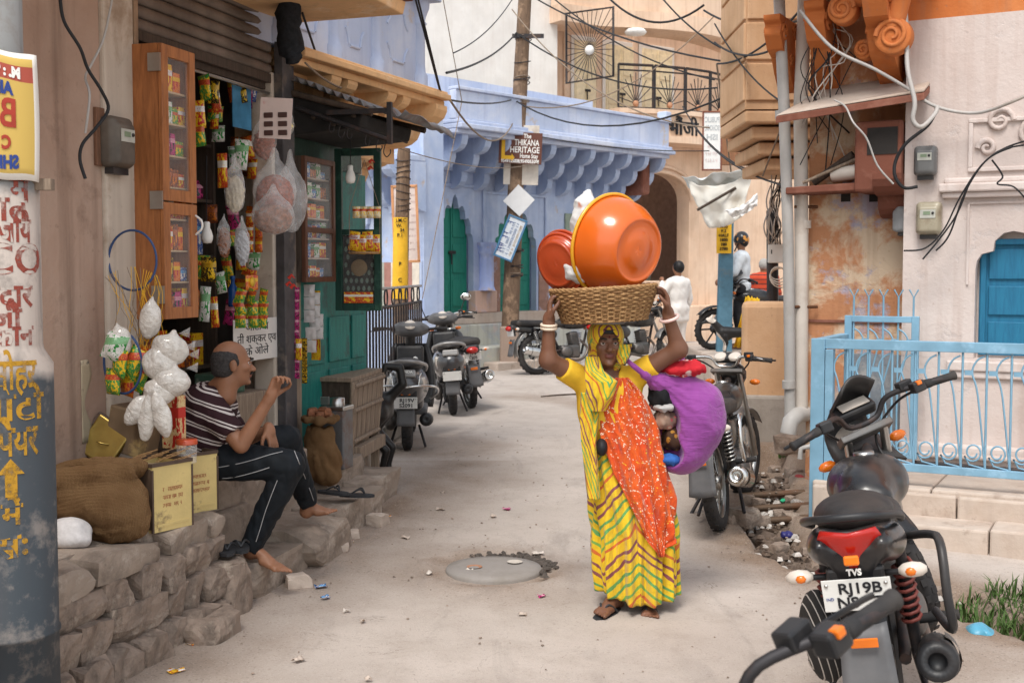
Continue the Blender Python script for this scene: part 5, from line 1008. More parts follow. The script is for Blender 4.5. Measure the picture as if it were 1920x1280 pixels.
for P, r, m_, lab in (([(1695, -10, 8.3), (1700, 60, 8.3), (1702, 130, 8.25), (1715, 190, 8.2), (1712, 225, 8.2), (1728, 238, 8.2), (1752, 215, 8.25), (1758, 200, 8.3)], .016, m_pvc, 'thick grey conduit looping down the corner of the pink wall'), ([(1500, 20, 8.6), (1560, 90, 8.5), (1640, 130, 8.4), (1700, 165, 8.35), (1755, 200, 8.3), (1830, 212, 8.2), (1900, 190, 8.0), (1960, 160, 8)], .012, m_pvc, 'grey cable swept across the pink wall'), ([(1757, 203, 8.3), (1740, 235, 8.3), (1700, 268, 8.35), (1680, 300, 8.4), (1678, 330, 8.4), (1695, 352, 8.4), (1720, 350, 8.4)], .012, blk, 'black cable looping down to the upper meter'), ([(1565, 188, 8.6), (1585, 200, 8.5), (1600, 230, 8.4), (1625, 260, 8.4), (1645, 310, 8.4), (1675, 345, 8.4)], .007, m_pvc, 'thin grey cable over the stone hood'), ([(1920, 265, 7.9), (1880, 280, 8.0), (1840, 310, 8.1), (1800, 370, 8.2), (1770, 430, 8.25), (1735, 465, 8.3), (1695, 470, 8.4)], .006, blk, 'black wires drooping past the yellowed meter'), ([(1920, 272, 7.9), (1870, 285, 8.0), (1825, 330, 8.1), (1795, 400, 8.2), (1760, 450, 8.25), (1730, 486, 8.3)], .006, blk, 'black wires drooping past the yellowed meter'), ([(1900, 275, 7.9), (1850, 300, 8.0), (1810, 360, 8.1), (1780, 440, 8.2), (1755, 470, 8.25)], .006, blk, 'black wires drooping past the yellowed meter'), ([(1860, 300, 8), (1880, 330, 8), (1870, 345, 8), (1900, 350, 8), (1925, 375, 8)], .006, blk, 'stray black wire curling on the pink wall'), ([(112, -10, 5.4), (120, 40, 5.4), (150, 90, 5.45), (165, 130, 5.5), (190, 170, 5.55), (203, 205, 5.6), (180, 240, 5.55), (155, 270, 5.5), (150, 300, 5.5), (160, 335, 5.5)], .0085, blk, 'black cable hanging down to the old brown meter'), ([(212, -10, 5.7), (195, 70, 5.65), (172, 120, 5.6), (160, 145, 5.55), (168, 180, 5.5), (160, 250, 5.5)], .006, m_pvc, 'grey wire crossing down to the old brown meter')):
    b = MB(); b.tube(spline([at(*p) for p in P], 6), r, 6); b.build('cable', m_, None, lab, 'cable', 'wall cables')
# ================================================================== two-wheelers (local: x forward, y left, z up, rear contact at origin)
m_paint = mat('black_gloss', (.01, .01, .012), .3, .2, 5, .02, .45, dust=.4, coat=.15); m_silver = mat('silver_paint', (.3, .29, .28), .35, .15, 6, .03, .5, .4, dust=.2); m_eng = metal('engine_alloy', (.16, .155, .15), .5, .3, .8)
m_seat = mat('vinyl_seat', (.02, .019, .02), .55, .25, 8, .25, .3, dust=.35); m_redlens = mat('red_lens', (.45, .015, .01), .15, .15, 8, .0, .6); m_orlens = mat('orange_lens', (.75, .17, .01), .2, .15, 8, 0, .6); m_clearlens = mat('clear_lens', (.62, .55, .48), .12, .1, 8, 0, .6); m_plate = mat('number_plate', (.66, .65, .62), .5, .06); m_grey = mat('grey_plastic', (.11, .11, .115), .5, .2, 8, .05, .4, dust=.3)
def wheel(root, c, r, wd, X=None, spokes=10, rimc=None, name='wheel'):
    c = Vector(c); b = MB(); b.X = X; rt = wd * .5
    prof = [(r - rt * 1.7, -rt * .75), (r - rt * 1.0, -rt), (r - rt * .35, -rt * .82), (r, -rt * .25), (r + .003, 0), (r, rt * .25), (r - rt * .35, rt * .82), (r - rt * 1.0, rt), (r - rt * 1.7, rt * .75), (r - rt * 1.7, -rt * .75)]
    b.lathe(prof, c, (0, 1, 0), 40); w_ = b.build('wheel', m_rubber, root)
    b = MB(); b.X = X
    for k in range(26):      # tread blocks
        a = 6.283 * k / 26
        for sy in (-1, 1):
            p = c + Vector((math.cos(a + sy * .05) * (r + .001), sy * rt * .4, math.sin(a + sy * .05) * (r + .001))); b.box(p, (.03, rt * .5, .006), Matrix.Rotation(-a - math.pi / 2, 3, 'Y'))
    b.build('tread', m_rubber, w_, kind='stuff')
    b = MB(); b.X = X; ri = r - rt * 1.6; b.lathe([(ri, -rt * .7), (ri - .02, -rt * .5), (ri - .02, rt * .5), (ri, rt * .7)], c, (0, 1, 0), 32); b.lathe([(0, -rt * .9), (.05, -rt * .9), (.055, -rt * .5), (.05, rt * .9), (0, rt * .9)], c, (0, 1, 0), 16)
    for k in range(spokes): a = 6.283 * k / spokes; d = Vector((math.cos(a), 0, math.sin(a))); b.tube([c + d * .045 + Vector((0, (k % 2 - .5) * rt, 0)), c + d * (ri - .015)], .004 if spokes > 8 else .014, 5)
    b.build('rim', rimc or m_steel, w_); return w_
def spring(b, a, c, r, turns, th=.007):
    a, c = Vector(a), Vector(c); d = (c - a).normalized(); x = d.orthogonal().normalized(); y = d.cross(x); b.tube([a.lerp(c, k / (turns * 8)) + x * (r * math.cos(k * .785)) + y * (r * math.sin(k * .785)) for k in range(turns * 8 + 1)], th, 5)
def plate(root, c, t1, t2, R=None, wd=.2, ht=.1, ind=False):
    c = Vector(c); R = R or Matrix.Identity(3); b = MB(); b.box(c, (.004, wd, ht), R); p = b.build('number_plate', m_plate, root, bevel=.003)
    b = MB()
    M = lambda dy, dz: face_M(c + R @ Vector((-.0035, dy, dz)), R @ Vector((0, -1, 0)), R @ Vector((0, 0, 1)))
    if t1: text(t1, ht * .46, M(-.01, ht * .2), m_textblack, 'lettering', p, .0008, width=wd * .125 * len(t1), bold=.001)
    if t2: text(t2.strip(), ht * .46, M(-.005 - (wd * .2 if t2[0] == ' ' else 0), -ht * .24), m_textblack, 'lettering', p, .0008, width=wd * .11 * len(t2.strip()), bold=.001)
    if ind: text('IND', ht * .13, M(wd * .4, -ht * .1), m_textblue, 'lettering', p, .0006)
    for sy in (-1, 1): b = MB(); b.lathe([(.006, 0), (.005, -.003), (0, -.004)], c + R @ Vector((-.003, sy * wd * .43, ht * .33)), (1, 0, 0), 8); b.build('screw', m_steel, p)
    return p
def motorbike(label, style='sport', steer=0, t1='', t2='', rail=True, mirror=False, group='parked motorcycles', bare=False):
    root = thing('motorcycle', label, 'motorcycle', (0, 0, 0), group); sport = style == 'sport'; WR = .305; ax = 1.28
    hd = Vector((1.0, 0, .92)); axis = (Vector((ax, 0, WR)) - hd).normalized(); S = Matrix.Translation(hd) @ Matrix.Rotation(R_(-steer), 4, axis) @ Matrix.Translation(-hd)
    rimc = m_black if sport else m_steel; wheel(root, (0, 0, WR), WR, .112 if sport else .09, None, 6 if sport else 18, rimc); wheel(root, (ax, 0, WR), WR, .085, S, 6 if sport else 18, rimc)
    def P(name, mm, fn, **k): b = MB(); fn(b); return b.build(name, mm, root, **k)
    def PS(name, mm, fn, **k): b = MB(); b.X = S; fn(b); return b.build(name, mm, root, **k)
    # frame, swing arm, engine
    P('swing_arm', m_iron, lambda b: [b.tube([(0, s * .085, WR), (.42, s * .07, .36)], .02, 8) for s in (-1, 1)])
    P('frame', m_iron, lambda b: [b.tube([(.98, 0, .85), (.9, 0, .62), (.8, 0, .3), (.45, 0, .26), (.38, 0, .42), (.3, .06, .66), (-.25, .07, .7)], .02, 8), b.tube([(.98, 0, .88), (.5, 0, .74), (.2, 0, .68)], .022, 8)])
    e = su(.02, rbox((.56, 0, .33), (.17, .11, .1), .03), rbox((.66, 0, .5), (.07, .07, .13), .015, RY(-12)), ell((.48, -.12, .33), (.1, .04, .085)), ell((.48, .12, .33), (.1, .04, .085))); blob('engine', e, (.3, -.2, .18), (.85, .2, .7), .013, m_eng, root)
    P('cooling_fin', m_eng, lambda b: [b.box((.66 + k * .006, 0, .44 + k * .03), (.17, .17, .008), RY(-12)) for k in range(6)], kind='stuff')
    P('chain_case', m_black, lambda b: [b.box((.2, .1, .33), (.45, .03, .07)), b.ball((0, .1, WR), (.08, .02, .08), 12)], bevel=.01)
    # shocks
    for s in (-1, 1):
        P('shock_absorber', m_iron, lambda b: b.tube([(-.0, s * .125, .33), (-.015, s * .125, .44), (-.08, s * .12, .7)], [.016, .022, .018], 8)); P('spring', m_steel if not sport else mat('red_spring', (.2, .05, .04), .5, .4), lambda b: spring(b, (-.02, s * .125, .44), (-.075, s * .12, .65), .03, 8))
    # exhaust
    P('exhaust_pipe', metal('exhaust', (.2, .17, .15), .45, .4), lambda b: b.tube(spline([(.76, -.05, .5), (.86, -.09, .36), (.7, -.13, .2), (.35, -.15, .24), (.12, -.17, .3)], 5), .02, 8))
    mu = P('muffler', m_black if sport else m_chrome, lambda b: b.lathe([(.02, 0), (.045, .03), (.06, .1), (.066, .42), (.06, .47), (.03, .475), (.028, .44), (0, .44)], (.16, -.18, .29), (-1, -.03, .2), 18)); P('muffler_shield', m_eng if sport else m_chrome, lambda b: b.lathe([(.07, .12), (.072, .36)], (.16, -.18, .29), (-1, -.03, .2), 12, (0, -1, 0), 1, -1.1, 1.1))
    # foot pegs, stand
    for s in (-1, 1): P('foot_peg', m_rubber, lambda b: b.tube([(.06, s * .14, .42), (.05, s * .27, .43)], .017, 8)); P('peg_bracket', m_eng, lambda b: b.tube([(.25, s * .11, .48), (.06, s * .14, .42)], .012, 6))
    P('side_stand', m_iron, lambda b: b.tube([(.42, .1, .27), (.36, .26, .03), (.33, .28, .015)], .012, 6)); [P('centre_stand', m_iron, lambda b: b.tube([(.3, s * .1, .25), (.1, s * .15, .08)], .012, 6)) for s in (-1, 1)]
    # tank, seat, tail
    if sport: tk = su(.03, ell((.68, 0, .785), (.28, .125, .11)), ell((.76, .075, .78), (.19, .075, .09), RZ(-8)), ell((.76, -.075, .78), (.19, .075, .09), RZ(8)), rbox((.62, 0, .74), (.22, .1, .07), .04))
    else: tk = su(.03, ell((.68, 0, .78), (.29, .13, .11)), rbox((.66, 0, .76), (.2, .1, .08), .05))
    blob('fuel_tank', tk, (.3, -.25, .6), (1.05, .25, 1.0), .013, m_paint, root); P('tank_cap', m_steel, lambda b: b.lathe([(.04, 0), (.04, .012), (0, .014)], (.72, 0, .888 if sport else .885), (0, 0, 1), 16))
    if sport: stf = su(.03, ell((.27, 0, .745), (.26, .13, .055)), ell((-.12, 0, .825), (.3, .125, .068), RY(6)))
    else: stf = su(.02, rbox((.05, 0, .765), (.42, .13, .05), .045, RY(2)), ell((.35, 0, .75), (.14, .11, .05)))
    blob('seat', stf, (-.5, -.2, .62), (.6, .2, .92), .012, m_seat, root)
    if sport: tl = su(.03, ell((-.16, .09, .735), (.3, .06, .065), RY(10)), ell((-.16, -.09, .735), (.3, .06, .065), RY(10)), rbox((-.28, 0, .76), (.14, .1, .05), .03, RY(10)), rbox((-.36, 0, .70), (.05, .07, .09), .02, RY(-15)))
    else: tl = su(.03, rbox((-.25, 0, .69), (.2, .09, .05), .03, RY(6)), ell((.15, .11, .6), (.17, .03, .1)), ell((.15, -.11, .6), (.17, .03, .1)))
    blob('tail_cowl', tl, (-.6, -.22, .45), (.45, .22, .9), .011, m_paint, root)
    b = MB()
    if sport:
        f = lambda u, v: Vector((-.435 - .03 * math.sin(math.pi * u) + .05 * (1 - v) - .0 * v, (u - .5) * (.075 + .15 * (v if v < .75 else .75 - (v - .75) * .8)), .715 + .11 * v + .02 * abs(u - .5) * v)); b.grid(f, 12, 8); tlo = b.build('tail_light', m_redlens, root, solid=.01)
        b = MB(); b.box((-.462, 0, .745), (.012, .045, .03)); b.build('bulb_glow', mat('amber_lens', (.8, .2, .02), .2, .1), tlo, bevel=.006); t1 == 'RJ19B' and text('TVS', .026, face_M((-.43, 0, .702), (0, -1, 0), (0, 0, 1)), m_textwhite, 'badge', root, .003, bold=.001)
    else: b.ball((-.45, 0, .70), (.05, .07, .04), 12); b.build('tail_light', m_redlens, root)
    P('under_tail', m_black, lambda b: b.box((-.385, 0, .65), (.03, .17 if sport else .14, .13), RY(-10)), bevel=.01)
    for s in (-1, 1):
        P('indicator_stalk', m_black, lambda b: b.tube([(-.36, s * .07, .68), (-.38, s * .13, .685)], .01, 6)); io = P('indicator', m_clearlens, lambda b: b.ball((-.39, s * .165, .69), (.025, .045, .024), 10)); b = MB(); b.ball((-.408, s * .16, .688), (.012, .018, .014), 8); b.build('bulb', m_orlens, io)
    P('mudguard', m_black if sport else m_silver, lambda b: b.grid(lambda u, v: Vector((-(WR + .035) * math.cos(1.0 - 1.5 * v + .2) - .05 * v * (1 - v), (u - .5) * (.12 + .02 * v) , WR + .045 + (WR + .03) * math.sin(1.0 - 1.5 * v + .2) + .03 * (1 - (2 * u - 1) ** 2))), 8, 16), solid=.006)
    P('mud_flap', m_grey, lambda b: b.grid(lambda u, v: Vector((-.39 - .05 * v, (u - .5) * (.14 + .03 * v), .53 - .25 * v + .012 * (2 * u - 1) ** 2)), 6, 6), solid=.006)
    P('reflector', m_orlens, lambda b: b.box((-.43, 0, .49), (.008, .08, .03), RY(-12)), bevel=.003); plate(root, (-.425, 0, .635), t1, t2, RY(-8), ind=t1 == 'RJ19B')
    if rail: P('grab_rail', m_black if sport else m_chrome, lambda b: b.tube(spline([(.05, -.14, .7), (-.1, -.22, .73), (-.3, -.25, .74), (-.36, -.25, .6), (-.3, -.25, .48), (.0, -.2, .46)], 5), .014, 8))
    if sport: P('pillion_rail', m_black, lambda b: b.tube(spline([(-.1, .14, .79), (-.3, .14, .84), (-.45, .07, .87), (-.45, -.07, .87), (-.3, -.14, .84), (-.1, -.14, .79)], 4), .013, 8))
    # front end
    for s in (-1, 1): PS('fork', m_steel, lambda b: b.tube([(ax, s * .085, WR), (1.1, s * .085, .7), (.985, s * .085, .95)], [.027, .022, .018], 10))
    PS('front_mudguard', m_paint if sport else m_silver, lambda b: b.grid(lambda u, v: Vector((ax - (WR + .03) * math.cos(.5 + 2.0 * v), (u - .5) * .12, WR + .0 + (WR + .03) * math.sin(.5 + 2.0 * v) + .02 * (1 - (2 * u - 1) ** 2))), 6, 14), solid=.005)
    PS('fork_yoke', m_eng, lambda b: b.box((.99, 0, .94), (.07, .24, .03), RY(25)), bevel=.006)
    hb = [(.83, .36, 1.03), (.84, .25, 1.05), (.93, .12, 1.05), (.97, .06, .985), (.97, -.06, .985), (.93, -.12, 1.05), (.84, -.25, 1.05), (.83, -.36, 1.03)]
    PS('handlebar', m_chrome if not sport else m_iron, lambda b: b.tube(spline(hb, 5), .0115, 8))
    for s in (-1, 1):
        PS('grip', m_rubber, lambda b: b.lathe([(0, -.005), (.019, 0), (.0185, .02), (.0165, .03), (.0165, .12), (.019, .125), (.019, .133), (0, .134)], (.84, s * .245, 1.047), (-.06, s * .995, -.1), 14))
        sw = PS('switch_block', m_black, lambda b: b.box((.846, s * .215, 1.05), (.05, .055, .045)), bevel=.008)
        if s < 0: b = MB(); b.X = S; b.box((.826, s * .215, 1.066), (.022, .022, .018)); b.build('kill_switch', m_orlens, sw, bevel=.004)
        PS('lever', m_black, lambda b: b.tube(spline([(.87, s * .2, 1.045), (.91, s * .25, 1.04), (.9, s * .36, 1.03), (.885, s * .39, 1.03)], 4), .0065, 6, flat=(0, 0, 1)))
        if s < 0: PS('brake_reservoir', m_black, lambda b: b.box((.9, s * .19, 1.07), (.045, .06, .035)), bevel=.006)
        if mirror: PS('mirror', m_black, lambda b: [b.tube([(.87, s * .2, 1.06), (.86, s * .26, 1.18)], .006, 6), b.ball((.85, s * .29, 1.22), (.015, .06, .04), 10)])
    if sport and not bare: PS('headlight_cowl', m_black, lambda b: [b.grid(lambda u, v: Vector((1.0 + .2 * math.sin(math.pi * v) - .1 * v, (u - .5) * (.26 - .1 * v), .82 + .36 * v - .05 * (2 * u - 1) ** 2)), 10, 10)], solid=.012)
    if not bare: PS('instrument', m_black, lambda b: b.box((1.02, 0, 1.04), (.08, .18, .05), RY(-35)), bevel=.012); PS('instrument_glass', m_clearlens, lambda b: b.box((.995, 0, 1.066), (.045, .13, .006), RY(-35)), bevel=.002) if sport else [PS('dial', m_clearlens, lambda b: b.lathe([(.045, 0), (.045, .02), (.035, .024), (0, .024)], (1.0, s * .055, 1.04), (-.5, 0, .85), 16)) for s in (-1, 1)]
    PS('headlight', m_clearlens, lambda b: b.ball((1.17 if sport else 1.13, 0, .9), (.07, .09, .08), 14)); 
    if not sport: PS('headlight_shell', m_paint, lambda b: b.ball((1.1, 0, .91), (.09, .1, .095), 14))
    for s in () if bare else (-1, 1):
        PS('indicator', m_orlens, lambda b: b.ball((1.08, s * .17, .86), (.025, .04, .022), 10)); PS('cable_loom', m_black, lambda b: b.tube(spline([(.85, s * .2, 1.04), (.98, s * .16, 1.0), (1.04, s * .06, .9), (.95, s * .03, .78)], 5), .006, 6))
    return root
def scooter(label, m_body, t1, t2, badge=None, rails=True, mirror=False, side=None):
    root = thing('scooter', label, 'scooter', (0, 0, 0), 'scooters parked along the fence'); WR = .225
    def P(name, mm, fn, **k): b = MB(); fn(b); return b.build(name, mm, root, **k)
    wheel(root, (0, 0, WR), WR, .095, None, 6, m_black); wheel(root, (1.23, 0, WR), WR, .09, None, 6, m_black)
    bd = su(.05, ell((.08, 0, .56), (.44, .19, .17), RY(-6)), rbox((.3, 0, .5), (.14, .14, .18), .06), ell((-.25, 0, .6), (.16, .15, .12)))
    bd = sub(bd, ell((.0, 0, WR - .02), (.3, .09, .27)), .02); blob('rear_body', bd, (-.5, -.3, .3), (.6, .3, .85), .014, m_body, root)
    blob('seat', su(.03, ell((.2, 0, .74), (.26, .14, .06)), ell((-.08, 0, .765), (.24, .125, .055))), (-.4, -.2, .62), (.52, .2, .88), .012, m_seat, root)
    P('floor_board', m_grey, lambda b: b.box((.66, 0, .29), (.46, .34, .07)), bevel=.025)
    P('leg_shield', m_black, lambda b: b.grid(lambda u, v: Vector((.88 + .12 * v - .2 * v * v * 0 + .09 * (1 - (2 * u - 1) ** 2) , (u - .5) * (.40 + .1 * math.sin(math.pi * v) - .1 * v), .28 + .6 * v)), 14, 14), solid=.05)
    P('inner_panel', m_black, lambda b: b.box((.9, 0, .66), (.07, .26, .42), RY(10)), bevel=.03); P('ignition_lock', m_steel, lambda b: b.lathe([(.026, 0), (.026, .012), (.018, .016), (0, .014)], (.868, -.05, .74), (-1, 0, .15), 16))
    P('steering_column', m_black, lambda b: b.tube([(1.0, 0, .8), (.96, 0, 1.0)], .05, 10)); hs = su(.04, ell((.97, 0, 1.02), (.1, .19, .075)), rbox((.93, 0, 1.03), (.06, .12, .05), .03)); blob('headset', hs, (.8, -.25, .9), (1.12, .25, 1.15), .011, m_grey, root)
    P('speedometer', m_clearlens, lambda b: b.lathe([(.055, 0), (.055, .006), (0, .01)], (.885, 0, 1.065), (-.75, 0, .65), 20, None, 1.0))
    for s in (-1, 1):
        P('handlebar', m_iron, lambda b: b.tube([(.95, s * .15, 1.02), (.92, s * .25, 1.03)], .014, 8)); P('grip', m_rubber, lambda b: b.lathe([(0, 0), (.02, .002), (.017, .02), (.017, .11), (.02, .12), (0, .122)], (.925, s * .235, 1.03), (-.12, s * .99, -.02), 12)); P('brake_lever', m_black, lambda b: b.tube([(.96, s * .22, 1.02), (.99, s * .28, 1.01), (.97, s * .38, 1.0)], .006, 6))
    if mirror: P('mirror_stalk', m_black, lambda b: b.tube([(.94, -.2, 1.05), (.93, -.26, 1.2), (.92, -.27, 1.22)], .006, 6)); P('mirror', m_chrome, lambda b: b.ball((.915, -.29, 1.26), (.012, .065, .045), 14)); P('mirror_stalk', m_black, lambda b: b.tube([(.94, .2, 1.05), (.93, .24, 1.17)], .006, 6))
    P('front_mudguard', m_body, lambda b: b.grid(lambda u, v: Vector((1.23 - (WR + .05) * math.cos(.3 + 2.4 * v), (u - .5) * .17, WR + (WR + .05) * math.sin(.3 + 2.4 * v) + .03 * (1 - (2 * u - 1) ** 2))), 8, 14), solid=.006); P('fork', m_iron, lambda b: [b.tube([(1.23, s * .07, WR), (1.05, s * .06, .65)], .02, 8) for s in (-1, 1)])
    tlo = P('tail_light', m_redlens, lambda b: b.grid(lambda u, v: Vector((-.37 + .06 * (2 * u - 1) ** 2 + .03 * v, (u - .5) * (.2 - .04 * v), .56 + .1 * v)), 10, 6), solid=.012)
    for s in (-1, 1): b = MB(); b.grid(lambda u, v: Vector((-.31 + .1 * u + .02 * v, s * (.1 + .06 * u), .56 + .1 * v)), 5, 5); io = b.build('indicator', m_clearlens, root, solid=.012); b = MB(); b.ball((-.285, s * .118, .6), (.02, .02, .02), 8); b.build('bulb', m_orlens, io)
    P('tail_panel', m_silver, lambda b: b.box((-.35, 0, .7), (.06, .17, .07), RY(18)), bevel=.015)
    if badge: text(badge, .032, face_M((-.392, 0, .72), (0, -1, 0), (.3, 0, 1)), m_textwhite, 'badge', root, .002, bold=.001)
    if side: text(side, .06, face_M((.02, -.186, .58), (1, 0, 0), (0, .25, 1)), m_textwhite, 'badge', root, .012, bold=.001)
    P('under_tail', m_black, lambda b: b.box((-.33, 0, .5), (.08, .2, .14)), bevel=.02); P('reflector', m_orlens, lambda b: b.box((-.375, 0, .535), (.008, .08, .028)), bevel=.003); plate(root, (-.383, 0, .455), t1, t2, RY(-6)); P('mud_flap', m_grey, lambda b: b.grid(lambda u, v: Vector((-.33 - .02 * v, (u - .5) * (.15 + .01 * v), .4 - .15 * v)), 6, 5), solid=.006)
    P('grab_rail', m_silver, lambda b: b.tube(spline([(.1, .16, .7), (-.15, .17, .76), (-.34, .1, .8), (-.37, 0, .81), (-.34, -.1, .8), (-.15, -.17, .76), (.1, -.16, .7)], 5), .017, 8))
    if rails:
        for s in (-1, 1): P('guard_rail', m_chrome, lambda b: b.tube(spline([(.35, s * .2, .42), (.1, s * .27, .5), (-.25, s * .25, .58), (-.4, s * .12, .6), (-.42, 0, .59)], 5), .011, 8)); P('guard_rail', m_chrome, lambda b: b.tube(spline([(-.38, s * .11, .6), (-.36, s * .12, .68), (-.3, s * .13, .7)], 4), .008, 6))
    P('silencer', m_black, lambda b: b.lathe([(.0, 0), (.05, .02), (.06, .1), (.06, .36), (.045, .4), (.02, .405), (0, .39)], (.22, -.17, .24), (-1, 0, .12), 16)); P('silencer_cover', m_grey, lambda b: b.lathe([(.066, .08), (.068, .3)], (.22, -.17, .24), (-1, 0, .12), 12, (0, -1, .4), 1, -1.2, 1.2)); P('engine_case', m_eng, lambda b: b.ball((.08, .15, .26), (.22, .06, .1), 12)); [P('stand', m_iron, lambda b: b.tube([(.15, s * .1, .2), (.08, s * .16, .01)], .012, 6)) for s in (-1, 1)]
    return root
def place(o, loc, heading, lean=0):   # heading clockwise from +Y; lean to its left
    o.location = loc; o.rotation_euler = (Matrix.Rotation(R_(90 - heading), 3, 'Z') @ Matrix.Rotation(R_(-lean), 3, 'X')).to_euler(); return o
p = gnd(1350, 992); place(motorbike('black commuter motorcycle with chrome guard behind the purple bundle', 'commuter', -12, '', ' 50'), p, 19, 7)
nb = place(motorbike('black sport motorcycle with a large red tail light at the forecourt steps', 'sport', 33, 'RJ19B', 'NS   7', mirror=False), Vector((1.36, 4.2, .03)), 19, 9); nb.scale = (1.08,) * 3
fb = motorbike('dark motorcycle without headlight cowl standing in the open road, handlebar turned', 'sport', 38, '', '', bare=True)
_M = Matrix.Rotation(R_(90 + 2), 3, 'Z') @ Matrix.Rotation(R_(-8), 3, 'X'); _hd = Vector((1.0, 0, .92)); _ax = (Vector((1.28, 0, .305)) - _hd).normalized(); _e = _hd + Matrix.Rotation(R_(-38), 3, _ax) @ (Vector((.832, -.375, 1.034)) - _hd); _e = (_M @ _e) * 1.0
_d = ray(1676, 1122); _T = CAMP + _d * ((_e.z - CAMZ) / _d.z); place(fb, Vector((_T.x - _e.x, _T.y - _e.y, 0)), -2, 8); fb.scale = (1.0,) * 3
p = gnd(1006, 702); place(motorbike('black motorcycle with silver engine parked broadside beside the wooden pole', 'commuter', 5, '', '', rail=False), p, 62, 4)
p = gnd(1150, 696); place(motorbike('motorcycle parked at the blue house corner, mostly hidden behind the woman', 'commuter', 10, '', '', rail=True), p, 50, 5)
p = gnd(1400, 662); place(motorbike('dark motorcycle under the helmeted rider in the lane', 'sport', 10, '', ''), Vector((at(1492, 640, 17.8).x, 17.8, .6)), -100, 3)
p = gnd(764, 842); place(scooter('black and silver scooter with chrome guard rails parked behind the dog', mat('scooter_grey', (.07, .07, .075), .3, .15, 6, .02, .5, .3, dust=.25, coat=.4), 'RJ19V', 'S2091', 'HONDA'), p, -3, 0)
p = gnd(850, 776); place(scooter('charcoal scooter with round mirror parked between the other two', mat('scooter_charcoal', (.05, .05, .055), .3, .15, 6, .02, .5, .2, dust=.25, coat=.4), '', '', None, False, True, 'Maestro'), p, -6, 4)
p = gnd(884, 764); place(motorbike('black motorcycle with white plate, last of the row by the fence', 'commuter', 0, 'J19', '1205', rail=False), p, -14, 7)
# ================================================================== people
def xf(f, R, t):
    Rm = np.array(R); t = V3(t); return lambda P: f((P - t) @ Rm)
def skin(name, c, lip):
    n = NT(name); cc = n.ramp(n.noise(9, 5), [(.3, tuple(x * .82 for x in c)), (.7, tuple(x * 1.12 for x in c))]); n.bump(n.noise(120, 3), .12, .003); n.b.inputs['Subsurface Weight'].default_value = .08; n.b.inputs['Subsurface Radius'].default_value = (.02, .008, .004); m1 = n.done(cc, .48, .4)
    return [m1, mat(name + '_lip', lip, .45, .1)]
sk_w = skin('skin_dark', (.18, .08, .047), (.15, .05, .04)); sk_m = skin('skin_brown', (.29, .135, .075), (.22, .085, .06)); m_eye = mat('eye_white', (.42, .36, .33), .25, .03, bump=0); m_iris = mat('iris', (.012, .008, .006), .15, .05, bump=0); m_hair = mat('black_hair', (.012, .01, .01), .5, .3, 30, .4)
def head_sdf(age=0):
    f = su(.02, ell((0, -.02, .03), (.072, .092, .085)), ell((0, .018, -.03), (.057, .068, .085)), ell((0, .03, -.078), (.043, .048, .038)))
    f = su(.012, f, cap((0, .082, .004), (0, .106, -.03), .006, .012), ell((.012, .094, -.034), (.009, .01, .007)), ell((-.012, .094, -.034), (.009, .01, .007)), cap((-.038, .073, .022), (.038, .073, .022), .009), ell((0, .076, -.098), (.02, .016, .014)), ell((.042, .056, -.018), (.02, .024, .02)), ell((-.042, .056, -.018), (.02, .024, .02)))
    f = sub(f, su(0, ell((.031, .096, .004), (.018, .017, .010)), ell((-.031, .096, .004), (.018, .017, .010))), .01)
    f = su(.006, f, ell((0, .086, -.056), (.024, .010, .0055)), ell((0, .085, -.066), (.021, .011, .0065)), ell((.076, -.012, -.01), (.011, .02, .032), RZ(-20)), ell((-.076, -.012, -.01), (.011, .02, .032), RZ(20)))
    f = su(.02, f, cap((0, -.025, -.07), (0, -.035, -.17), .05, .054)); return f
def face_bits(root, R, t, brow=.5, beard=None):
    W = lambda p: Vector(t) + Matrix(R) @ Vector(p)
    for s in (-1, 1):
        b = MB(); b.ball(W((s * .031, .0715, .004)), .0125, 14); e = b.build('eye', m_eye, root); b = MB(); b.ball(W((s * .031, .0788, .0030)), .0068, 10); b.build('iris', m_iris, e)
        b = MB(); b.tube([W((s * .014, .092, .021)), W((s * .03, .092, .026)), W((s * .05, .076, .021))], [.0035, .004 * (1 + brow), .002], 6); b.build('eyebrow', m_hair, root)
        b = MB(); b.tube([W((s * .015, .082, .007)), W((s * .031, .0865, .0105)), W((s * .047, .074, .006))], .0042, 6); b.build('eyelid', root_skin[0], root)
def hand_sdf(R, t, curl=.6, side=1, spread=.1):
    """palm along +x from the wrist, fingers along +x, palm facing -z; side=+1 thumb on +y"""
    fs = [rbox((.045, 0, 0), (.045, .038, .013), .012), cap((-.02, 0, 0), (.02, 0, 0), .025, .026)]
    for i, (y, L) in enumerate(((.03, .07), (.01, .078), (-.011, .073), (-.03, .058))):
        p = np.array([.086, y * 1.0, 0.]); a = 0; pts = [p]; k = curl * (1 + .12 * i)
        for j, fl in enumerate((.45, .32, .25)):
            a += k * (.9 if j == 0 else 1.1); p = p + np.array([math.cos(a), spread * (y / .03) * (1 - j * .4), -math.sin(a)]) * L * fl; pts.append(p)
        fs.append(chain(pts, [.0095, .0088, .008, .0068]))
    y = side * .036; fs.append(chain([(.015, y * .8, -.004), (.045, y * 1.5, -.014), (.072, y * 1.6, -.024 - .02 * curl), (.092, y * 1.35, -.03 - .03 * curl)], [.014, .0115, .0095, .0078]))
    return xf(su(.008, *fs), R, t)
def axes(x, up):   # rotation whose local x = x, local z ~ up
    x = Vector(x).normalized(); z = Vector(up); z = (z - x * x.dot(z)).normalized(); y = z.cross(x); return Matrix(((x.x, y.x, z.x), (x.y, y.y, z.y), (x.z, y.z, z.z)))
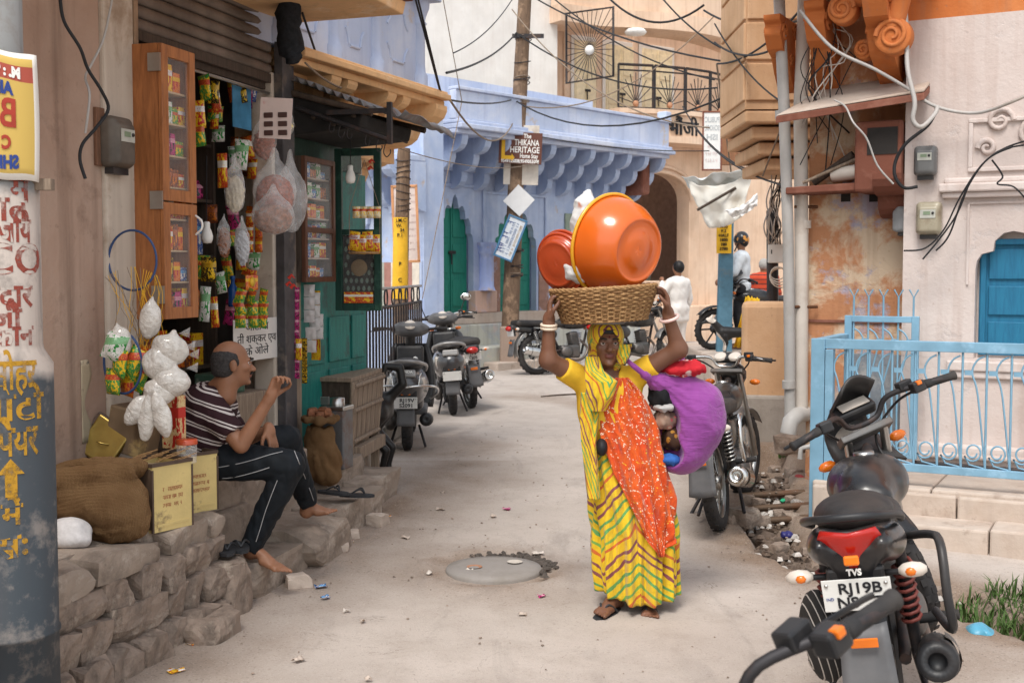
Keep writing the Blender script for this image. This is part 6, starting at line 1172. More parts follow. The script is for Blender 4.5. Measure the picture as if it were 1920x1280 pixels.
def foot_sdf(heel, toe, up=(0, 0, 1)):
    R = axes(Vector(toe) - Vector(heel), up); L = (Vector(toe) - Vector(heel)).length; fs = [su(.025, ell((.03, 0, .028), (.036, .028, .028)), cap((.04, 0, .05), (L * .55, 0, .028), .034, .026), rbox((L * .6, 0, .016), (L * .22, .04, .016), .014))]
    for i in range(5): y = .034 - i * .017; fs.append(cap((L * .74, y, .014), (L * (.98 - .045 * i), y * 1.1, .011), .011 if i == 0 else .0088, .010 if i == 0 else .0075))
    return xf(su(.008, *fs), R, heel)
# ------------------------------------------------------------------ the woman
WY = 5.95; woman = thing('person', 'woman in yellow and orange sari carrying a basket on her head with both arms raised', 'person', (at(1185, 1160, WY).x, WY, gz(WY))); root_skin = sk_w
p_ = lambda px, py, dy=0: at(px, py, WY + dy)
HR = (RZ(6) @ RX(-3) @ Matrix(((-1, 0, 0), (0, -1, 0), (0, 0, 1)))); HT = p_(1137, 644, .0)
shR, elR, wrR = p_(1082, 706, .03), p_(1028, 675, -.06), p_(1029, 600, -.09); shL, elL, wrL = p_(1200, 698, .04), p_(1272, 655, -.02), p_(1253, 590, -.06)
bk_l, bk_r = p_(1031, 552, -.08), p_(1234, 538, -.08)
hR = hand_sdf(axes((.05, .15, 1), (-1, -.1, 0)), wrR, .42, -1, .2); hL = hand_sdf(axes((-.12, .12, 1), (1, .1, 0)), wrL, .42, 1, .2)
torso = su(.06, ell(p_(1142, 760, .05), (.15, .095, .2)), ell(p_(1142, 720, .05), (.15, .085, .07)))
fR = foot_sdf(p_(1156, 1136, .04) , p_(1120, 1158, -.14)); fL = foot_sdf(p_(1216, 1150, .1), p_(1219, 1160, -.12))
arms = su(.03, chain([shR, elR], [.052, .042]), chain([elR, wrR], [.041, .026]), chain([shL, elL], [.052, .043]), chain([elL, wrL], [.042, .026]))
legs = su(.03, chain([p_(1165, 900, .08), p_(1158, 1020, .05), p_(1156, 1128, .07)], [.09, .06, .038]), chain([p_(1210, 900, .1), p_(1214, 1020, .1), p_(1217, 1140, .11)], [.09, .06, .038]))
body = su(.02, xf(head_sdf(), HR, HT), torso, arms, hR, hL, legs, fR, fL)
hz = np.array(HR).T
def lipf(C):
    q = (C - np.array(HT)) @ np.array(HR); return ((np.abs(q[:, 0]) < .024) & (q[:, 2] < -.050) & (q[:, 2] > -.072) & (q[:, 1] > .078)).astype(int)
lo = np.array([p_(1000, 1175).x, WY - .32, -.01]); hi = np.array([p_(1300, 700).x, WY + .3, p_(1137, 530).z])
blob('body', body, lo, hi, .0055, sk_w, woman, matfn=lipf); face_bits(woman, HR, HT, .2)
W_ = lambda p: HT + HR @ Vector(p)
b = MB(); b.ball(W_((0, .0855, .033)), (.005, .003, .006), 8); b.build('bindi', mat('bindi_red', (.1, .01, .01), .4), woman); b = MB(); b.ball(W_((-.018, .098, -.03)), .0035, 8); b.build('nose_stud', mat('gold', (.7, .45, .15), .25, metal=1), woman)
b = MB(); b.grid(lambda u, v: W_((.075 * math.sin((u - .5) * 2.3), -.02 + .096 * math.cos((u - .5) * 2.3), .048 + .02 * v)), 12, 4); b.build('hair', m_hair, woman, solid=.006)
b = MB(); b.tube([p_(1133 + 22 * math.cos(a), 706 + 22 * math.sin(a), -.085 + .03 * abs(math.cos(a))) for a in np.linspace(.35, 2.8, 12)], .004, 6); b.build('necklace', m_textblack, woman)
def bangle(c, d, r, m, th=.006, n=1):
    d = Vector(d).normalized(); x = d.orthogonal().normalized(); y = d.cross(x)
    for k in range(n): b = MB(); b.tube([Vector(c) + d * (k * th * 2.1) + x * (r * math.cos(a)) + y * (r * math.sin(a)) for a in np.linspace(0, 6.283, 25)[:-1]], th, 8, closed=True); b.build('bangle', m, woman)
m_ivory = mat('ivory', (.72, .6, .48), .3, .06); bangle(wrR.lerp(elR, .12), elR - wrR, .036, m_ivory, .0075, 2); bangle(wrL.lerp(elL, .1), elL - wrL, .044, mat('pink_bangle', (.72, .5, .46), .3), .008, 1)
# patterned cloth
def leheriya(name):
    n = NT(name); uv = n.sep(n.co('UV')); tri = n.math('ABSOLUTE', n.math('SUBTRACT', n.math('FRACT', n.math('MULTIPLY', uv[0], 3.0)), .5)); wv = n.noise(4, 3, n.co('UV'))
    s = n.math('ADD', n.math('MULTIPLY', uv[1], 2.3), n.math('ADD', n.math('MULTIPLY', tri, 1.25), n.math('MULTIPLY', wv, .3))); fr = n.math('FRACT', s); yl = (.74, .5, .02)
    cc = n.ramp(fr, [(0, yl), (.10, (.16, .02, .09)), (.155, yl), (.25, (.16, .02, .09)), (.30, yl), (.42, (.03, .3, .1)), (.47, yl), (.57, (.04, .34, .12)), (.62, yl), (.74, (.1, .36, .08)), (.79, yl), (.88, (.55, .09, .03)), (.93, yl)], 'CONSTANT')
    cc = n.mix(n.math('MULTIPLY', n.noise(30, 3), .25), cc, (.75, .42, .03)); n.bump(n.noise(16, 5, n.mapping(n.co(), scale=(1.6, 1.6, .5)), .6, .6), .7, .03); return n.done(cc, .75, .2, Sheen_Weight=.2)
def bandhani(name):
    n = NT(name); uv = n.mapping(n.co('UV'), scale=(1, 1, 1)); v1 = n.new('ShaderNodeTexVoronoi'); n.put(v1.inputs['Vector'], uv); v1.inputs['Scale'].default_value = 6; d1 = v1.outputs['Distance']
    ring = n.math('LESS_THAN', n.math('ABSOLUTE', n.math('SUBTRACT', n.math('FRACT', n.math('MULTIPLY', d1, 3.3)), .5)), .17); dots = n.math('LESS_THAN', n.voro(48, uv), .36); on = n.math('MULTIPLY', ring, dots)
    base = n.ramp(n.noise(5, 4, uv), [(.35, (.62, .065, .012)), (.65, (.72, .12, .015))]); dc = n.mix(n.math('GREATER_THAN', n.noise(6, 2, uv), .58), (.85, .68, .52), (.8, .45, .03)); n.bump(n.noise(15, 5, n.mapping(n.co(), scale=(1.4, 1.4, .6), rot=(0, .5, 0)), .6, .8), .8, .03); return n.done(n.mix(on, base, dc), .7, .2, Sheen_Weight=.2)
m_leh = leheriya('leheriya'); m_band = bandhani('bandhani'); m_blouse = mat('yellow_blouse', (.78, .47, .03), .75, .08, 20, .15)
SILH = [(690, 1098, 1196), (720, 1086, 1214), (760, 1090, 1222), (820, 1096, 1236), (880, 1100, 1250), (940, 1106, 1262), (1000, 1111, 1268), (1060, 1114, 1271), (1100, 1120, 1272), (1142, 1128, 1270)]
def silh(y):
    y = min(1142, max(690, y))
    for (a, l0, r0), (b_, l1, r1) in zip(SILH, SILH[1:]):
        if a <= y <= b_: t = (y - a) / (b_ - a); return l0 + (l1 - l0) * t, r0 + (r1 - r0) * t
DEP = lambda y: .105 + .055 * sst(720, 1100, y)
def pleat(th, y): return (.016 + .022 * sst(800, 1100, y)) * sst(730, 900, y) * (math.sin(th * 11 + .012 * y + 1.5 * math.sin(y * .02)) * .7 + .5 * math.sin(th * 23 - .02 * y))
def tubept(th, y, off=0):
    l, r = silh(y); c = (l + r) / 2; hw = (r - l) / 2 / FPX * WY; q = pleat(th, y) + off; P0 = at(c, y, WY + .07); return P0 + Vector((math.cos(th) * (hw + q * .6), -math.sin(th) * (DEP(y) + q), 0))
def hemy(th): s_ = math.cos(th); return 1120 - (22 * max(0, -s_ - .2)) - 14 * max(0, s_ - .35) - 10 * max(0, math.sin(-th))
b = MB(); NU = 150
def skirt(u, v):
    th = u * 6.2832 + 1.57; y = 835 + (hemy(th) - 835) * v; return tubept(th, y)
b.grid(skirt, NU, 60); b.build('skirt', m_leh, woman, solid=.003)
bl = su(.03, disp(torso, lambda P: -.012 + 0 * P[:, 0]), chain([shR, shR.lerp(elR, .62)], [.064, .058]), chain([shL, shL.lerp(elL, .45)], [.064, .058])); nk = ell(p_(1140, 705, -.1), (.085, .1, .075)); bl = sub(bl, nk, .01); bl = sub(bl, cap(HT + Vector((0, .0, -.05)), p_(1140, 712, .03), .06, .066), .01)
bl = inter(bl, half(shR.lerp(elR, .5), elR - shR)); bl = inter(bl, half(shL.lerp(elL, .36), elL - shL)); blob('blouse', bl, lo, hi, .007, m_blouse, woman)
def front(px, py, off):
    l, r = silh(py); c = (l + r) / 2; t = max(-.97, min(.97, (px - c) / ((r - l) / 2))); th = math.acos(t); return tubept(th, py, off)
ORL = [(704, 1150, 1172), (730, 1128, 1196), (760, 1112, 1214), (800, 1122, 1228), (840, 1134, 1238), (880, 1148, 1250), (920, 1168, 1259), (960, 1188, 1263), (1000, 1206, 1256), (1030, 1227, 1236)]
def orl(y):
    for (a, l0, r0), (b_, l1, r1) in zip(ORL, ORL[1:]):
        if a <= y <= b_: t = (y - a) / (b_ - a); return l0 + (l1 - l0) * t, r0 + (r1 - r0) * t
    return ORL[-1][1:]
def drape(u, v):
    y = 704 + 326 * v; l, r = orl(y); x = l + (r - l) * u; p = front(x, y, .022 + .007 * math.sin(u * 21 + v * 16 + 3 * u * v) + .005 * math.sin(u * 43 - v * 9 + 2 * math.sin(v * 11))); return p
b = MB(); b.grid(drape, 44, 70)
for i, u_ in enumerate(b.uv): b.uv[i] = [(x * .7, y * 1.9) for x, y in u_]
b.build('sari_drape', m_band, woman, solid=.003)
# head veil, its fall over the right shoulder and the loose end down the side
vs_ = sub(su(.02, ell((0, -.025, .03), (.092, .11, .104)), ell((0, -.035, -.07), (.088, .085, .1))), su(.02, ell((0, .12, -.035), (.06, .13, .104)), ell((0, .1, -.14), (.055, .11, .1))), .01); vs_ = inter(vs_, lambda P: -(ell((0, -.025, .02), (.083, .1, .094))(P))) ; vs_ = inter(vs_, half((0, 0, -.135), (0, 0, -1)))
W0, Q0 = nets(xf(vs_, HR, HT), np.array(HT) - .2, np.array(HT) + .2, .006); me = mesh_np(W0 - np.array(HT), Q0); ul = me.uv_layers.new(name='uv'); lq = (W0 - np.array(HT)) @ np.array(HR); uvv = np.stack([np.arctan2(lq[:, 0], lq[:, 2] + .1) * .3, lq[:, 1] * 3.2 + np.abs(lq[:, 0]) * 2], 1); li = np.zeros(len(me.loops), np.int32); me.loops.foreach_get('vertex_index', li); ul.data.foreach_set('uv', uvv[li].ravel().astype(np.float32)); me.materials.append(m_leh); link_mesh('veil', me, woman, HT)
def strip(name, ctr, m, us=.6, vsn=2.2, nu=14, nv=50, fold=.008, parent=woman):
    """cloth strip from (px_left, px_right, py, dy) stations"""
    def f(u, v):
        t = v * (len(ctr) - 1); i = min(int(t), len(ctr) - 2); k = t - i; k = k * k * (3 - 2 * k) * .3 + k * .7; a, c = ctr[i], ctr[i + 1]; q = [a[j] + (c[j] - a[j]) * k for j in range(4)]
        return at(q[0] + (q[1] - q[0]) * u, q[2], WY + q[3]) + Vector((0, -fold * (math.sin(u * 13 + v * 6) + .6 * math.sin(u * 27 - v * 9)) - .03 * math.sin(math.pi * u), 0))
    b = MB(); b.grid(f, nu, nv); 
    for i, u_ in enumerate(b.uv): b.uv[i] = [(x * us, y * vsn) for x, y in u_]
    return b.build(name, m, parent, solid=.003)
strip('veil_fall', [(1098, 1122, 668, -.05), (1096, 1132, 695, -.08), (1098, 1158, 715, -.10), (1100, 1150, 745, -.10), (1104, 1135, 770, -.08)], m_leh, .22, .34)
strip('veil_fall', [(1160, 1184, 645, -.06), (1156, 1180, 668, -.07), (1158, 1172, 682, -.06)], m_leh, .15, .2, 8, 14)
strip('loose_end', [(1090, 1124, 735, -.06), (1087, 1122, 780, -.05), (1090, 1118, 830, -.06), (1096, 1122, 880, -.07), (1102, 1126, 935, -.08)], m_leh, .2, .62)
b = MB()
b.X = None; blob('waist_cloth', ell(p_(1128, 838, -.05), (.03, .05, .045)), np.array(p_(1128, 838, -.05)) - .08, np.array(p_(1128, 838, -.05)) + .08, .008, m_textblack, woman)
# sandals
m_sand_b = mat('sandal_rubber', (.03, .032, .036), .6, .2)
def sandal(heel, toe, label, parent=None, name='sandal', foot=True):
    heel, toe = Vector(heel), Vector(toe); R = axes(toe - heel, (0, 0, 1)); L = (toe - heel).length; t = thing(name, label, 'sandal', heel) if parent is None else None; b = MB(); out = [(-.02 + (L + .035) * k / 12, (.032 + .012 * math.sin(k / 12 * 2.6)) * math.sin(math.acos(max(-1, min(1, 2 * k / 12 - 1)))) ** .5) for k in range(13)]
    poly = [(x, y) for x, y in out] + [(x, -y) for x, y in out[::-1][1:-1]]; b.prism(poly, heel + R @ Vector((0, 0, -.016)), R @ Vector((1, 0, 0)), R @ Vector((0, 1, 0)), R @ Vector((0, 0, .016))); so = b.build('sole' if t else 'sandal', m_sand_b, t or parent, bevel=.003)
    h = .052 if foot else .035
    for s in (-1, 1): b = MB(); b.tube(spline([heel + R @ Vector((L * .74, 0, .008)), heel + R @ Vector((L * .62, s * .022, h)), heel + R @ Vector((L * .4, s * .045, .012))], 5), .006, 6); b.build('strap', m_sand_b, t if t else so)
    return t
sandal(p_(1156, 1138, .04), p_(1120, 1160, -.14), '', woman); sandal(p_(1216, 1152, .1), p_(1219, 1162, -.12), '', woman)
# head ring and basket with its load
b = MB(); b.lathe([(.03, 0), (.085, .0), (.1, .012), (.085, .03), (.03, .028)], p_(1138, 607), (0, 0, 1), 24); b.build('head_ring', mat('grey_cloth', (.2, .2, .21), .9, .2, 30, .3), None, 'rolled grey cloth ring between the woman\'s veil and the basket', 'head ring')
bkc = p_(1134, 602, .0); tilt = RY(-3.2); bk = thing('basket', 'shallow round wicker basket carried on the woman\'s head', 'basket', bkc)
m_wick = wood('wicker', (.46, .27, .12), (.22, .12, .05), .75, 'Z', 10); m_wick2 = wood('wicker_dark', (.33, .18, .075), (.16, .08, .035), .75, 'Z', 10)
def bkr(z): return .205 + .055 * sst(-.02, .17, z)
for half_ in (0, 1):
    b = MB()
    for row in range(half_, 15, 2):
        z = .008 + row * .0106; N = 120; b.tube([bkc + tilt @ Vector(((bkr(z) + .005 * math.sin(24 * a + math.pi * row)) * math.cos(a), (bkr(z) + .005 * math.sin(24 * a + math.pi * row)) * math.sin(a), z + .002 * math.sin(5 * a + row))) for a in np.linspace(0, 6.2832, N + 1)[:-1]], .0068, 5, closed=True)
    b.build('weave', (m_wick, m_wick2)[half_], bk, kind='stuff')
for k in range(48): a = 6.2832 * k / 48; b = MB(); b.tube([bkc + tilt @ Vector((math.cos(a) * bkr(z), math.sin(a) * bkr(z), z)) for z in (0, .08, .165 + .012 * (k % 2))], .005, 5); b.build('stake', m_wick, bk)
for k in range(3): b = MB(); b.tube([bkc + tilt @ Vector(((.262 + .004 * math.sin(18 * a + 2.1 * k)) * math.cos(a), (.262 + .004 * math.sin(18 * a + 2.1 * k)) * math.sin(a), .166 + .005 * math.cos(18 * a + 2.1 * k))) for a in np.linspace(0, 6.2832, 121)[:-1]], .006, 5, closed=True); b.build('rim_cane', m_wick, bk)
b = MB(); b.lathe([(0, .006), (.2, .006), (.205, .0), (0, -.004)], bkc, tilt @ Vector((0, 0, 1)), 32); b.build('base', m_wick2, bk)
def plast(name, c):
    n = NT(name); cc = n.ramp(n.noise(5, 3), [(.3, tuple(x * .9 for x in c)), (.7, c)]); n.b.inputs['Subsurface Weight'].default_value = .1; n.b.inputs['Coat Weight'].default_value = .3; n.bump(n.noise(8, 2), .04, .004); return n.done(cc, .22, .5)
m_tub = plast('orange_plastic', (.72, .13, .012)); m_tubrim = plast('yellow_plastic', (.8, .4, .02)); m_red = plast('red_plastic', (.5, .07, .02))
def basin(label, rimc, basec, r, rb, m, mrim, n=48):
    rimc, basec = Vector(rimc), Vector(basec); ax = basec - rimc; H = ax.length; t = thing('basin', label, 'basin', rimc)
    b = MB(); prof = [(r * .985, 0), (r * .97, H * .08), (r * .95, H * .3), (r * .9, H * .55), (r * .78, H * .8), (rb * 1.12, H * .95), (rb * 1.04, H * .99), (rb, H), (rb * .96, H * .97), (rb * .9, H * .965), (rb * .6, H * .97), (rb * .58, H * .985), (rb * .2, H * .985), (0, H * .985)]; b.lathe(prof, rimc, ax, n); b.build('bowl', m, t, solid=.004)
    b = MB(); b.tube([rimc + (ax.orthogonal().normalized() * math.cos(a) + ax.normalized().cross(ax.orthogonal().normalized()) * math.sin(a)) * r * 1.02 for a in np.linspace(0, 6.2832, 61)[:-1]], .009, 8, closed=True); b.build('rim', mrim, t); return t
rc = p_(1142, 458, .04); axd = Vector((.62, -.72, -.16)).normalized(); basin('large orange plastic basin tipped on its side in the basket', rc, rc + axd * .205, .245, .15, m_tub, m_tubrim)
rc2 = p_(1052, 492, .02); ax2 = Vector((-.62, -.68, -.22)).normalized(); basin('red plastic basin, the front one of the nested pair in the basket', rc2, rc2 + ax2 * .042, .142, .105, m_red, m_red); basin('red plastic basin nested behind the front one in the basket', rc2 - ax2 * .03, rc2 + ax2 * .012, .15, .11, m_red, m_red)
bag = su(.05, ell(p_(1098, 425, .06), (.075, .06, .15)), cap(p_(1098, 380, .06), p_(1104, 362, .05), .04, .015), ell(p_(1082, 500, -.02), (.07, .06, .09))); bag = disp(bag, lambda P: .012 * wob(P, 45, 1) + .007 * wob(P, 90, 2)); n = NT('white_polythene'); cc = n.mix(n.ramp(n.noise(9, 3), [(.6, 0.), (.66, 1.)]), (.78, .78, .77), (.75, .3, .2)); blob('plastic_bag', bag, np.array(p_(1050, 560)) - (0, .2, 0), np.array(p_(1150, 340)) + (0, .25, 0), .009, n.done(cc, .3, .5, Transmission_Weight=.15), None, 'crumpled white plastic bag standing between the basins', 'plastic bag')
# purple bundle on her left side
BC = p_(1296, 792, .12); BR = RY(18); bundle = thing('bundle', 'big purple cloth bundle of clothes slung from the woman\'s shoulder', 'bundle', BC)
n = NT('purple_cloth'); cc = n.ramp(n.noise(4, 5), [(.3, (.22, .045, .235)), (.7, (.31, .07, .315))]); n.bump(n.noise(14, 5, n.mapping(n.co(), rot=(0, -.9, 0), scale=(.45, 1.5, 2.2)), .6, .5), .6, .02); m_pur = n.done(cc, .8, .2, Sheen_Weight=.25)
def folds(P): 
    q = P - np.array(p_(1208, 702, .0)); ang = np.arctan2(q[:, 2], q[:, 0]); r = np.linalg.norm(q, axis=1); return (.0032 * np.sin(ang * 38 + 3 * np.sin(r * 14 + ang * 3)) + .003 * np.sin(ang * 17 + 5 * r)) * np.clip(1.3 - r / .36, 0, 1) + .009 * wob(P, 20, 9) - .006 * np.abs(wob(P, 34, 11))
E1 = su(.09, ell(BC, (.168, .18, .225), BR), ell(p_(1272, 850, .1), (.1, .14, .1)), cap(p_(1210, 702, .0), p_(1262, 730, .08), .012, .1)); E2 = su(.05, ell(p_(1218, 795, -.01), (.15, .17, .15), RY(22)), ell(p_(1250, 848, -.03), (.085, .14, .075), RY(30))); E2b = ell(p_(1268, 672, .12), (.16, .13, .07), RY(14))
sack = sub(sub(disp(E1, folds), E2, .012), E2b, .012); blob('cloth', sack, np.array(p_(1190, 910)) - (0, .15, 0), np.array(p_(1390, 640)) + (0, .4, 0), .007, m_pur, bundle)
b = MB(); b.tube(spline([p_(1172, 672, -.02), p_(1188, 686, -.06), p_(1208, 702, -.05), p_(1216, 708, -.03)], 5), [.012] * 5 + [.014] * 5 + [.02] * 5 + [.02], 8); b.ball(p_(1209, 703, -.03), (.024, .022, .02), 12); b.build('knot', m_pur, bundle); b = MB(); b.tube([p_(1262, 690, .1), p_(1272, 668, .1), p_(1278, 640, .12)], [.05, .035, .006], 10); b.build('loose_corner', m_pur, bundle)
def flower(name, base, cols, sc):
    n = NT(name); v = n.new('ShaderNodeTexVoronoi'); n.put(v.inputs['Vector'], n.co()); v.inputs['Scale'].default_value = sc; return n.done(n.mix(n.ramp(v.outputs['Distance'], [(.28, 1.), (.36, 0.)]), base, n.ramp(n.noise(40, 3), [(.4, cols[0]), (.6, cols[1])], 'CONSTANT')), .8, .2)
for c_, r_, m_, lb in ((p_(1276, 690, .08), (.125, .12, .05), flower('red_floral', (.5, .02, .03), ((.75, .6, .55), (.7, .08, .08)), 14), 'red and white floral cloth on top of the purple bundle'), (p_(1240, 742, .08), (.075, .1, .09), flower('black_floral', (.012, .012, .014), ((.6, .1, .15), (.1, .3, .12)), 16), 'black floral cloth folded in the purple bundle'), (p_(1246, 786, .07), (.065, .09, .06), flower('rose_floral', (.3, .2, .15), ((.5, .12, .12), (.5, .4, .3)), 22), 'rose patterned cloth in the middle of the bundle'), (p_(1262, 822, .07), (.065, .09, .07), flower('gold_floral', (.05, .025, .015), ((.35, .17, .03), (.12, .05, .02)), 25), 'brown and gold cloth deep in the bundle'), (p_(1258, 860, .03), (.06, .07, .035), mat('blue_cloth', (.03, .12, .4), .8), 'bright blue cloth at the bottom of the bundle'), (p_(1244, 764, -.0), (.05, .05, .022), mat('grey_fold', (.4, .39, .38), .8), 'grey folded cloth at the bundle mouth')):
    blob('clothes', disp(ell(c_, r_), lambda P: .012 * wob(P, 40, 3) - .016 * np.abs(wob(P, 60, 4)) + .008), np.array(c_) - .19, np.array(c_) + .19, .007, m_, None, lb, 'clothes', 'clothes in the bundle')
# ------------------------------------------------------------------ the seated man
MY = 6.2; root_skin = sk_m; q_ = lambda px, py, dy=0: at(px, py, MY + dy)
man = thing('person', 'barefoot man in striped polo shirt and dark trousers sitting on the shop sill', 'person', LF.w(.35, .2, SILL))
MHR = RZ(-68) @ RX(-2); MHT = q_(438, 681, 0)      # facing right along the street
hipR, hipL = q_(392, 862, .0), q_(400, 845, .22); kneeR, kneeL = q_(543, 872, -.02), q_(535, 822, .36); ankR, ankL = q_(470, 1028, .03), q_(578, 942, .62)
shRm, shLm = q_(384, 752, -.06), q_(402, 744, .25); elRm = q_(452, 834, -.14); wrRm = q_(508, 742, -.12); elLm = q_(450, 828, .26); wrLm = q_(505, 806, .1)
hRm = hand_sdf(axes((.35, .1, .9), (-.75, .5, .3)), wrRm, .75, 1, .1); hLm = hand_sdf(axes((.3, -.35, -.85), (.85, -.3, .4)), wrLm, .22, -1, .12)
fRm = foot_sdf(q_(462, 1040, .05), q_(538, 1078, -.06), (0, 0, 1)); fLm = foot_sdf(q_(566, 968, .62), q_(630, 962, .62))
mtorso = su(.06, ell(q_(385, 800, .08), (.14, .19, .2), RZ(0)), ell(q_(392, 757, .09), (.11, .19, .09)), ell(q_(395, 840, .1), (.15, .17, .13)))
mbody = su(.02, xf(su(.01, head_sdf(), ell((0, .045, -.02), (.05, .04, .05))), MHR, MHT), cap(MHT + Vector((-.03, .0, -.09)), q_(395, 748, .08), .06, .07), mtorso, chain([shRm, elRm, wrRm], [.055, .043, .027]), chain([shLm, elLm, wrLm], [.055, .043, .027]), hRm, hLm, chain([hipR, kneeR, ankR], [.09, .06, .04]), chain([hipL, kneeL, ankL], [.09, .06, .04]), cap(ankR, q_(468, 1036, .04), .036, .034), cap(ankL, q_(574, 960, .62), .036, .034), fRm, fLm)
def lipm(C):
    q = (C - np.array(MHT)) @ np.array(MHR); return ((np.abs(q[:, 0]) < .024) & (q[:, 2] < -.052) & (q[:, 2] > -.072) & (q[:, 1] > .08)).astype(int)
mlo = np.array([q_(320, 700).x, MY - .4, gz(6) + .05]); mhi = np.array([q_(660, 700).x + .1, MY + .85, q_(440, 610).z])
blob('body', mbody, mlo, mhi, .0058, sk_m, man, matfn=lipm); face_bits(man, MHR, MHT, .8)
Wm = lambda p: MHT + MHR @ Vector(p)
for s in (-1, 1): b = MB(); b.tube([Wm((s * .003, .097, -.0455)), Wm((s * .014, .096, -.047)), Wm((s * .028, .083, -.053))], [.006, .0065, .003], 7); b.build('moustache', m_hair, man)
m_ghair = mat('greying_hair', (.035, .032, .032), .7, .5, 90, .6); hr = inter(su(.015, ell((0, -.028, .022), (.079, .09, .074)), ell((0, -.05, -.02), (.072, .066, .07))), lambda P: -(np.maximum(ell((0, .045, .085), (.072, .125, .075))(P), -1e9))); hr = inter(hr, half((0, .022, 0), (0, 1, .25))); hr = inter(hr, half((0, 0, -.07), (0, 0, -1))); hr = sub(hr, su(0, ell((.08, -.012, -.012), (.02, .024, .036)), ell((-.08, -.012, -.012), (.02, .024, .036))), .004); hr = disp(hr, lambda P: .002 * wob(P, 300, 2))
blob('hair', xf(hr, MHR, MHT), np.array(MHT) - .17, np.array(MHT) + .17, .006, m_ghair, man)
# polo shirt with double stripes
n = NT('striped_polo'); z = n.sep(n.mapping(n.co(), rot=(0, R_(-20), 0)))[2]; wv = n.math('ADD', z, n.math('MULTIPLY', n.noise(5, 2), .02)); fr_ = n.math('FRACT', n.math('MULTIPLY', wv, 16.5)); st = n.ramp(fr_, [(0, 0.), (.12, 1.), (.26, 0.), (.38, 1.), (.50, 0.)], 'CONSTANT'); n.bump(n.noise(220, 2), .15, .002); m_polo = n.done(n.mix(st, (.035, .014, .018), (.55, .5, .48)), .85, .2)
wr_ = lambda P: .005 * wob(P, 34, 5) - .009 * np.abs(wob(P, 46, 6)) ** .8 + .004
sh = su(.05, disp(mtorso, lambda P: -.02 + 0 * P[:, 0]), inter(chain([shRm, shRm.lerp(elRm, .95)], [.08, .07]), half(shRm.lerp(elRm, .78), elRm - shRm)), inter(chain([shLm, shLm.lerp(elLm, .95)], [.08, .07]), half(shLm.lerp(elLm, .78), elLm - shLm))); sh = sub(sh, cap(MHT + Vector((-.01, 0, -.1)), q_(398, 744, .08), .062, .066), .008); sh = inter(sh, half(q_(395, 882, .1), (.15, 0, -1)))
blob('polo_shirt', disp(sh, wr_), mlo, mhi, .0075, m_polo, man)
b = MB(); R0 = axes((.3, 0, 1), (-1, 0, .2)); cn = q_(404, 738, .08); b.grid(lambda u, v: cn + RY(24) @ Vector(((.066 + .018 * v) * math.cos(u * 5.4 + .45), (.072 + .016 * v) * math.sin(u * 5.4 + .45), .028 - .035 * v)), 30, 4); b.build('collar', mat('collar_cloth', (.035, .014, .018), .85, .1), man, solid=.004)
# trousers with piping
m_tro = mat('dark_trousers', (.006, .009, .013), .75, .2, 8, .15); tw = lambda P: .006 * wob(P, 30, 7) - .012 * np.abs(wob(P, 42, 8)) ** .8 + .005
tr = su(.04, ell(q_(392, 855, .1), (.16, .18, .12)), chain([hipR, kneeR, ankR], [.11, .083, .06]), chain([hipL, kneeL, ankL], [.11, .083, .06])); tr = inter(inter(tr, half(ankR, ankR - kneeR)), half(ankL, ankL - kneeL)); blob('trousers', disp(tr, tw), mlo, mhi, .0075, m_tro, man)
m_pipe = mat('white_piping', (.4, .4, .41), .7, .05)
for pts in ([(395, 878), (420, 874), (450, 868), (480, 860), (505, 852), (530, 846)], [(400, 896), (425, 896), (450, 892), (480, 884), (505, 876)], [(552, 845), (562, 870), (572, 895), (582, 920), (588, 938)], [(520, 900), (508, 930), (497, 960), (488, 990), (480, 1015)]):
    P3 = []; ff = disp(tr, tw)
    for px, py in pts:      # lay the cord on the cloth by marching along the sight line
        d = ray(px, py).normalized(); t = 5.3
        for _ in range(90):
            e = float(ff(np.array([CAMP + d * t]))[0])
            if e < .002 or t > 7.4: break
            t += max(e * .7, .002)
        if e < .004: P3.append(CAMP + d * (t - .001))
    if len(P3) > 2: b = MB(); b.tube(spline(P3, 6), .0022, 5); b.build('piping', m_pipe, man)
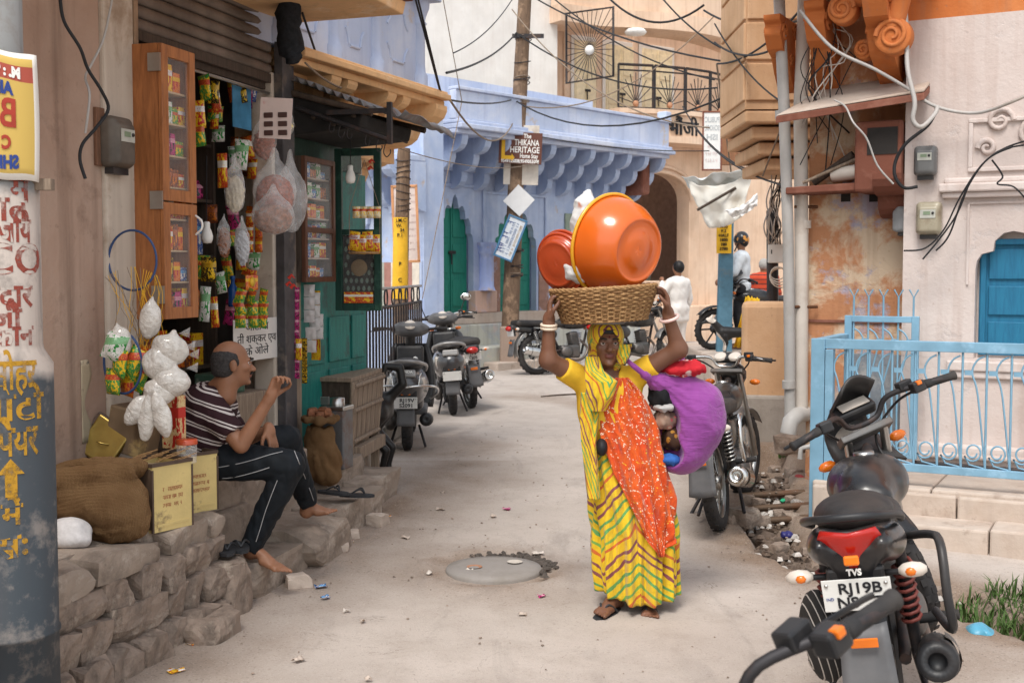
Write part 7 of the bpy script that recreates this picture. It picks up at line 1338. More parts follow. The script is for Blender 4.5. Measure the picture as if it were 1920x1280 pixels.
# ------------------------------------------------------------------ figures in the lane
def figure(label, px, pyfoot, Y, height, facing, top, trous, hair, arms, extra=None, seat=0, h=.014):
    base = at(px, pyfoot, Y); base.z = gz(Y) + seat; t = thing('person', label, 'person', base); k = height / 1.7; M = RZ(-facing); 
    def L(x, y, z): return base + M @ Vector((x * k, y * k, z * k))     # x right, y forward
    hd = su(.02, ell(L(0, .01, 1.58), (.075 * k, .088 * k, .11 * k), M), ell(L(0, .09, 1.56), (.014, .02, .02)), cap(L(0, 0, 1.5), L(0, -.01, 1.38), .05, .055)); lg = [(-.09, 0), (.09, 0)]
    legsk = [chain([L(x, 0, .9), L(x, .03, .48), L(x, -.02, .06)], [.09, .065, .045]) for x, _ in lg]; feet = [cap(L(x, -.03, .04), L(x, .15, .03), .04, .035) for x, _ in lg]
    ar = []; sl = []
    for s, (el, wr) in zip((-1, 1), arms): ar.append(chain([L(s * .19, 0, 1.36), L(*el), L(*wr)], [.05, .04, .028])); ar.append(ell(L(wr[0], wr[1] + .03, wr[2] - .02), (.035, .035, .05))); sl.append(chain([L(s * .19, 0, 1.36), L(*el), L(*[a + (c_ - a) * .75 for a, c_ in zip(el, wr)])], [.068, .058, .046]))
    tor = su(.05, ell(L(0, 0, 1.2), (.17 * k, .11 * k, .24 * k), M), ell(L(0, 0, 1.34), (.2 * k, .1 * k, .09 * k), M), ell(L(0, 0, .95), (.16 * k, .12 * k, .13 * k), M))
    lo_, hi_ = np.array(base) - (.6, .6, .05), np.array(base) + (.6, .6, 1.95 * k); blob('body', su(.02, hd, tor, *ar, *legsk, *feet), lo_, hi_, h, sk_m[0], t)
    blob('shirt', disp(su(.04, disp(tor, lambda P: -.025 + 0 * P[:, 0]), rbox(L(0, 0, .86), (.17 * k, .125 * k, .14), .06, M), *sl), lambda P: .008 * wob(P, 25, 3)), lo_, hi_, h, top, t)
    blob('trousers', disp(su(.03, *[chain([L(x, 0, .92), L(x, .03, .48), L(x, -.02, .1)], [.11, .085, .07]) for x, _ in lg]), lambda P: .008 * wob(P, 22, 4)), lo_, hi_, h, trous, t)
    hh = inter(ell(L(0, -.012, 1.6), (.085 * k, .098 * k, .105 * k), M), half(L(0, .045, 1.6), M @ Vector((0, 1, -.35)))); blob('hair', hh, lo_, hi_, .01, hair, t); return t, L
m_wshirt = mat('white_cotton', (.78, .74, .7), .85, .06, 12, .2); m_khaki = mat('khaki', (.4, .34, .27), .85); m_jean = mat('dark_cloth', (.03, .03, .035), .85)
figure('man in loose white shirt standing with his back turned, hand at his mouth', 1270, 692, 19.3, 1.72, 150 - 180 - 10, m_wshirt, m_wshirt, m_hair, (((-.3, .08, 1.12), (-.12, .22, 1.42)), ((.28, .0, 1.1), (.26, .1, .85))))
rider, L = figure('rider in pale shirt and dark patterned helmet in the lane', 1388, 668, 17.75, 1.68, -80, mat('pale_blue_cotton', (.62, .66, .7), .85, .06), m_jean, m_hair, (((-.27, .1, 1.12), (-.2, .32, 1.0)), ((.27, .1, 1.12), (.2, .32, 1.0))), seat=.42)
hl = inter(ell(L(0, 0, 1.62), (.115, .13, .125)), half(L(0, 0, 1.57), (0, 0, -1))); n = NT('helmet_paint'); hm = n.done(n.mix(n.ramp(n.noise(9, 2), [(.55, 0.), (.58, 1.)]), (.02, .02, .022), (.6, .25, .03)), .25, .5); blob('helmet', hl, np.array(L(0, 0, 1.6)) - .2, np.array(L(0, 0, 1.6)) + .2, .011, hm, rider); b = MB(); b.tube([L(.08, .05, 1.56), L(.05, .1, 1.45), L(-.05, .1, 1.45), L(-.08, .05, 1.56)], .01, 6); b.build('helmet_strap', m_textblack, rider)
n = NT('red_striped_cloth'); zz = n.sep(n.co())[2]; rs = n.done(n.mix(n.math('GREATER_THAN', n.math('FRACT', n.math('MULTIPLY', zz, 14)), .8), (.55, .06, .02), (.05, .02, .02)), .85)
figure('grey haired man in red striped shirt seen from behind in the lane', 1430, 672, 18.6, 1.5, 20, rs, m_jean, mat('grey_hair', (.4, .38, .36), .8), (((-.25, .05, 1.1), (-.15, .2, .95)), ((.25, .05, 1.1), (.15, .2, .95))), seat=.25)
cloth('yellow_cloth', 'bright yellow cloth hanging over the far end of the porch wall', (at(1398, 555, 16.6), at(1425, 560, 16.6), at(1408, 655, 16.6), at(1375, 650, 16.7)), mat('yellow_cotton', (.75, .45, .02), .8), .05, 3, sag=0)
# ------------------------------------------------------------------ animals
DY = 9.75; m_fur = mat('black_fur', (.012, .011, .011), .42, .3, 20, .4, .4); m_furw = mat('white_fur', (.62, .55, .48), .7, .15, 20, .3)
def quad(label, base, facing, k, mats, matfn=None, tail='curl', name='dog', cat='dog', lift=0):
    base = Vector(base); M = RZ(90 - facing) ; t = thing(name, label, cat, base)
    def L(x, y, z): return base + M @ Vector((x * k, y * k, z * k))   # x forward
    f = [cap(L(-.25, 0, .5), L(.28, 0, .5), .105 * k, .13 * k), ell(L(.2, 0, .47), (.17 * k, .115 * k, .16 * k), M), ell(L(-.3, 0, .5), (.13 * k, .11 * k, .12 * k), M)]
    neck = [chain([L(.32, 0, .55), L(.45, 0, .7), L(.52, 0, .76)], [.1 * k, .075 * k, .07 * k]), ell(L(.57, 0, .77), (.09 * k, .07 * k, .07 * k), M), cap(L(.6, 0, .76), L(.73, 0, .71), .05 * k, .03 * k), cap(L(.53, .05, .82), L(.5, .08, .9), .03 * k, .01 * k), cap(L(.53, -.05, .82), L(.5, -.08, .9), .03 * k, .01 * k)]
    for s in (-1, 1):
        f.append(chain([L(-.32, s * .08, .46), L(-.25, s * .09, .32), L(-.4, s * .09, .19), L(-.36, s * .09, .03)], [.095 * k, .055 * k, .028 * k, .022 * k])); f.append(cap(L(-.37, s * .09, .02), L(-.3, s * .09, .018), .027 * k, .024 * k))
        f.append(chain([L(.24, s * .08, .42), L(.2, s * .09, .27), L(.23, s * .09, .14), L(.22, s * .09, .03)], [.07 * k, .042 * k, .027 * k, .022 * k])); f.append(cap(L(.22, s * .09, .02), L(.28, s * .09, .018), .027 * k, .023 * k))
    tl = chain([L(-.4, 0, .56), L(-.5, 0, .66), L(-.48, .0, .78), L(-.38, .03, .79), L(-.36, .05, .7)], [.04 * k, .035 * k, .03 * k, .026 * k, .015 * k]) if tail == 'curl' else chain([L(-.4, 0, .56), L(-.46, 0, .4), L(-.45, 0, .25)], [.03 * k, .02 * k, .015 * k])
    lo_ = np.array(base) - (.85 * k, .85 * k, .02); hi_ = np.array(base) + (.85 * k, .85 * k, 1.0 * k); blob('body', su(.03 * k, *f, *neck, tl), lo_, hi_, .0095, mats, t, matfn=matfn); return t
dg = gnd(733, 884); quad('lean black dog with curled tail standing behind the wooden stall box', (dg.x - .42, dg.y - .12, gz(DY)), -82, 1.08, m_fur)
cf = gnd(1370, 655); quad('black and white calf standing on the step behind the porch wall', (at(1378, 650, 16.5).x, 16.5, .6), -90, .62, [m_fur, m_furw], lambda C: (np.sin(C[:, 0] * 9 + 2) + .6 * np.sin(C[:, 2] * 11) > .45).astype(int), 'down', 'calf', 'calf')

# ================================================================== goods and small things
def printmat(name, base, c2, c3, sc=6, gloss=.25):
    if name in MATS: return MATS[name]
    n = NT(name); g = n.co('Generated'); z = n.sep(g)[2]; nz = n.noise(sc, 2, g)
    cc = n.mix(n.ramp(nz, [(.54, 0.), (.56, 1.)]), base, c2); band = n.math('MULTIPLY', n.math('GREATER_THAN', z, .58), n.math('LESS_THAN', z, .78)); cc = n.mix(band, cc, c3); sq = n.ramp(n.noise(sc * 5, 1, g), [(.6, 0.), (.62, .7)]); cc = n.mix(sq, cc, c2)
    n.bump(n.noise(14, 3, g), .25, .006); MATS[name] = n.done(cc, gloss, .5); return MATS[name]
Y_, R__, G_, K_, W__, B_, O_ = (.8, .5, .02), (.5, .03, .02), (.03, .26, .05), (.015, .015, .016), (.75, .73, .7), (.03, .1, .35), (.7, .2, .02)
PK = {'yellow': printmat('print_yellow', Y_, R__, W__), 'red': printmat('print_red', R__, Y_, W__), 'green': printmat('print_green', G_, Y_, (.5, .05, .03)), 'black': printmat('print_black', K_, Y_, (.5, .3, .02)), 'white': printmat('print_white', W__, G_, (.2, .4, .2)), 'blue': printmat('print_blue', B_, W__, (.05, .3, .6)), 'orange': printmat('print_orange', O_, R__, Y_), 'brown': printmat('print_brown', (.16, .05, .03), O_, (.4, .12, .05)), 'pink': printmat('print_pink', (.5, .03, .18), K_, (.7, .3, .4))}
def pouch(b, c, w, h, R, t=.25, n=8):
    c = Vector(c)
    for sg in (-1, 1):
        def f(u, v):
            e = (math.sin(math.pi * u) ** .6) * (math.sin(math.pi * v) ** .5); q = Vector(((u - .5) * w * (1 - .06 * math.sin(math.pi * v)), sg * e * w * t, (v - .5) * h)); q.y += .006 * mnoise.noise(q * 30 + c * 5) * e * 2; return c + R @ q
        b.grid(f, n, n)
    return b
def packet(label, px, py, w, h, kind, n=.0, tilt=0, yaw=0, group='packets hanging in the shop', Y=None, t=.22, name='snack_packet', cat='packet', txt=None, fr=LF):
    if Y is None: s, z = fr.px(px, py, n); c = fr.w(s, n, z); Yd = c.y
    else: c = at(px, py, Y); Yd = Y
    R = RZ(yaw - 20) @ RY(tilt); W = w / FPX * Yd; H = h / FPX * Yd; b = MB(); pouch(b, c, W, H, R, t); o = b.build(name, PK[kind] if isinstance(kind, str) else kind, None, label, cat, group)
    if txt: text(txt[0], H * txt[2], face_M(c + R @ Vector((0, -W * t - .003, H * txt[3])), R @ Vector((1, 0, 0)), R @ Vector((0, 0, 1))), txt[1], 'lettering', o, .001, width=W * .8)
    return o
# ---- tall glazed cabinet, standing open beside the shop opening
cs0 = LF.px(243, 300, 0)[0]; cn = min((abs(LF.px(299, 300, k * .005)[0] - cs0), k * .005) for k in range(10, 60))[1]; cs1 = LF.px(361, 300, cn)[0]; cz1 = LF.px(330, 92, cn)[1]; cz0 = LF.px(330, 597, cn)[1]; czm = LF.px(330, 380, cn)[1]
cb = thing('display_cabinet', 'tall reddish wooden cabinet with two glazed doors hung beside the shop opening', 'cabinet', LF.w((cs0 + cs1) / 2, cn / 2, cz0)); m_cab = wood('cabinet_wood', (.42, .16, .055), (.22, .08, .03), .45)
b = MB(); b.fbox(LF, cs0, cs0 + .018, .01, cn, cz0, cz1); b.fbox(LF, cs1 - .018, cs1, .01, cn, cz0, cz1); b.fbox(LF, cs0 + .018, cs1 - .018, .01, .03, cz0, cz1); b.fbox(LF, cs0 + .018, cs1 - .018, .03, cn, cz0, cz0 + .02); b.fbox(LF, cs0 + .018, cs1 - .018, .03, cn, cz1 - .02, cz1); b.build('case', m_cab, cb)
for a, c_ in ((cz0, czm - .004), (czm + .004, cz1)): glazed(LF, cs0, cs1, cn + .001, a, c_, m_cab, cb, 'door', (), .022, .06)
for z in (cz0 + .08, czm - .04, cz1 - .14): b = MB(); b.fbox(LF, cs0 - .012, cs0 + .0, cn - .05, cn + .02, z, z + .09); b.build('hinge', m_steel, cb)
b = MB(); b.tube(spline([LF.w(cs1 - .02, cn + .024, czm - .16), LF.w(cs1 - .02, cn + .06, czm - .13), LF.w(cs1 - .02, cn + .06, czm - .09), LF.w(cs1 - .02, cn + .024, czm - .06)], 4), .006, 6); b.build('handle', m_white, cb)
rnd = random.Random(21); kinds = list(PK)
for zs in np.linspace(cz0 + .03, cz1 - .22, 8):
    b = MB(); b.fbox(LF, cs0 + .02, cs1 - .02, .03, cn - .012, zs - .01, zs - .001); b.build('shelf', mat('shelf_pine', (.5, .36, .22), .6), cb); s = cs0 + .06
    while s < cs1 - .06:
        w_ = rnd.uniform(.035, .07); h_ = rnd.uniform(.07, .14); b = MB(); b.fbox(LF, s, s + w_, cn - .09, cn - .025, zs, zs + h_); b.build('goods_box', PK[rnd.choice(kinds)], None, 'small goods box on a shelf of the tall glazed cabinet', 'box', 'boxes in the glazed cabinet', bevel=.003); s += w_ + .008
# ---- display window of the green shop
s0, s1, z0, z1 = WIN
for k in range(6):
    z = z0 + .03 + (z1 - z0) * k / 6.2; s = s0 + .04
    while s < s1 - .07: w_ = rnd.uniform(.05, .1); h_ = rnd.uniform(.05, .11); b = MB(); b.fbox(LF, s, s + w_, -.04, .03, z + .001, z + h_); b.build('goods_box', PK[rnd.choice(('white', 'orange', 'red', 'blue', 'white', 'brown'))], None, 'small goods box on a shelf of the green shop display window', 'box', 'boxes in the display window', bevel=.003); s += w_ + .006
b = MB(); b.fbox(GLF, .06, .27, -.008, .015, _g0 + .052, _g0 + .13); b.build('matchbox_row', PK['red'], None, 'row of red boxes standing behind the green door glass', 'box', bevel=.003)
# ---- shelves inside the shop, stocked
sh_t = thing('shop_shelf', 'dark wooden shelf rack full of stock at the back of the shop', 'shelf', LF.w(.9, -.6, SILL))
for z in (1.15, 1.5, 1.85, 2.2, 2.55): b = MB(); b.fbox(LF, SB + .12, SP - .05, -.72, -.42, z - .02, z); b.build('board', m_darkwood, sh_t)
for s in (SB + .1, .75, SP - .06): b = MB(); b.fbox(LF, s, s + .025, -.74, -.41, SILL, 2.8); b.build('upright', m_darkwood, sh_t)
for z in (1.15, 1.5, 1.85, 2.2):
    s = SB + .15
    while s < SP - .15:
        w_ = rnd.uniform(.06, .13); h_ = rnd.uniform(.1, .26); b = MB(); kd = rnd.choice(kinds)
        if rnd.random() < .5: b.fbox(LF, s, s + w_, -.62, -.44, z + .001, z + h_); b.build('carton', PK[kd], None, 'stock carton on the dark shelf rack inside the shop', 'box', 'stock on the shop shelves', bevel=.004)
        else: b.lathe([(0, 0), (w_ * .42, 0), (w_ * .45, h_ * .1), (w_ * .45, h_ * .65), (w_ * .25, h_ * .8), (w_ * .22, h_ * .95), (0, h_ * .96)], LF.w(s + w_ / 2, -.5, z + .001), (0, 0, 1), 14); b.build('jar', PK[kd], None, 'stock jar on the dark shelf rack inside the shop', 'jar', 'jars on the shop shelves')
        s += w_ + .012
b = MB(); b.fbox(LF, .5, SP - .1, -.35, -.02, SILL, 1.0); b.build('counter', m_oldwood, None, 'low worn counter just inside the shop behind the seated man', 'counter', bevel=.01)
b = MB(); b.fbox(LF, 1.05, 1.35, -.26, -.08, 1.0, 1.13); b.build('cash_box', mat('green_tin', (.05, .1, .07), .5, .3, c2=(.3, .28, .24), patch=(7, .62, .06)), None, 'green metal cash box on the counter', 'box', bevel=.01)
# ---- hanging packets
for a in (('round chip packet, green and yellow, topmost of the strip by the cabinet', 384, 165, 30, 48, 'green', .03), ('chip packet with yellow fruit, second of the strip by the cabinet', 372, 215, 28, 52, 'yellow', .03), ('green chip packet hanging third on the strip by the cabinet', 373, 252, 27, 46, 'green', .03), ('red sweet packet hanging deep in the shop', 402, 225, 20, 34, 'red', -.2), ('black and yellow noodle spice pouch tilted beside the light bulb', 391, 505, 42, 46, 'black', .08), ('white and green pouch half behind the noodle spice pouch', 414, 530, 26, 40, 'white', .05), ('tall white pouch with green print below the noodle spice pouch', 384, 570, 25, 66, 'white', .1), ('orange red packet beside the tall white pouch', 402, 585, 18, 58, 'red', .08), ('burgundy strip packet behind the long cloth bag', 417, 320, 24, 64, 'red', .05), ('pale striped packet hanging at the jamb top', 452, 290, 30, 56, 'white', .05), ('brown snack pouch at the shop back', 460, 300, 30, 60, 'brown', -.3)):
    packet(a[0], a[1], a[2], a[3], a[4], a[5], a[6], random.uniform(-12, 12), random.uniform(-15, 15), txt=(('MAGGI', m_textyel, .16, .3) if 'black' == a[5] else None))
for k in range(6): packet('small orange red sweet sachet in the strip on the jamb', 468 + (k % 2) * 17, 408 + (k // 2) * 26, 17, 26, 'orange' if k % 2 else 'red', .02, 0, 0, 'sweet sachets on the jamb')
rk = random.Random(77)
for k in range(30): kd = rk.choice(kinds); packet('%s printed packet hanging deep among the shop stock' % kd, rk.uniform(376, 478), rk.uniform(140, 600), rk.uniform(18, 30), rk.uniform(28, 48), kd, rk.uniform(-.34, -.06), rk.uniform(-14, 14), rk.uniform(-20, 20), '%s packets deep in the shop' % kd)
hg = thing('hanger_card', 'orange hanger card with punched top carrying green sachets', 'card', LF.w(1.5, .05, 1.6)); s, z = LF.px(472, 530, .06); b = MB(); b.fbox(LF, s - .075, s + .075, .058, .062, z - .045, z + .045); b.build('card', PK['orange'], hg); b = MB(); b.lathe([(.028, 0), (.03, .006), (0, .007)], LF.w(s, .062, z + .005), LF.n, 14); b.build('emblem', mat('emblem_yellow', (.8, .5, .05), .5), hg)
for k in range(9): packet('green and yellow sachet hung below the orange card', 450 + (k % 3) * 22 + random.uniform(-3, 3), 556 + (k // 3) * 22, 22, 30, 'green', .07 + .01 * (k % 3), random.uniform(-25, 25), random.uniform(-20, 20), 'green sachets below the card')
# snack bags of clear film with contents
def filmbag(label, px, py, w, h, Y, inner, mi, n_=1, cat='plastic bag', group='clear bags hanging in the shop', fill=.62, seed=1):
    c = at(px, py, Y); W, H = w / FPX * Y / 2, h / FPX * Y / 2; t = thing('plastic_bag', label, cat, c - Vector((0, 0, H)), group)
    f = su(.03, ell(c - Vector((0, 0, H * .2)), (W, W * .6, H * .8)), cap(c + Vector((0, 0, H * .4)), c + Vector((0, 0, H)), W * .45, W * .12)); f2 = disp(f, lambda P: .006 * wob(P, 55, seed) + .004 * wob(P, 120, seed + 1)); blob('film', f2, np.array(c) - (W + .03, W + .03, H + .03), np.array(c) + (W + .03, W + .03, H + .05), max(.006, W / 12), m_film, t)
    if inner: g = ell(c - Vector((0, 0, H * .35)), (W * .88, W * .5, H * fill)); blob('contents', disp(g, lambda P: .009 * wob(P, 140, seed + 2) + .006 * wob(P, 260, seed + 3)), np.array(c) - (W + .03, W + .03, H + .03), np.array(c) + (W + .03, W + .03, H + .05), max(.005, W / 16), mi, t)
    return t
m_snack = mat('red_brown_snack', (.3, .07, .03), .5, .5, 60, .5); m_snack2 = mat('brown_fryums', (.25, .1, .05), .5, .5, 50, .5); m_puff = mat('puffed_rice', (.78, .72, .62), .8, .12, 70, .6)
YS = 7.15
filmbag('big clear bag of red brown crisps hanging under the tray card', 515, 345, 80, 130, YS, True, m_snack, seed=1); filmbag('clear bag of brown snacks, lowest of the hanging snack bags', 512, 395, 80, 90, YS - .1, True, m_snack2, seed=5); filmbag('wide loose clear bag behind the snack bags at the post', 545, 360, 60, 150, YS + .1, False, None, seed=8); filmbag('small clear bag with yellow label under the tray card', 528, 225, 46, 70, YS, True, mat('yellow_card', (.75, .55, .08), .5), seed=9, fill=.3); filmbag('clear bag of dark red snack behind the tray card', 495, 255, 46, 90, YS + .12, True, m_snack, seed=12)
filmbag('long clear bag with beige and yellow packs beside the snack bags', 440, 345, 40, 110, 6.95, True, mat('beige_pack', (.5, .42, .3), .6, .2, c2=(.75, .5, .03), patch=(5, .6, .03)), seed=14); filmbag('silver grey clear bag hanging below the long bag', 454, 450, 30, 88, 6.95, True, mat('grey_stuff', (.4, .4, .42), .5), seed=17, fill=.75); filmbag('narrow bag of orange brown sticks beside the silver grey bag', 420, 440, 26, 80, 6.95, True, m_snack2, seed=19, fill=.75)
tc = thing('tray_card', 'pink and white blister card with six dark windows hanging at the post', 'card', at(515, 260, 6.9)); c_ = at(517, 222, 6.9); b = MB(); b.box(c_, (.19, .006, .23), RZ(-10) @ RY(4)); b.build('card', mat('blister_card', (.62, .5, .46), .5, .08, c2=(.55, .2, .2), patch=(5, .6, .03)), tc)
for i in range(2):
    for j in range(3): b = MB(); b.box(c_ + RZ(-10) @ Vector((-.042 + i * .085, -.006, -.082 + j * .05)), (.055, .008, .03), RZ(-10)); b.build('window', mat('tray_dark', (.07, .035, .03), .3), tc, bevel=.004)
b = MB(); s, z = LF.px(455, 205, -.08); b.fbox(LF, s - .13, s + .1, -.08, -.075, z - .12, z + .13); b.build('blue_sheet', mat('blue_sheet', (.06, .22, .38), .35, .3), None, 'blue gridded plastic sheet hanging inside the shop', 'sheet')
def bulb(label, px, py, Y):
    t = thing('light_bulb', label, 'light bulb', at(px, py, Y)); c = at(px, py, Y); b = MB(); b.lathe([(0, -.045), (.025, -.04), (.033, -.02), (.034, 0), (.026, .03), (.018, .045)], c, (0, 0, 1), 18); b.build('globe', m_white, t); b = MB(); b.lathe([(.018, .045), (.018, .075), (.012, .08), (0, .08)], c, (0, 0, 1), 12); b.build('cap', m_white, t); b = MB(); b.tube([c + Vector((0, 0, .08)), c + Vector((.005, 0, .45))], .003, 5); b.build('flex', m_textblack, t)
bulb('white LED bulb hanging in the shop by the cabinet', 388, 442, 6.85); bulb('white LED bulb hanging before the green door leaf', 657, 332, 8.15)
pp = thing('paper_notice', 'white paper notice in Hindi taped to the jamb behind the seated man', 'notice', at(460, 640, 7.5)); s0_, z1_ = LF.px(412, 600, -.1); s1_, z0_ = LF.px(500, 668, -.1); b = MB(); b.fbox(LF, s0_, s1_, -.013, -.01, z0_, z1_); b.build('paper', mat('paper', (.66, .63, .6), .8, .06), pp)
for k, t_ in enumerate(('आटा व', 'ती शक्कर एव', 'के ओले')): text(t_, .07, face_M(LF.w((s0_ + s1_) / 2, -.009, z1_ - .05 - k * .075), LF.u, (0, 0, 1)), m_textblack, 'lettering', pp, .001, width=(s1_ - s0_) * (.5, .85, .5)[k])
# strips of sachets by the green shop
for k in range(9): packet('pink and black sachet of the long strip by the green shop', 556, 548 + k * 19, 13, 19, 'pink', .06, 0, 0, 'pink sachet strip', t=.12)
for k in range(7): packet('black and white sachet of the short strip by the green shop', 571, 640 + k * 12, 12, 13, 'black', .06, 0, 0, 'black sachet strip', t=.12)
for i, (px, a, e) in enumerate(((580, 545, 620), (590, 560, 640), (583, 625, 690), (596, 600, 660))):
    for k in range(int((e - a) / 24)): packet('white printed card of the hanging strips by the green shop', px, a + k * 24, 24, 23, mat('receipt', (.66, .63, .62), .7, .06, c2=(.5, .4, .4), patch=(22, .6, .03)), .05 + i * .01, 0, 0, 'white card strips', t=.05, name='card_strip', cat='card')
packet('yellow printed card behind the white strips', 592, 610, 20, 130, 'yellow', .04, t=.03, name='card_strip', cat='card'); packet('tall yellow sachet at the bottom of the strips', 560, 655, 14, 40, 'yellow', .08)
for k in range(4): packet('white noodle cup in the row hung before the green leaf', 668 + k * 13, 398, 16, 22, printmat('cup_print', (.75, .68, .5), Y_, R__), .3, 0, 0, 'noodle cups', 8.2, .4, 'noodle_cup', 'cup')
for k in range(4): packet('yellow noodle packet in the hanging tray', 664 + k * 13, 452 + (k % 2) * 6, 22, 36, 'yellow', .3, random.uniform(-8, 8), 0, 'yellow noodle packets', 8.2, txt=('MAGGI', m_textred, .18, .2))
b = MB(); b.lathe([(.1, 0), (.11, .012), (.1, .014), (0, .006)], at(683, 476, 8.2), (0, 0, 1), 20); b.build('hanging_tray', m_wick, None, 'round wicker tray under the yellow noodle packets', 'tray')
for px in (655, 712): b = MB(); b.tube([at(683, 300, 8.2), at(px, 390, 8.2), at(px, 474, 8.2)], .0025, 4); b.build('cord', m_oldwood, None, 'thin cord holding up the wicker noodle tray', 'cord', 'noodle tray cords')
for px, py, Y in ((541, 522, 7.4), (537, 535, 7.4), (545, 540, 7.4), (692, 305, 8.3), (690, 318, 8.3)): c_ = at(px, py, Y); b = MB(); b.tube([c_, c_ + Vector((.02, 0, .02)), c_ + Vector((.04, 0, .0))], [.012, .01, .002], 7); b.build('chilli', mat('chilli_red', (.5, .03, .015), .4), None, 'red chilli charm hanging from a doorway', 'chilli', 'chilli charms')
b = MB(); b.tube(spline([at(545, -10, 7.35), at(541, 40, 7.35), at(545, 90, 7.35), at(556, 118, 7.35)], 5), [.07] * 8 + [.075] * 4 + [.05] * 3 + [.02], 12); 
for i, v in enumerate(b.v): b.v[i] = v + Vector((mnoise.noise(v * 25), mnoise.noise(v * 25 + Vector((5, 0, 0))), 0)) * .02
b.build('rolled_cloth', mat('black_cloth', (.014, .016, .02), .9, .4, 40, .5), None, 'black rolled cloth hanging under the balcony slab', 'cloth')
# ---- bottle
b = MB(); s, z = LF.px(437, 575, -.05); b.lathe([(0, 0), (.028, 0), (.03, .02), (.03, .1), (.024, .12), (.012, .14), (.012, .16), (.015, .165), (.015, .185), (0, .187)], LF.w(s, -.05, z), (0, 0, 1), 16); b.build('bottle', mat('blue_bottle', (.01, .06, .22), .2, .1), None, 'blue plastic bottle standing on the shop shelf', 'bottle')
# ---- hoops with net, chip bag, white puffed rice bags
def hoop(label, px, py, rx, ry, Y, m): c_ = at(px, py, Y); b = MB(); b.tube([c_ + RZ(-25) @ Vector((rx / FPX * Y * math.cos(a), 0, ry / FPX * Y * math.sin(a))) for a in np.linspace(0, 6.283, 40)[:-1]], .006, 6, closed=True); return b.build('wire_hoop', m, None, label, 'hoop')
m_bwire = mat('blue_wire', (.04, .08, .2), .5); hoop('blue wire hoop hung on the pilaster', 248, 488, 58, 56, 5.85, m_bwire); hoop('small wire hoop round the green chip packets', 230, 680, 46, 58, 5.75, m_bwire)
rnd = random.Random(4)
for k in range(26):
    x = 196 + rnd.random() * 104; b = MB(); P = [at(x, 520 - 20 * math.sin((x - 196) / 104 * 3.14), 5.85 - .03 * rnd.random())]; xx = x
    for j in range(5): xx += rnd.uniform(-14, 14) + (272 - xx) * .12; P.append(at(xx, 545 + j * 28 + rnd.uniform(-5, 5), 5.8 - .04 * rnd.random()))
    b.tube(spline(P, 3), .0016, 4); b.build('net_thread', m_textyel if k % 3 else m_oldwood, None, 'yellow thread of the torn net hanging from the blue hoop', 'thread', 'net threads')
for k, (px, py, w_, h_, kd) in enumerate(((215, 650, 44, 52, 'white'), (225, 680, 40, 56, 'green'), (250, 680, 38, 60, 'green'), (212, 715, 46, 50, 'green'), (262, 705, 34, 60, 'green'), (240, 720, 40, 46, 'orange'), (268, 670, 26, 44, 'orange'))): packet('green chip packet in the wire hoop', px, py, w_, h_, kd, 0, rnd.uniform(-35, 35), rnd.uniform(-20, 20), 'chip packets in the hoop', 5.68 + .02 * k, .28)
for k, (px, py, w_, h_, tl) in enumerate(((282, 600, 42, 74, 6), (225, 640, 44, 60, -8), (318, 655, 70, 60, 15), (300, 680, 66, 64, -10), (322, 715, 70, 54, 8), (298, 735, 60, 50, 0), (255, 770, 40, 64, 35), (275, 785, 34, 84, 8), (303, 780, 34, 84, -14))):
    c_ = at(px, py, 5.72 - .015 * k); W, H = w_ / FPX * 5.7 / 2, h_ / FPX * 5.7 / 2; Rm = RY(tl); blob('puffed_rice_bag', disp(su(.02, ell(c_, (W, W * .7, H), Rm), cap(c_, c_ + Rm @ Vector((0, 0, H * 1.15)), W * .4, W * .15)), lambda P: .007 * wob(P, 34, k) + .003 * wob(P, 75, k + 3)), np.array(c_) - (H + .05), np.array(c_) + (H + .06), .008, m_puffbag if k else globals().setdefault('m_puffbag', (lambda n: (n.bump(n.noise(22, 4, None, .6, 1.5), .8, .02), n.done(n.ramp(n.noise(45, 3), [(.35, (.68, .63, .57)), (.6, (.78, .74, .69))]), .2, .5, Coat_Weight=.8, Transmission_Weight=.15))[1])(NT('puffed_bag'))), None, 'clear bag of white puffed rice hanging in a bunch by the pilaster', 'bag', 'puffed rice bags')
for px, py in ((345, 650), (350, 690), (335, 625), (352, 665)): c_ = at(px, py, 5.66); b = MB(); b.add([c_, c_ + Vector((.06, -.02, .03)), c_ + Vector((.05, .0, -.02))], [(0, 1, 2)]); b.build('film_corner', m_film, None, 'stiff clear film corner sticking out of the puffed rice bags', 'film', 'film corners', solid=.001)
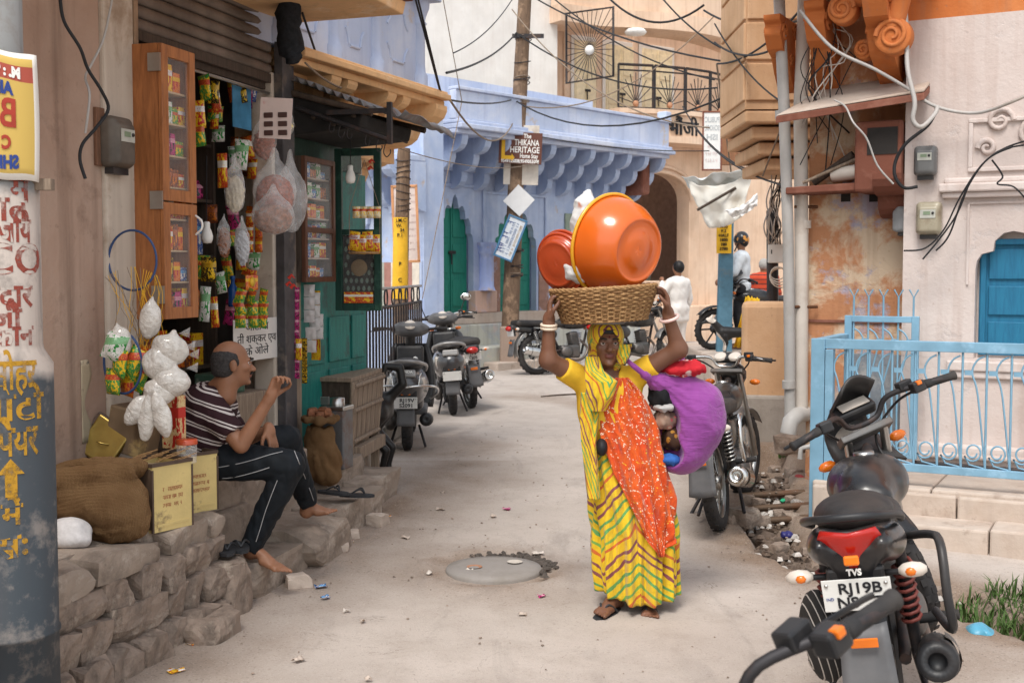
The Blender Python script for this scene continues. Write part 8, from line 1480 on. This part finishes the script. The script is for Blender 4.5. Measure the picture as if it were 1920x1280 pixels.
# ---- tins, boxes and sacks on the platform
m_ytin = mat('yellow_tin', (.62, .48, .2), .5, .15, 5, .2, .4, c2=(.16, .1, .06), patch=(5, .63, .04)); m_dtin = mat('dark_tin', (.09, .06, .045), .5, .3)
def tin(label, px, py, w_, d_, h_, rot, open_=True):
    p = CAMP + ray(px, py) * ((.545 - CAMZ) / ray(px, py).z); t = thing('oil_tin', label, 'tin', p, 'oil tins'); R = RZ(rot); c = p + R @ Vector((w_ / 2, d_ / 2, 0)); T_ = lambda x, y, z: c + R @ Vector((x, y, z))
    b = MB(); hw, hd = w_ / 2, d_ / 2
    for (x, y, sx, sy) in ((0, -hd, w_, .004), (0, hd, w_, .004), (-hw, 0, .004, d_ - .008), (hw, 0, .004, d_ - .008)): b.box(T_(x, y, h_ / 2), (sx, sy, h_), R)
    b.box(T_(0, 0, .004), (w_ - .01, d_ - .01, .006), R); b.build('body', m_ytin, t)
    for (x, y, sx, sy) in ((0, -hd, w_ + .008, .012), (0, hd, w_ + .008, .012), (-hw, 0, .012, d_), (hw, 0, .012, d_)): b = MB(); b.box(T_(x, y, h_ + .002), (sx, sy, .016), R); b.build('rim', m_dtin, t)
    b = MB(); b.box(T_(-hw - .004, 0, h_ / 2), (.003, d_ - .012, h_ - .03), R); b.build('dark_side', mat('dark_side_brown', (.1, .065, .045), .6, .35), t)  # dark brown plate over the left side of the tin
    for x in (-hw, hw):
        b = MB(); b.box(T_(x, -hd, h_ / 2 - .01), (.01, .01, h_ - .02), R); b.build('corner_seam', m_dtin, t)
    b = MB(); b.box(T_(0, -hd - .003, .03), (w_ * .8, .004, .012), R); b.build('pressed_band', m_ytin, t)
    b = MB(); b.grid(lambda u, v: T_((u - .5) * w_ * .95, (v - .5) * d_ * .95, h_ - .03 + .012 * mnoise.noise(Vector((u * 6, v * 6, px)))), 10, 10); b.build('contents', mat('sticks', (.55, .42, .27), .8, .2, 40, .5), t)
    for k in range(3): scribble(T_(.0, -hd - .003, h_ * (.62 - .12 * k)), R @ Vector((1, 0, 0)), (0, 0, 1), w_ * .5, .022, mat('faint_red', (.38, .14, .07), .8), t, k + int(px), True, .0006)
    return t
tin('yellow painted oil tin, the front one, full of thin sticks', 287, 1000, .235, .235, .31, 57); tin('yellow painted oil tin, the rear one, beside the seated man', 345, 965, .2, .2, .29, 50)
for k in range(14): p = at(235 + k * 7, 866 - (k % 4) * 4, 5.6); b = MB(); b.tube([p, p + Vector((.1, .03 * (k % 3), .03))], .0022, 4); b.build('stick', m_wick, None, 'thin straw stick lying in the front oil tin', 'stick', 'sticks in the tin')
b = MB(); b.lathe([(.045, -.09), (.048, -.02), (.048, 0)], at(350, 832, 5.75), (0, 0, 1), 20); b.build('jar', m_film, None, 'clear jar under the red lid', 'jar'); b = MB(); b.lathe([(.052, 0), (.052, .022), (.046, .026), (0, .026)], at(350, 832, 5.75), (0, 0, 1), 24); b.build('red_lid', m_red, None, 'red plastic lid of the clear jar on the rear oil tin', 'lid')
m_brass = metal('brass_lid', (.55, .4, .12), .35, .2); bt = thing('brass_box', 'tarnished golden tin lying open against the brown wall', 'tin', at(200, 870, 5.75)); c_ = at(196, 828, 5.75); b = MB(); b.box(c_, (.2, .03, .2), RZ(-20) @ RY(28) @ RX(-20)); b.build('lid', m_brass, bt, bevel=.008); b = MB(); b.box(c_ + Vector((-.01, .02, .0)), (.215, .03, .215), RZ(-20) @ RY(28) @ RX(-20)); b.build('rim', m_dtin, bt, bevel=.006); b = MB(); b.tube([c_ + Vector((-.03, -.025, .005)), c_ + Vector((0, -.045, .0)), c_ + Vector((.03, -.025, -.01))], .004, 5); b.build('handle', m_brass, bt)
b = MB(); b.box(at(252, 805, 5.8), (.2, .16, .22), RZ(-20) @ RY(12)); b.build('brown_box', mat('brown_carton', (.15, .1, .06), .6, .25, c2=(.4, .28, .12), patch=(6, .6, .05)), None, 'brown printed box leaning between the golden tin and the puffed rice', 'box', bevel=.008)
b = MB(); b.box(at(326, 790, 5.85), (.1, .06, .26), RZ(-20)); b.build('carton', printmat('ry_carton', (.72, .55, .28), R__, (.55, .04, .03)), None, 'yellow and red carton standing behind the puffed rice bags', 'box', bevel=.004)
def burlap(name, rough=.95):
    if name in MATS: return MATS[name]
    n = NT(name); o = n.co(); w1 = n.wave(55, o, 2.5, 3, 'X'); w2 = n.wave(55, o, 2.5, 3, 'Z'); cc = n.ramp(n.noise(8, 5), [(.3, (.22, .12, .055)), (.7, (.38, .23, .115))]); cc = n.mix(n.math('MULTIPLY', n.math('MULTIPLY', w1, w2), .5), (.17, .09, .04), cc); cc = n.mix(.4, cc, n.ramp(n.noise(8, 5), [(.3, (.25, .14, .065)), (.7, (.4, .25, .125))])); n.bump(n.math('ADD', w1, w2), .8, .006); MATS[name] = n.done(cc, rough, .1); return MATS[name]
m_jute = burlap('jute')
def sackblob(label, f, c, r, parent=None, h=.009): return blob('jute_sack', f, np.array(c) - r, np.array(c) + r, h, m_jute, None, label, 'sack')
c1 = at(190, 960, 5.35); c1.z = .70; fold_ = lambda P: .018 * wob(P, 14, 2) - .022 * np.abs(wob(P, 20, 7)) ** .7 - .012 * np.abs(wob(P, 44, 8)) + .012 + .008 * np.sin((P[:, 2] - P[:, 0] * .4) * 70 + 3 * wob(P, 12, 5)) * np.clip(wob(P, 9, 6) * 2, 0, 1)
sk = su(.05, ell(c1, (.235, .17, .15), RZ(-15)), ell(c1 + Vector((.1, -.05, -.06)), (.14, .13, .1)), cap(c1 + Vector((-.22, -.09, .12)), c1 + Vector((.13, -.05, .15)), .062, .05), cap(c1 + Vector((-.2, .08, .14)), c1 + Vector((.14, .08, .15)), .05, .045)); sk = sub(sk, half((0, 0, .548), (0, 0, 1)), .01) if False else inter(sk, lambda P: .55 - P[:, 2])
sackblob('slumped brown jute sack with rolled top on the stone platform', disp(sk, fold_), c1, .42)
c2_ = at(130, 990, 5.15); c2_.z = .62; blob('white_sack', disp(su(.03, ell(c2_, (.09, .07, .06)), ell(c2_ + Vector((.02, -.03, -.03)), (.085, .06, .04))), lambda P: .008 * wob(P, 30, 2) + .004 * wob(P, 70, 5)), np.array(c2_) - .16, np.array(c2_) + .16, .008, mat('white_woven', (.66, .63, .62), .8, .1, 60, .3), None, 'small white woven sack tucked before the jute sack', 'sack')
p = gnd(598, 885, .33); c3 = at(600, 815, p.y); c3.z = .62; sk2 = su(.04, ell(c3, (.1, .1, .19)), ell(c3 + Vector((.02, -.02, -.12)), (.125, .11, .14)), ell(c3 + Vector((.07, -.05, -.2)), (.08, .08, .07))); sk2 = su(.015, sk2, *[cap(c3 + Vector((.105 * math.cos(a), .105 * math.sin(a), .16)), c3 + Vector((.105 * math.cos(a + .9), .105 * math.sin(a + .9), .165)), .024) for a in np.arange(0, 6.28, .8)]); sk2 = sub(sk2, cap(c3 + Vector((0, 0, .16)), c3 + Vector((0, 0, .3)), .085, .09), .01)
sackblob('upright jute sack with rolled rim standing on the steps by the stall box', disp(sk2, lambda P: .01 * wob(P, 18, 3) - .018 * np.abs(wob(P, 26, 4)) ** .7 - .008 * np.abs(wob(P, 55, 6)) + .01), c3, .36, h=.01)
for k in range(9): a = k * .7; c_ = c3 + Vector((.05 * math.cos(a), .05 * math.sin(a), .17 + .02 * (k % 3))); b = MB(); rock(b, c_, (.06, .055, .05), RZ(k * 40), k + 3, .1, 4); b.build('dried_coconut', m_snack2, None, 'brown dried lump heaped in the upright jute sack', 'food', 'lumps in the jute sack')
b = MB(); q = gnd(556, 870, .3); b.box(Vector((q.x, q.y + .1, .62)), (.12, .12, .6), RZ(-16)); b.build('tall_tin', mat('pale_tin', (.5, .46, .4), .5, .15), None, 'tall pale tin standing between the post and the jute sack', 'tin', bevel=.008)
st_ = thing('steel_canister', 'square steel canister with lid behind the upright jute sack', 'tin', c3 + Vector((.08, .22, -.2))); b = MB(); b.box(c3 + Vector((.08, .24, .0)), (.16, .16, .4), RZ(-16)); b.build('body', m_tin, st_, bevel=.01); b = MB(); b.box(c3 + Vector((.08, .24, .21)), (.17, .17, .03), RZ(-16)); b.build('lid', m_steel, st_, bevel=.006); b = MB(); b.lathe([(.05, 0), (.05, .05), (0, .055)], c3 + Vector((.08, .24, .225)), (0, 0, 1), 16); b.build('cap', m_steel, st_)
# ---- wooden stall box
sbx = thing('stall_box', 'weathered wooden stall box with slatted flaring side on low trestle legs', 'stall', (-1.15, 8.6, gz(8.6))); A = at(658, 717, 8.3); C_ = at(714, 697, 9.14); L_ = at(560, 712, 8.42); D_ = L_ + (C_ - A); zt = (A.z + C_.z) / 2; zb = at(640, 838, 8.3).z
for v in (A, C_, L_, D_): v.z = zt
ctr = (A + C_ + L_ + D_) / 4; low = [ctr + (v - ctr) * .84 for v in (L_, A, C_, D_)]
for v in low: v.z = zb
b = MB(); b.hexa(low + [L_, A, C_, D_]); b.build('carcass', m_darkwood, sbx)
up = Vector((0, 0, .03)); grow = lambda v: ctr + (v - ctr) * 1.04
b = MB(); b.hexa([grow(v) for v in (L_, A, C_, D_)] + [grow(v) + up for v in (L_, A, C_, D_)]); b.build('top', m_oldwood, sbx, bevel=.004)
nrm = (C_ - A).cross(low[1] - A).normalized(); nrm = nrm if nrm.x > 0 else -nrm
for k in range(6):
    t0, t1 = k / 6 + .012, (k + 1) / 6 - .012; q = [A.lerp(C_, t0), A.lerp(C_, t1), low[1].lerp(low[2], t1), low[1].lerp(low[2], t0)]; b = MB(); b.hexa([q[3] + nrm * .002, q[2] + nrm * .002, q[2] + nrm * .016, q[3] + nrm * .016, q[0] + nrm * .002, q[1] + nrm * .002, q[1] + nrm * .016, q[0] + nrm * .016]); b.build('slat', m_oldwood, sbx, bevel=.003)
for t_ in (.06, .45, .94): a_, c_ = A.lerp(low[1], t_), C_.lerp(low[2], t_); b = MB(); b.tube([a_ + nrm * .025, c_ + nrm * .025], .018, 6); b.build('batten', m_oldwood, sbx)
for a_, c_ in ((L_, low[0]), (A, low[1]), (C_, low[2])): b = MB(); b.tube([a_ + nrm * .01, c_ + nrm * .01], .02, 6); b.build('corner_post', m_oldwood, sbx)
b = MB(); m1, m2 = L_.lerp(A, .45), low[0].lerp(low[1], .45); c_ = m1.lerp(m2, .3); b.box(c_ + Vector((0, -.02, 0)), (.1, .02, .06), RZ(-5)); b.build('hasp', m_steel, sbx, bevel=.004)
for v in low: b = MB(); g_ = gz(v.y); b.box(Vector((v.x, v.y, (g_ + zb) / 2)), (.06, .06, zb - g_ + .02)); b.build('leg', m_oldwood, sbx, bevel=.004)
b = MB(); v0, v1 = low[1], low[2]; b.hexa([v0 + Vector((.02, 0, -.1)), v1 + Vector((.02, 0, -.1)), v1 + Vector((.08, 0, -.1)), v0 + Vector((.08, 0, -.1)), v0 + Vector((.02, 0, -.01)), v1 + Vector((.02, 0, -.01)), v1 + Vector((.08, 0, -.01)), v0 + Vector((.08, 0, -.01))]); b.build('bottom_beam', m_oldwood, sbx, bevel=.006)
# ---- sandals by the steps
for px, py, Y, dx, dy, lab in ((425, 1020, 6.1, .05, -.2, 'black sandal left on the lower slab, toe to the street'), (448, 1015, 6.2, .06, -.2, 'black sandal standing beside its pair on the lower slab'), (600, 918, 7.5, .18, -.1, 'dark sandal on the far slab before the jute sack'), (640, 925, 7.5, .2, -.03, 'flat black sandal on the edge of the far slab')):
    h_ = at(px, py, Y); sandal(h_, h_ + Vector((dx, dy, .0)), lab, foot=False)
# ================================================================== striped cloth bag on the near motorcycle
n = NT('striped_bag'); sx = n.sep(n.mapping(n.co(), rot=(0, R_(20), 0)))[0]; m_sb = n.done(n.mix(n.math('GREATER_THAN', n.math('FRACT', n.math('MULTIPLY', sx, 42)), .86), (.02, .018, .017), (.5, .46, .42)), .85)
cbg = at(1545, 1185, 4.25); blob('cloth_bag', disp(su(.03, ell(cbg, (.075, .12, .16), RY(-14)), ell(cbg + Vector((.01, 0, -.08)), (.06, .1, .09))), lambda P: .008 * wob(P, 30, 2) + .004 * wob(P, 80, 3)), np.array(cbg) - .26, np.array(cbg) + .26, .008, m_sb, None, 'black cloth bag with thin white stripes hung on the near motorcycle', 'bag')
b = MB(); b.tube(spline([cbg + Vector((-.03, -.06, .1)), cbg + Vector((.02, -.05, .2)), cbg + Vector((.08, .0, .22))], 5), .01, 6); b.build('bag_strap', m_textblack, None, 'black strap of the striped bag looped on the motorcycle', 'strap')
# ================================================================== litter, rubble, weeds
m_paper = mat('litter_paper', (.62, .56, .5), .8, .1); lit = [('white paper scrap on the road', m_paper), ('yellow wrapper on the road', PK['yellow']), ('pale leaf scrap on the road', m_step), ('pink wrapper scrap on the road', PK['pink']), ('blue wrapper scrap on the road', PK['blue'])]
rnd = random.Random(9)
spots = [(275, 1237, 0), (440, 1073, 0), (650, 1148, 0), (602, 1102, 4), (655, 1020, 1), (830, 926, 2), (826, 957, 2), (726, 973, 1), (1016, 1121, 3), (950, 957, 3), (925, 970, 2), (805, 1077, 0), (680, 1167, 2), (360, 1210, 1), (610, 1123, 4), (750, 893, 4), (695, 883, 0), (880, 1072, 0), (1008, 1040, 0), (645, 1022, 1), (690, 1276, 2), (330, 1262, 1), (560, 1240, 2), (760, 1010, 2), (980, 1155, 2)]
for px, py, k in spots:
    p = gnd(px, py); sz = rnd.uniform(.02, .045); a = rnd.uniform(0, 6.28); b = MB(); b.grid(lambda u, v: p + Vector((math.cos(a) * (u - .5) * sz * 1.6 - math.sin(a) * (v - .5) * sz, math.sin(a) * (u - .5) * sz * 1.6 + math.cos(a) * (v - .5) * sz, .014 + .012 * math.sin(u * 5 + px) * math.sin(v * 4))), 4, 3); b.build('litter', lit[k][1], None, lit[k][0], 'litter', 'litter on the road', solid=.001)
def scatter(name, label, cat, pts, m, szr, kind='stuff'):
    b = MB()
    for i, (x, y, z) in enumerate(pts):
        s_ = rnd.uniform(*szr); a = rnd.uniform(0, 6.28); R = RZ(math.degrees(a)); q = [Vector((rnd.uniform(.6, 1) * sx * s_, rnd.uniform(.6, 1) * sy * s_, (0 if sz == 0 else rnd.uniform(.5, .9)) * s_)) for sx, sy, sz in ((-1, -1, 0), (1, -1, 0), (1, 1, 0), (-1, 1, 0), (-.6, -.6, 1), (.6, -.6, 1), (.6, .6, 1), (-.6, .6, 1))]; b.hexa([Vector((x, y, z - s_ * .2)) + R @ v for v in q])
    return b.build(name, m, None, label, cat, None, kind)
pts = []
for _ in range(2600):
    y = 3.3 + 9 * rnd.random() ** 1.6; x = rnd.uniform(-1.8, 2.2); w_ = .16 + max(0, 1 - abs(x - left_edge(y)) / .5) + 1.2 * math.exp(-((math.hypot(x - MH.x, y - MH.y) - .4) / .13) ** 2) + 1.3 * max(0, 1 - drain_d(x, y) / .6)
    if rnd.random() < w_ and x > left_edge(y) + .05 and math.hypot(x - MH.x, y - MH.y) > .28: pts.append((x, y, gz(y) + .004))
scatter('road_grit', 'fine grit and pebbles scattered over the road', 'grit', pts, m_stone, (.002, .0085)); pts = []
for k in range(150):
    a = rnd.gauss(-.4, .55) ; r = .285 + rnd.random() ** 2 * .09; pts.append((MH.x + r * math.cos(a + 1.2), MH.y + r * math.sin(a + 1.2), gz(MH.y) + .006))
scatter('broken_asphalt', 'dark broken asphalt crumbs round the manhole', 'rubble', pts, mat('asphalt_dark', (.09, .075, .065), .9), (.006, .022))
def dpt(spread, dz=0):
    while True:
        y = rnd.uniform(6.2, 9.8); x = rnd.uniform(1.2, 2.6)
        if drain_d(x, y) < spread and (x < 1.95 or y > 8.6 or y < 6.6): return (x, y, gz(y) + dz)
scatter('drain_rubbish', 'mud, rubble and rotting rubbish heaped in the open drain', 'rubbish', [dpt(.26, -.12 + rnd.random() * .07) for _ in range(520)], mat('mud_rubble', (.15, .11, .085), .9, .5), (.012, .045)); scatter('drain_scraps', 'pale paper and plastic scraps in the open drain', 'rubbish', [dpt(.22, -.06 + rnd.random() * .04) for _ in range(90)], mat('pale_scraps', (.5, .46, .42), .6, .5), (.01, .03))
for k in range(16):
    x, y, z = dpt(.3, -.03); sz = rnd.uniform(.07, .17); b = MB(); rock(b, (x, y, z), (sz, sz * .8, sz * .6), RZ(k * 33), k * 3.3, .2, 4); b.build('rubble_stone', m_stone, None, 'rough stone lying in the open drain by the commuter motorcycle', 'stone', 'stones in the drain')
for px, py, w_, m_, lab in ((1496, 945, .055, m_film, 'crumpled clear plastic cup in the drain'), (1511, 982, .035, mat('blue_cup', (.03, .04, .25), .3), 'dark blue plastic cup in the drain'), (1468, 938, .02, mat('green_wrap', (.03, .4, .2), .4), 'green wrapper in the drain'), (1475, 1003, .04, mat('navy_wrap', (.03, .03, .14), .4), 'navy wrapper at the end of the drain'), (1500, 898, .05, mat('red_rag', (.35, .05, .05), .8), 'red rag on the drain edge'), (1840, 1190, .08, mat('cyan_bag', (.1, .35, .5), .3), 'blue plastic bag in the weeds')):
    c_ = gnd(px, py, -.02); blob('rubbish', disp(ell(c_, (w_, w_, w_ * .7)), lambda P: w_ * .25 * wob(P, 2.2 / w_, 3)), np.array(c_) - w_ * 1.5, np.array(c_) + w_ * 1.5, w_ / 7, m_, None, lab, 'rubbish')
for y0, lab in ((8.0, 'rusty pipe crossing the open drain near the steps'), (8.35, 'dirty pipe crossing the open drain, the middle one'), (8.75, 'mud covered pipe crossing the open drain by the plinth')): b = MB(); b.tube([(1.45, y0 - .1, gz(y0) - .03), (2.15, y0, gz(y0) - .01)], .025, 8); b.build('drain_crossing_pipe', metal('rusty2', (.2, .14, .1), .7, .8), None, lab, 'pipe')
for px, py, sz in ((1440, 770, .45), (1425, 800, .3), (1455, 815, .35), (1400, 985, .2), (1375, 985, .12), (1490, 850, .3)): p = gnd(px, py); b = MB(); rock(b, p + Vector((0, .1, sz * .2)), (sz, sz * .8, sz * .55), RZ(px), px * .1, .2, 6); b.build('boulder', m_stone, None, 'rough boulder piled against the porch plinth and drain', 'stone', 'boulders by the porch')
def grass(name, label, area, nb, m, hr):
    b = MB()
    for _ in range(nb):
        x, y, z = area(); h = rnd.uniform(*hr); a = rnd.uniform(0, 6.28); d = Vector((math.cos(a), math.sin(a), 0)); s_ = Vector((-d.y, d.x, 0)) * rnd.uniform(.003, .007); p = Vector((x, y, z)); l = rnd.uniform(.2, .9) * h; b.add([p - s_, p + s_, p + d * l * .4 + s_ * .8 + Vector((0, 0, h * .6)), p + d * l * .4 - s_ * .8 + Vector((0, 0, h * .6)), p + d * l + Vector((0, 0, h * .85))], [(0, 1, 2, 3), (3, 2, 4)])
    return b.build(name, m, None, label, 'weeds', None, 'stuff', recalc=False)
m_grass = mat('weed_green', (.06, .11, .025), .7, .4, 20, .1)
def garea(cx, cy, r): 
    def f(): a = rnd.uniform(0, 6.28); q = r * math.sqrt(rnd.random()); x, y = cx + q * math.cos(a), cy + q * math.sin(a) * .7; return x, y, gz(y) - .1 * (1 - sst(.1, .3, drain_d(x, y)))
    return f
g1 = gnd(1890, 1140); grass('weeds', 'green weeds growing along the gutter by the forecourt steps', garea(g1.x + .1, g1.y, .4), 600, m_grass, (.05, .16)); g2 = gnd(1475, 838); grass('weeds', 'small green weed tuft at the sewage pipe end', garea(g2.x, g2.y, .08), 60, m_grass, (.04, .09))
b = MB(); b.tube(spline([gnd(1015, 745) + Vector((0, 0, .01)), gnd(1050, 742) + Vector((0, 0, .012)), gnd(1085, 740) + Vector((0, 0, .01))], 5), .012, 5); b.build('crack_line', m_darkwood, None, 'dark twig lying across the road behind the woman', 'twig')
b = MB(); b.grid(lambda u, v: LF.w(SA - .2 + .05 * u + .03 * math.sin(v * 9) * u, .004 + .002 * math.sin(u * 20), 1.32 - .4 * v), 6, 12); b.build('torn_poster', mat('torn_poster', (.45, .37, .26), .8, .1, c2=(.1, .09, .08), patch=(9, .62, .03)), None, 'torn yellowish poster strip pasted on the brown wall', 'poster', solid=.001)
print('TRIS', sum(len(p.vertices) - 2 for m in bpy.data.meshes for p in m.polygons), 'OBJ', len(bpy.data.objects))
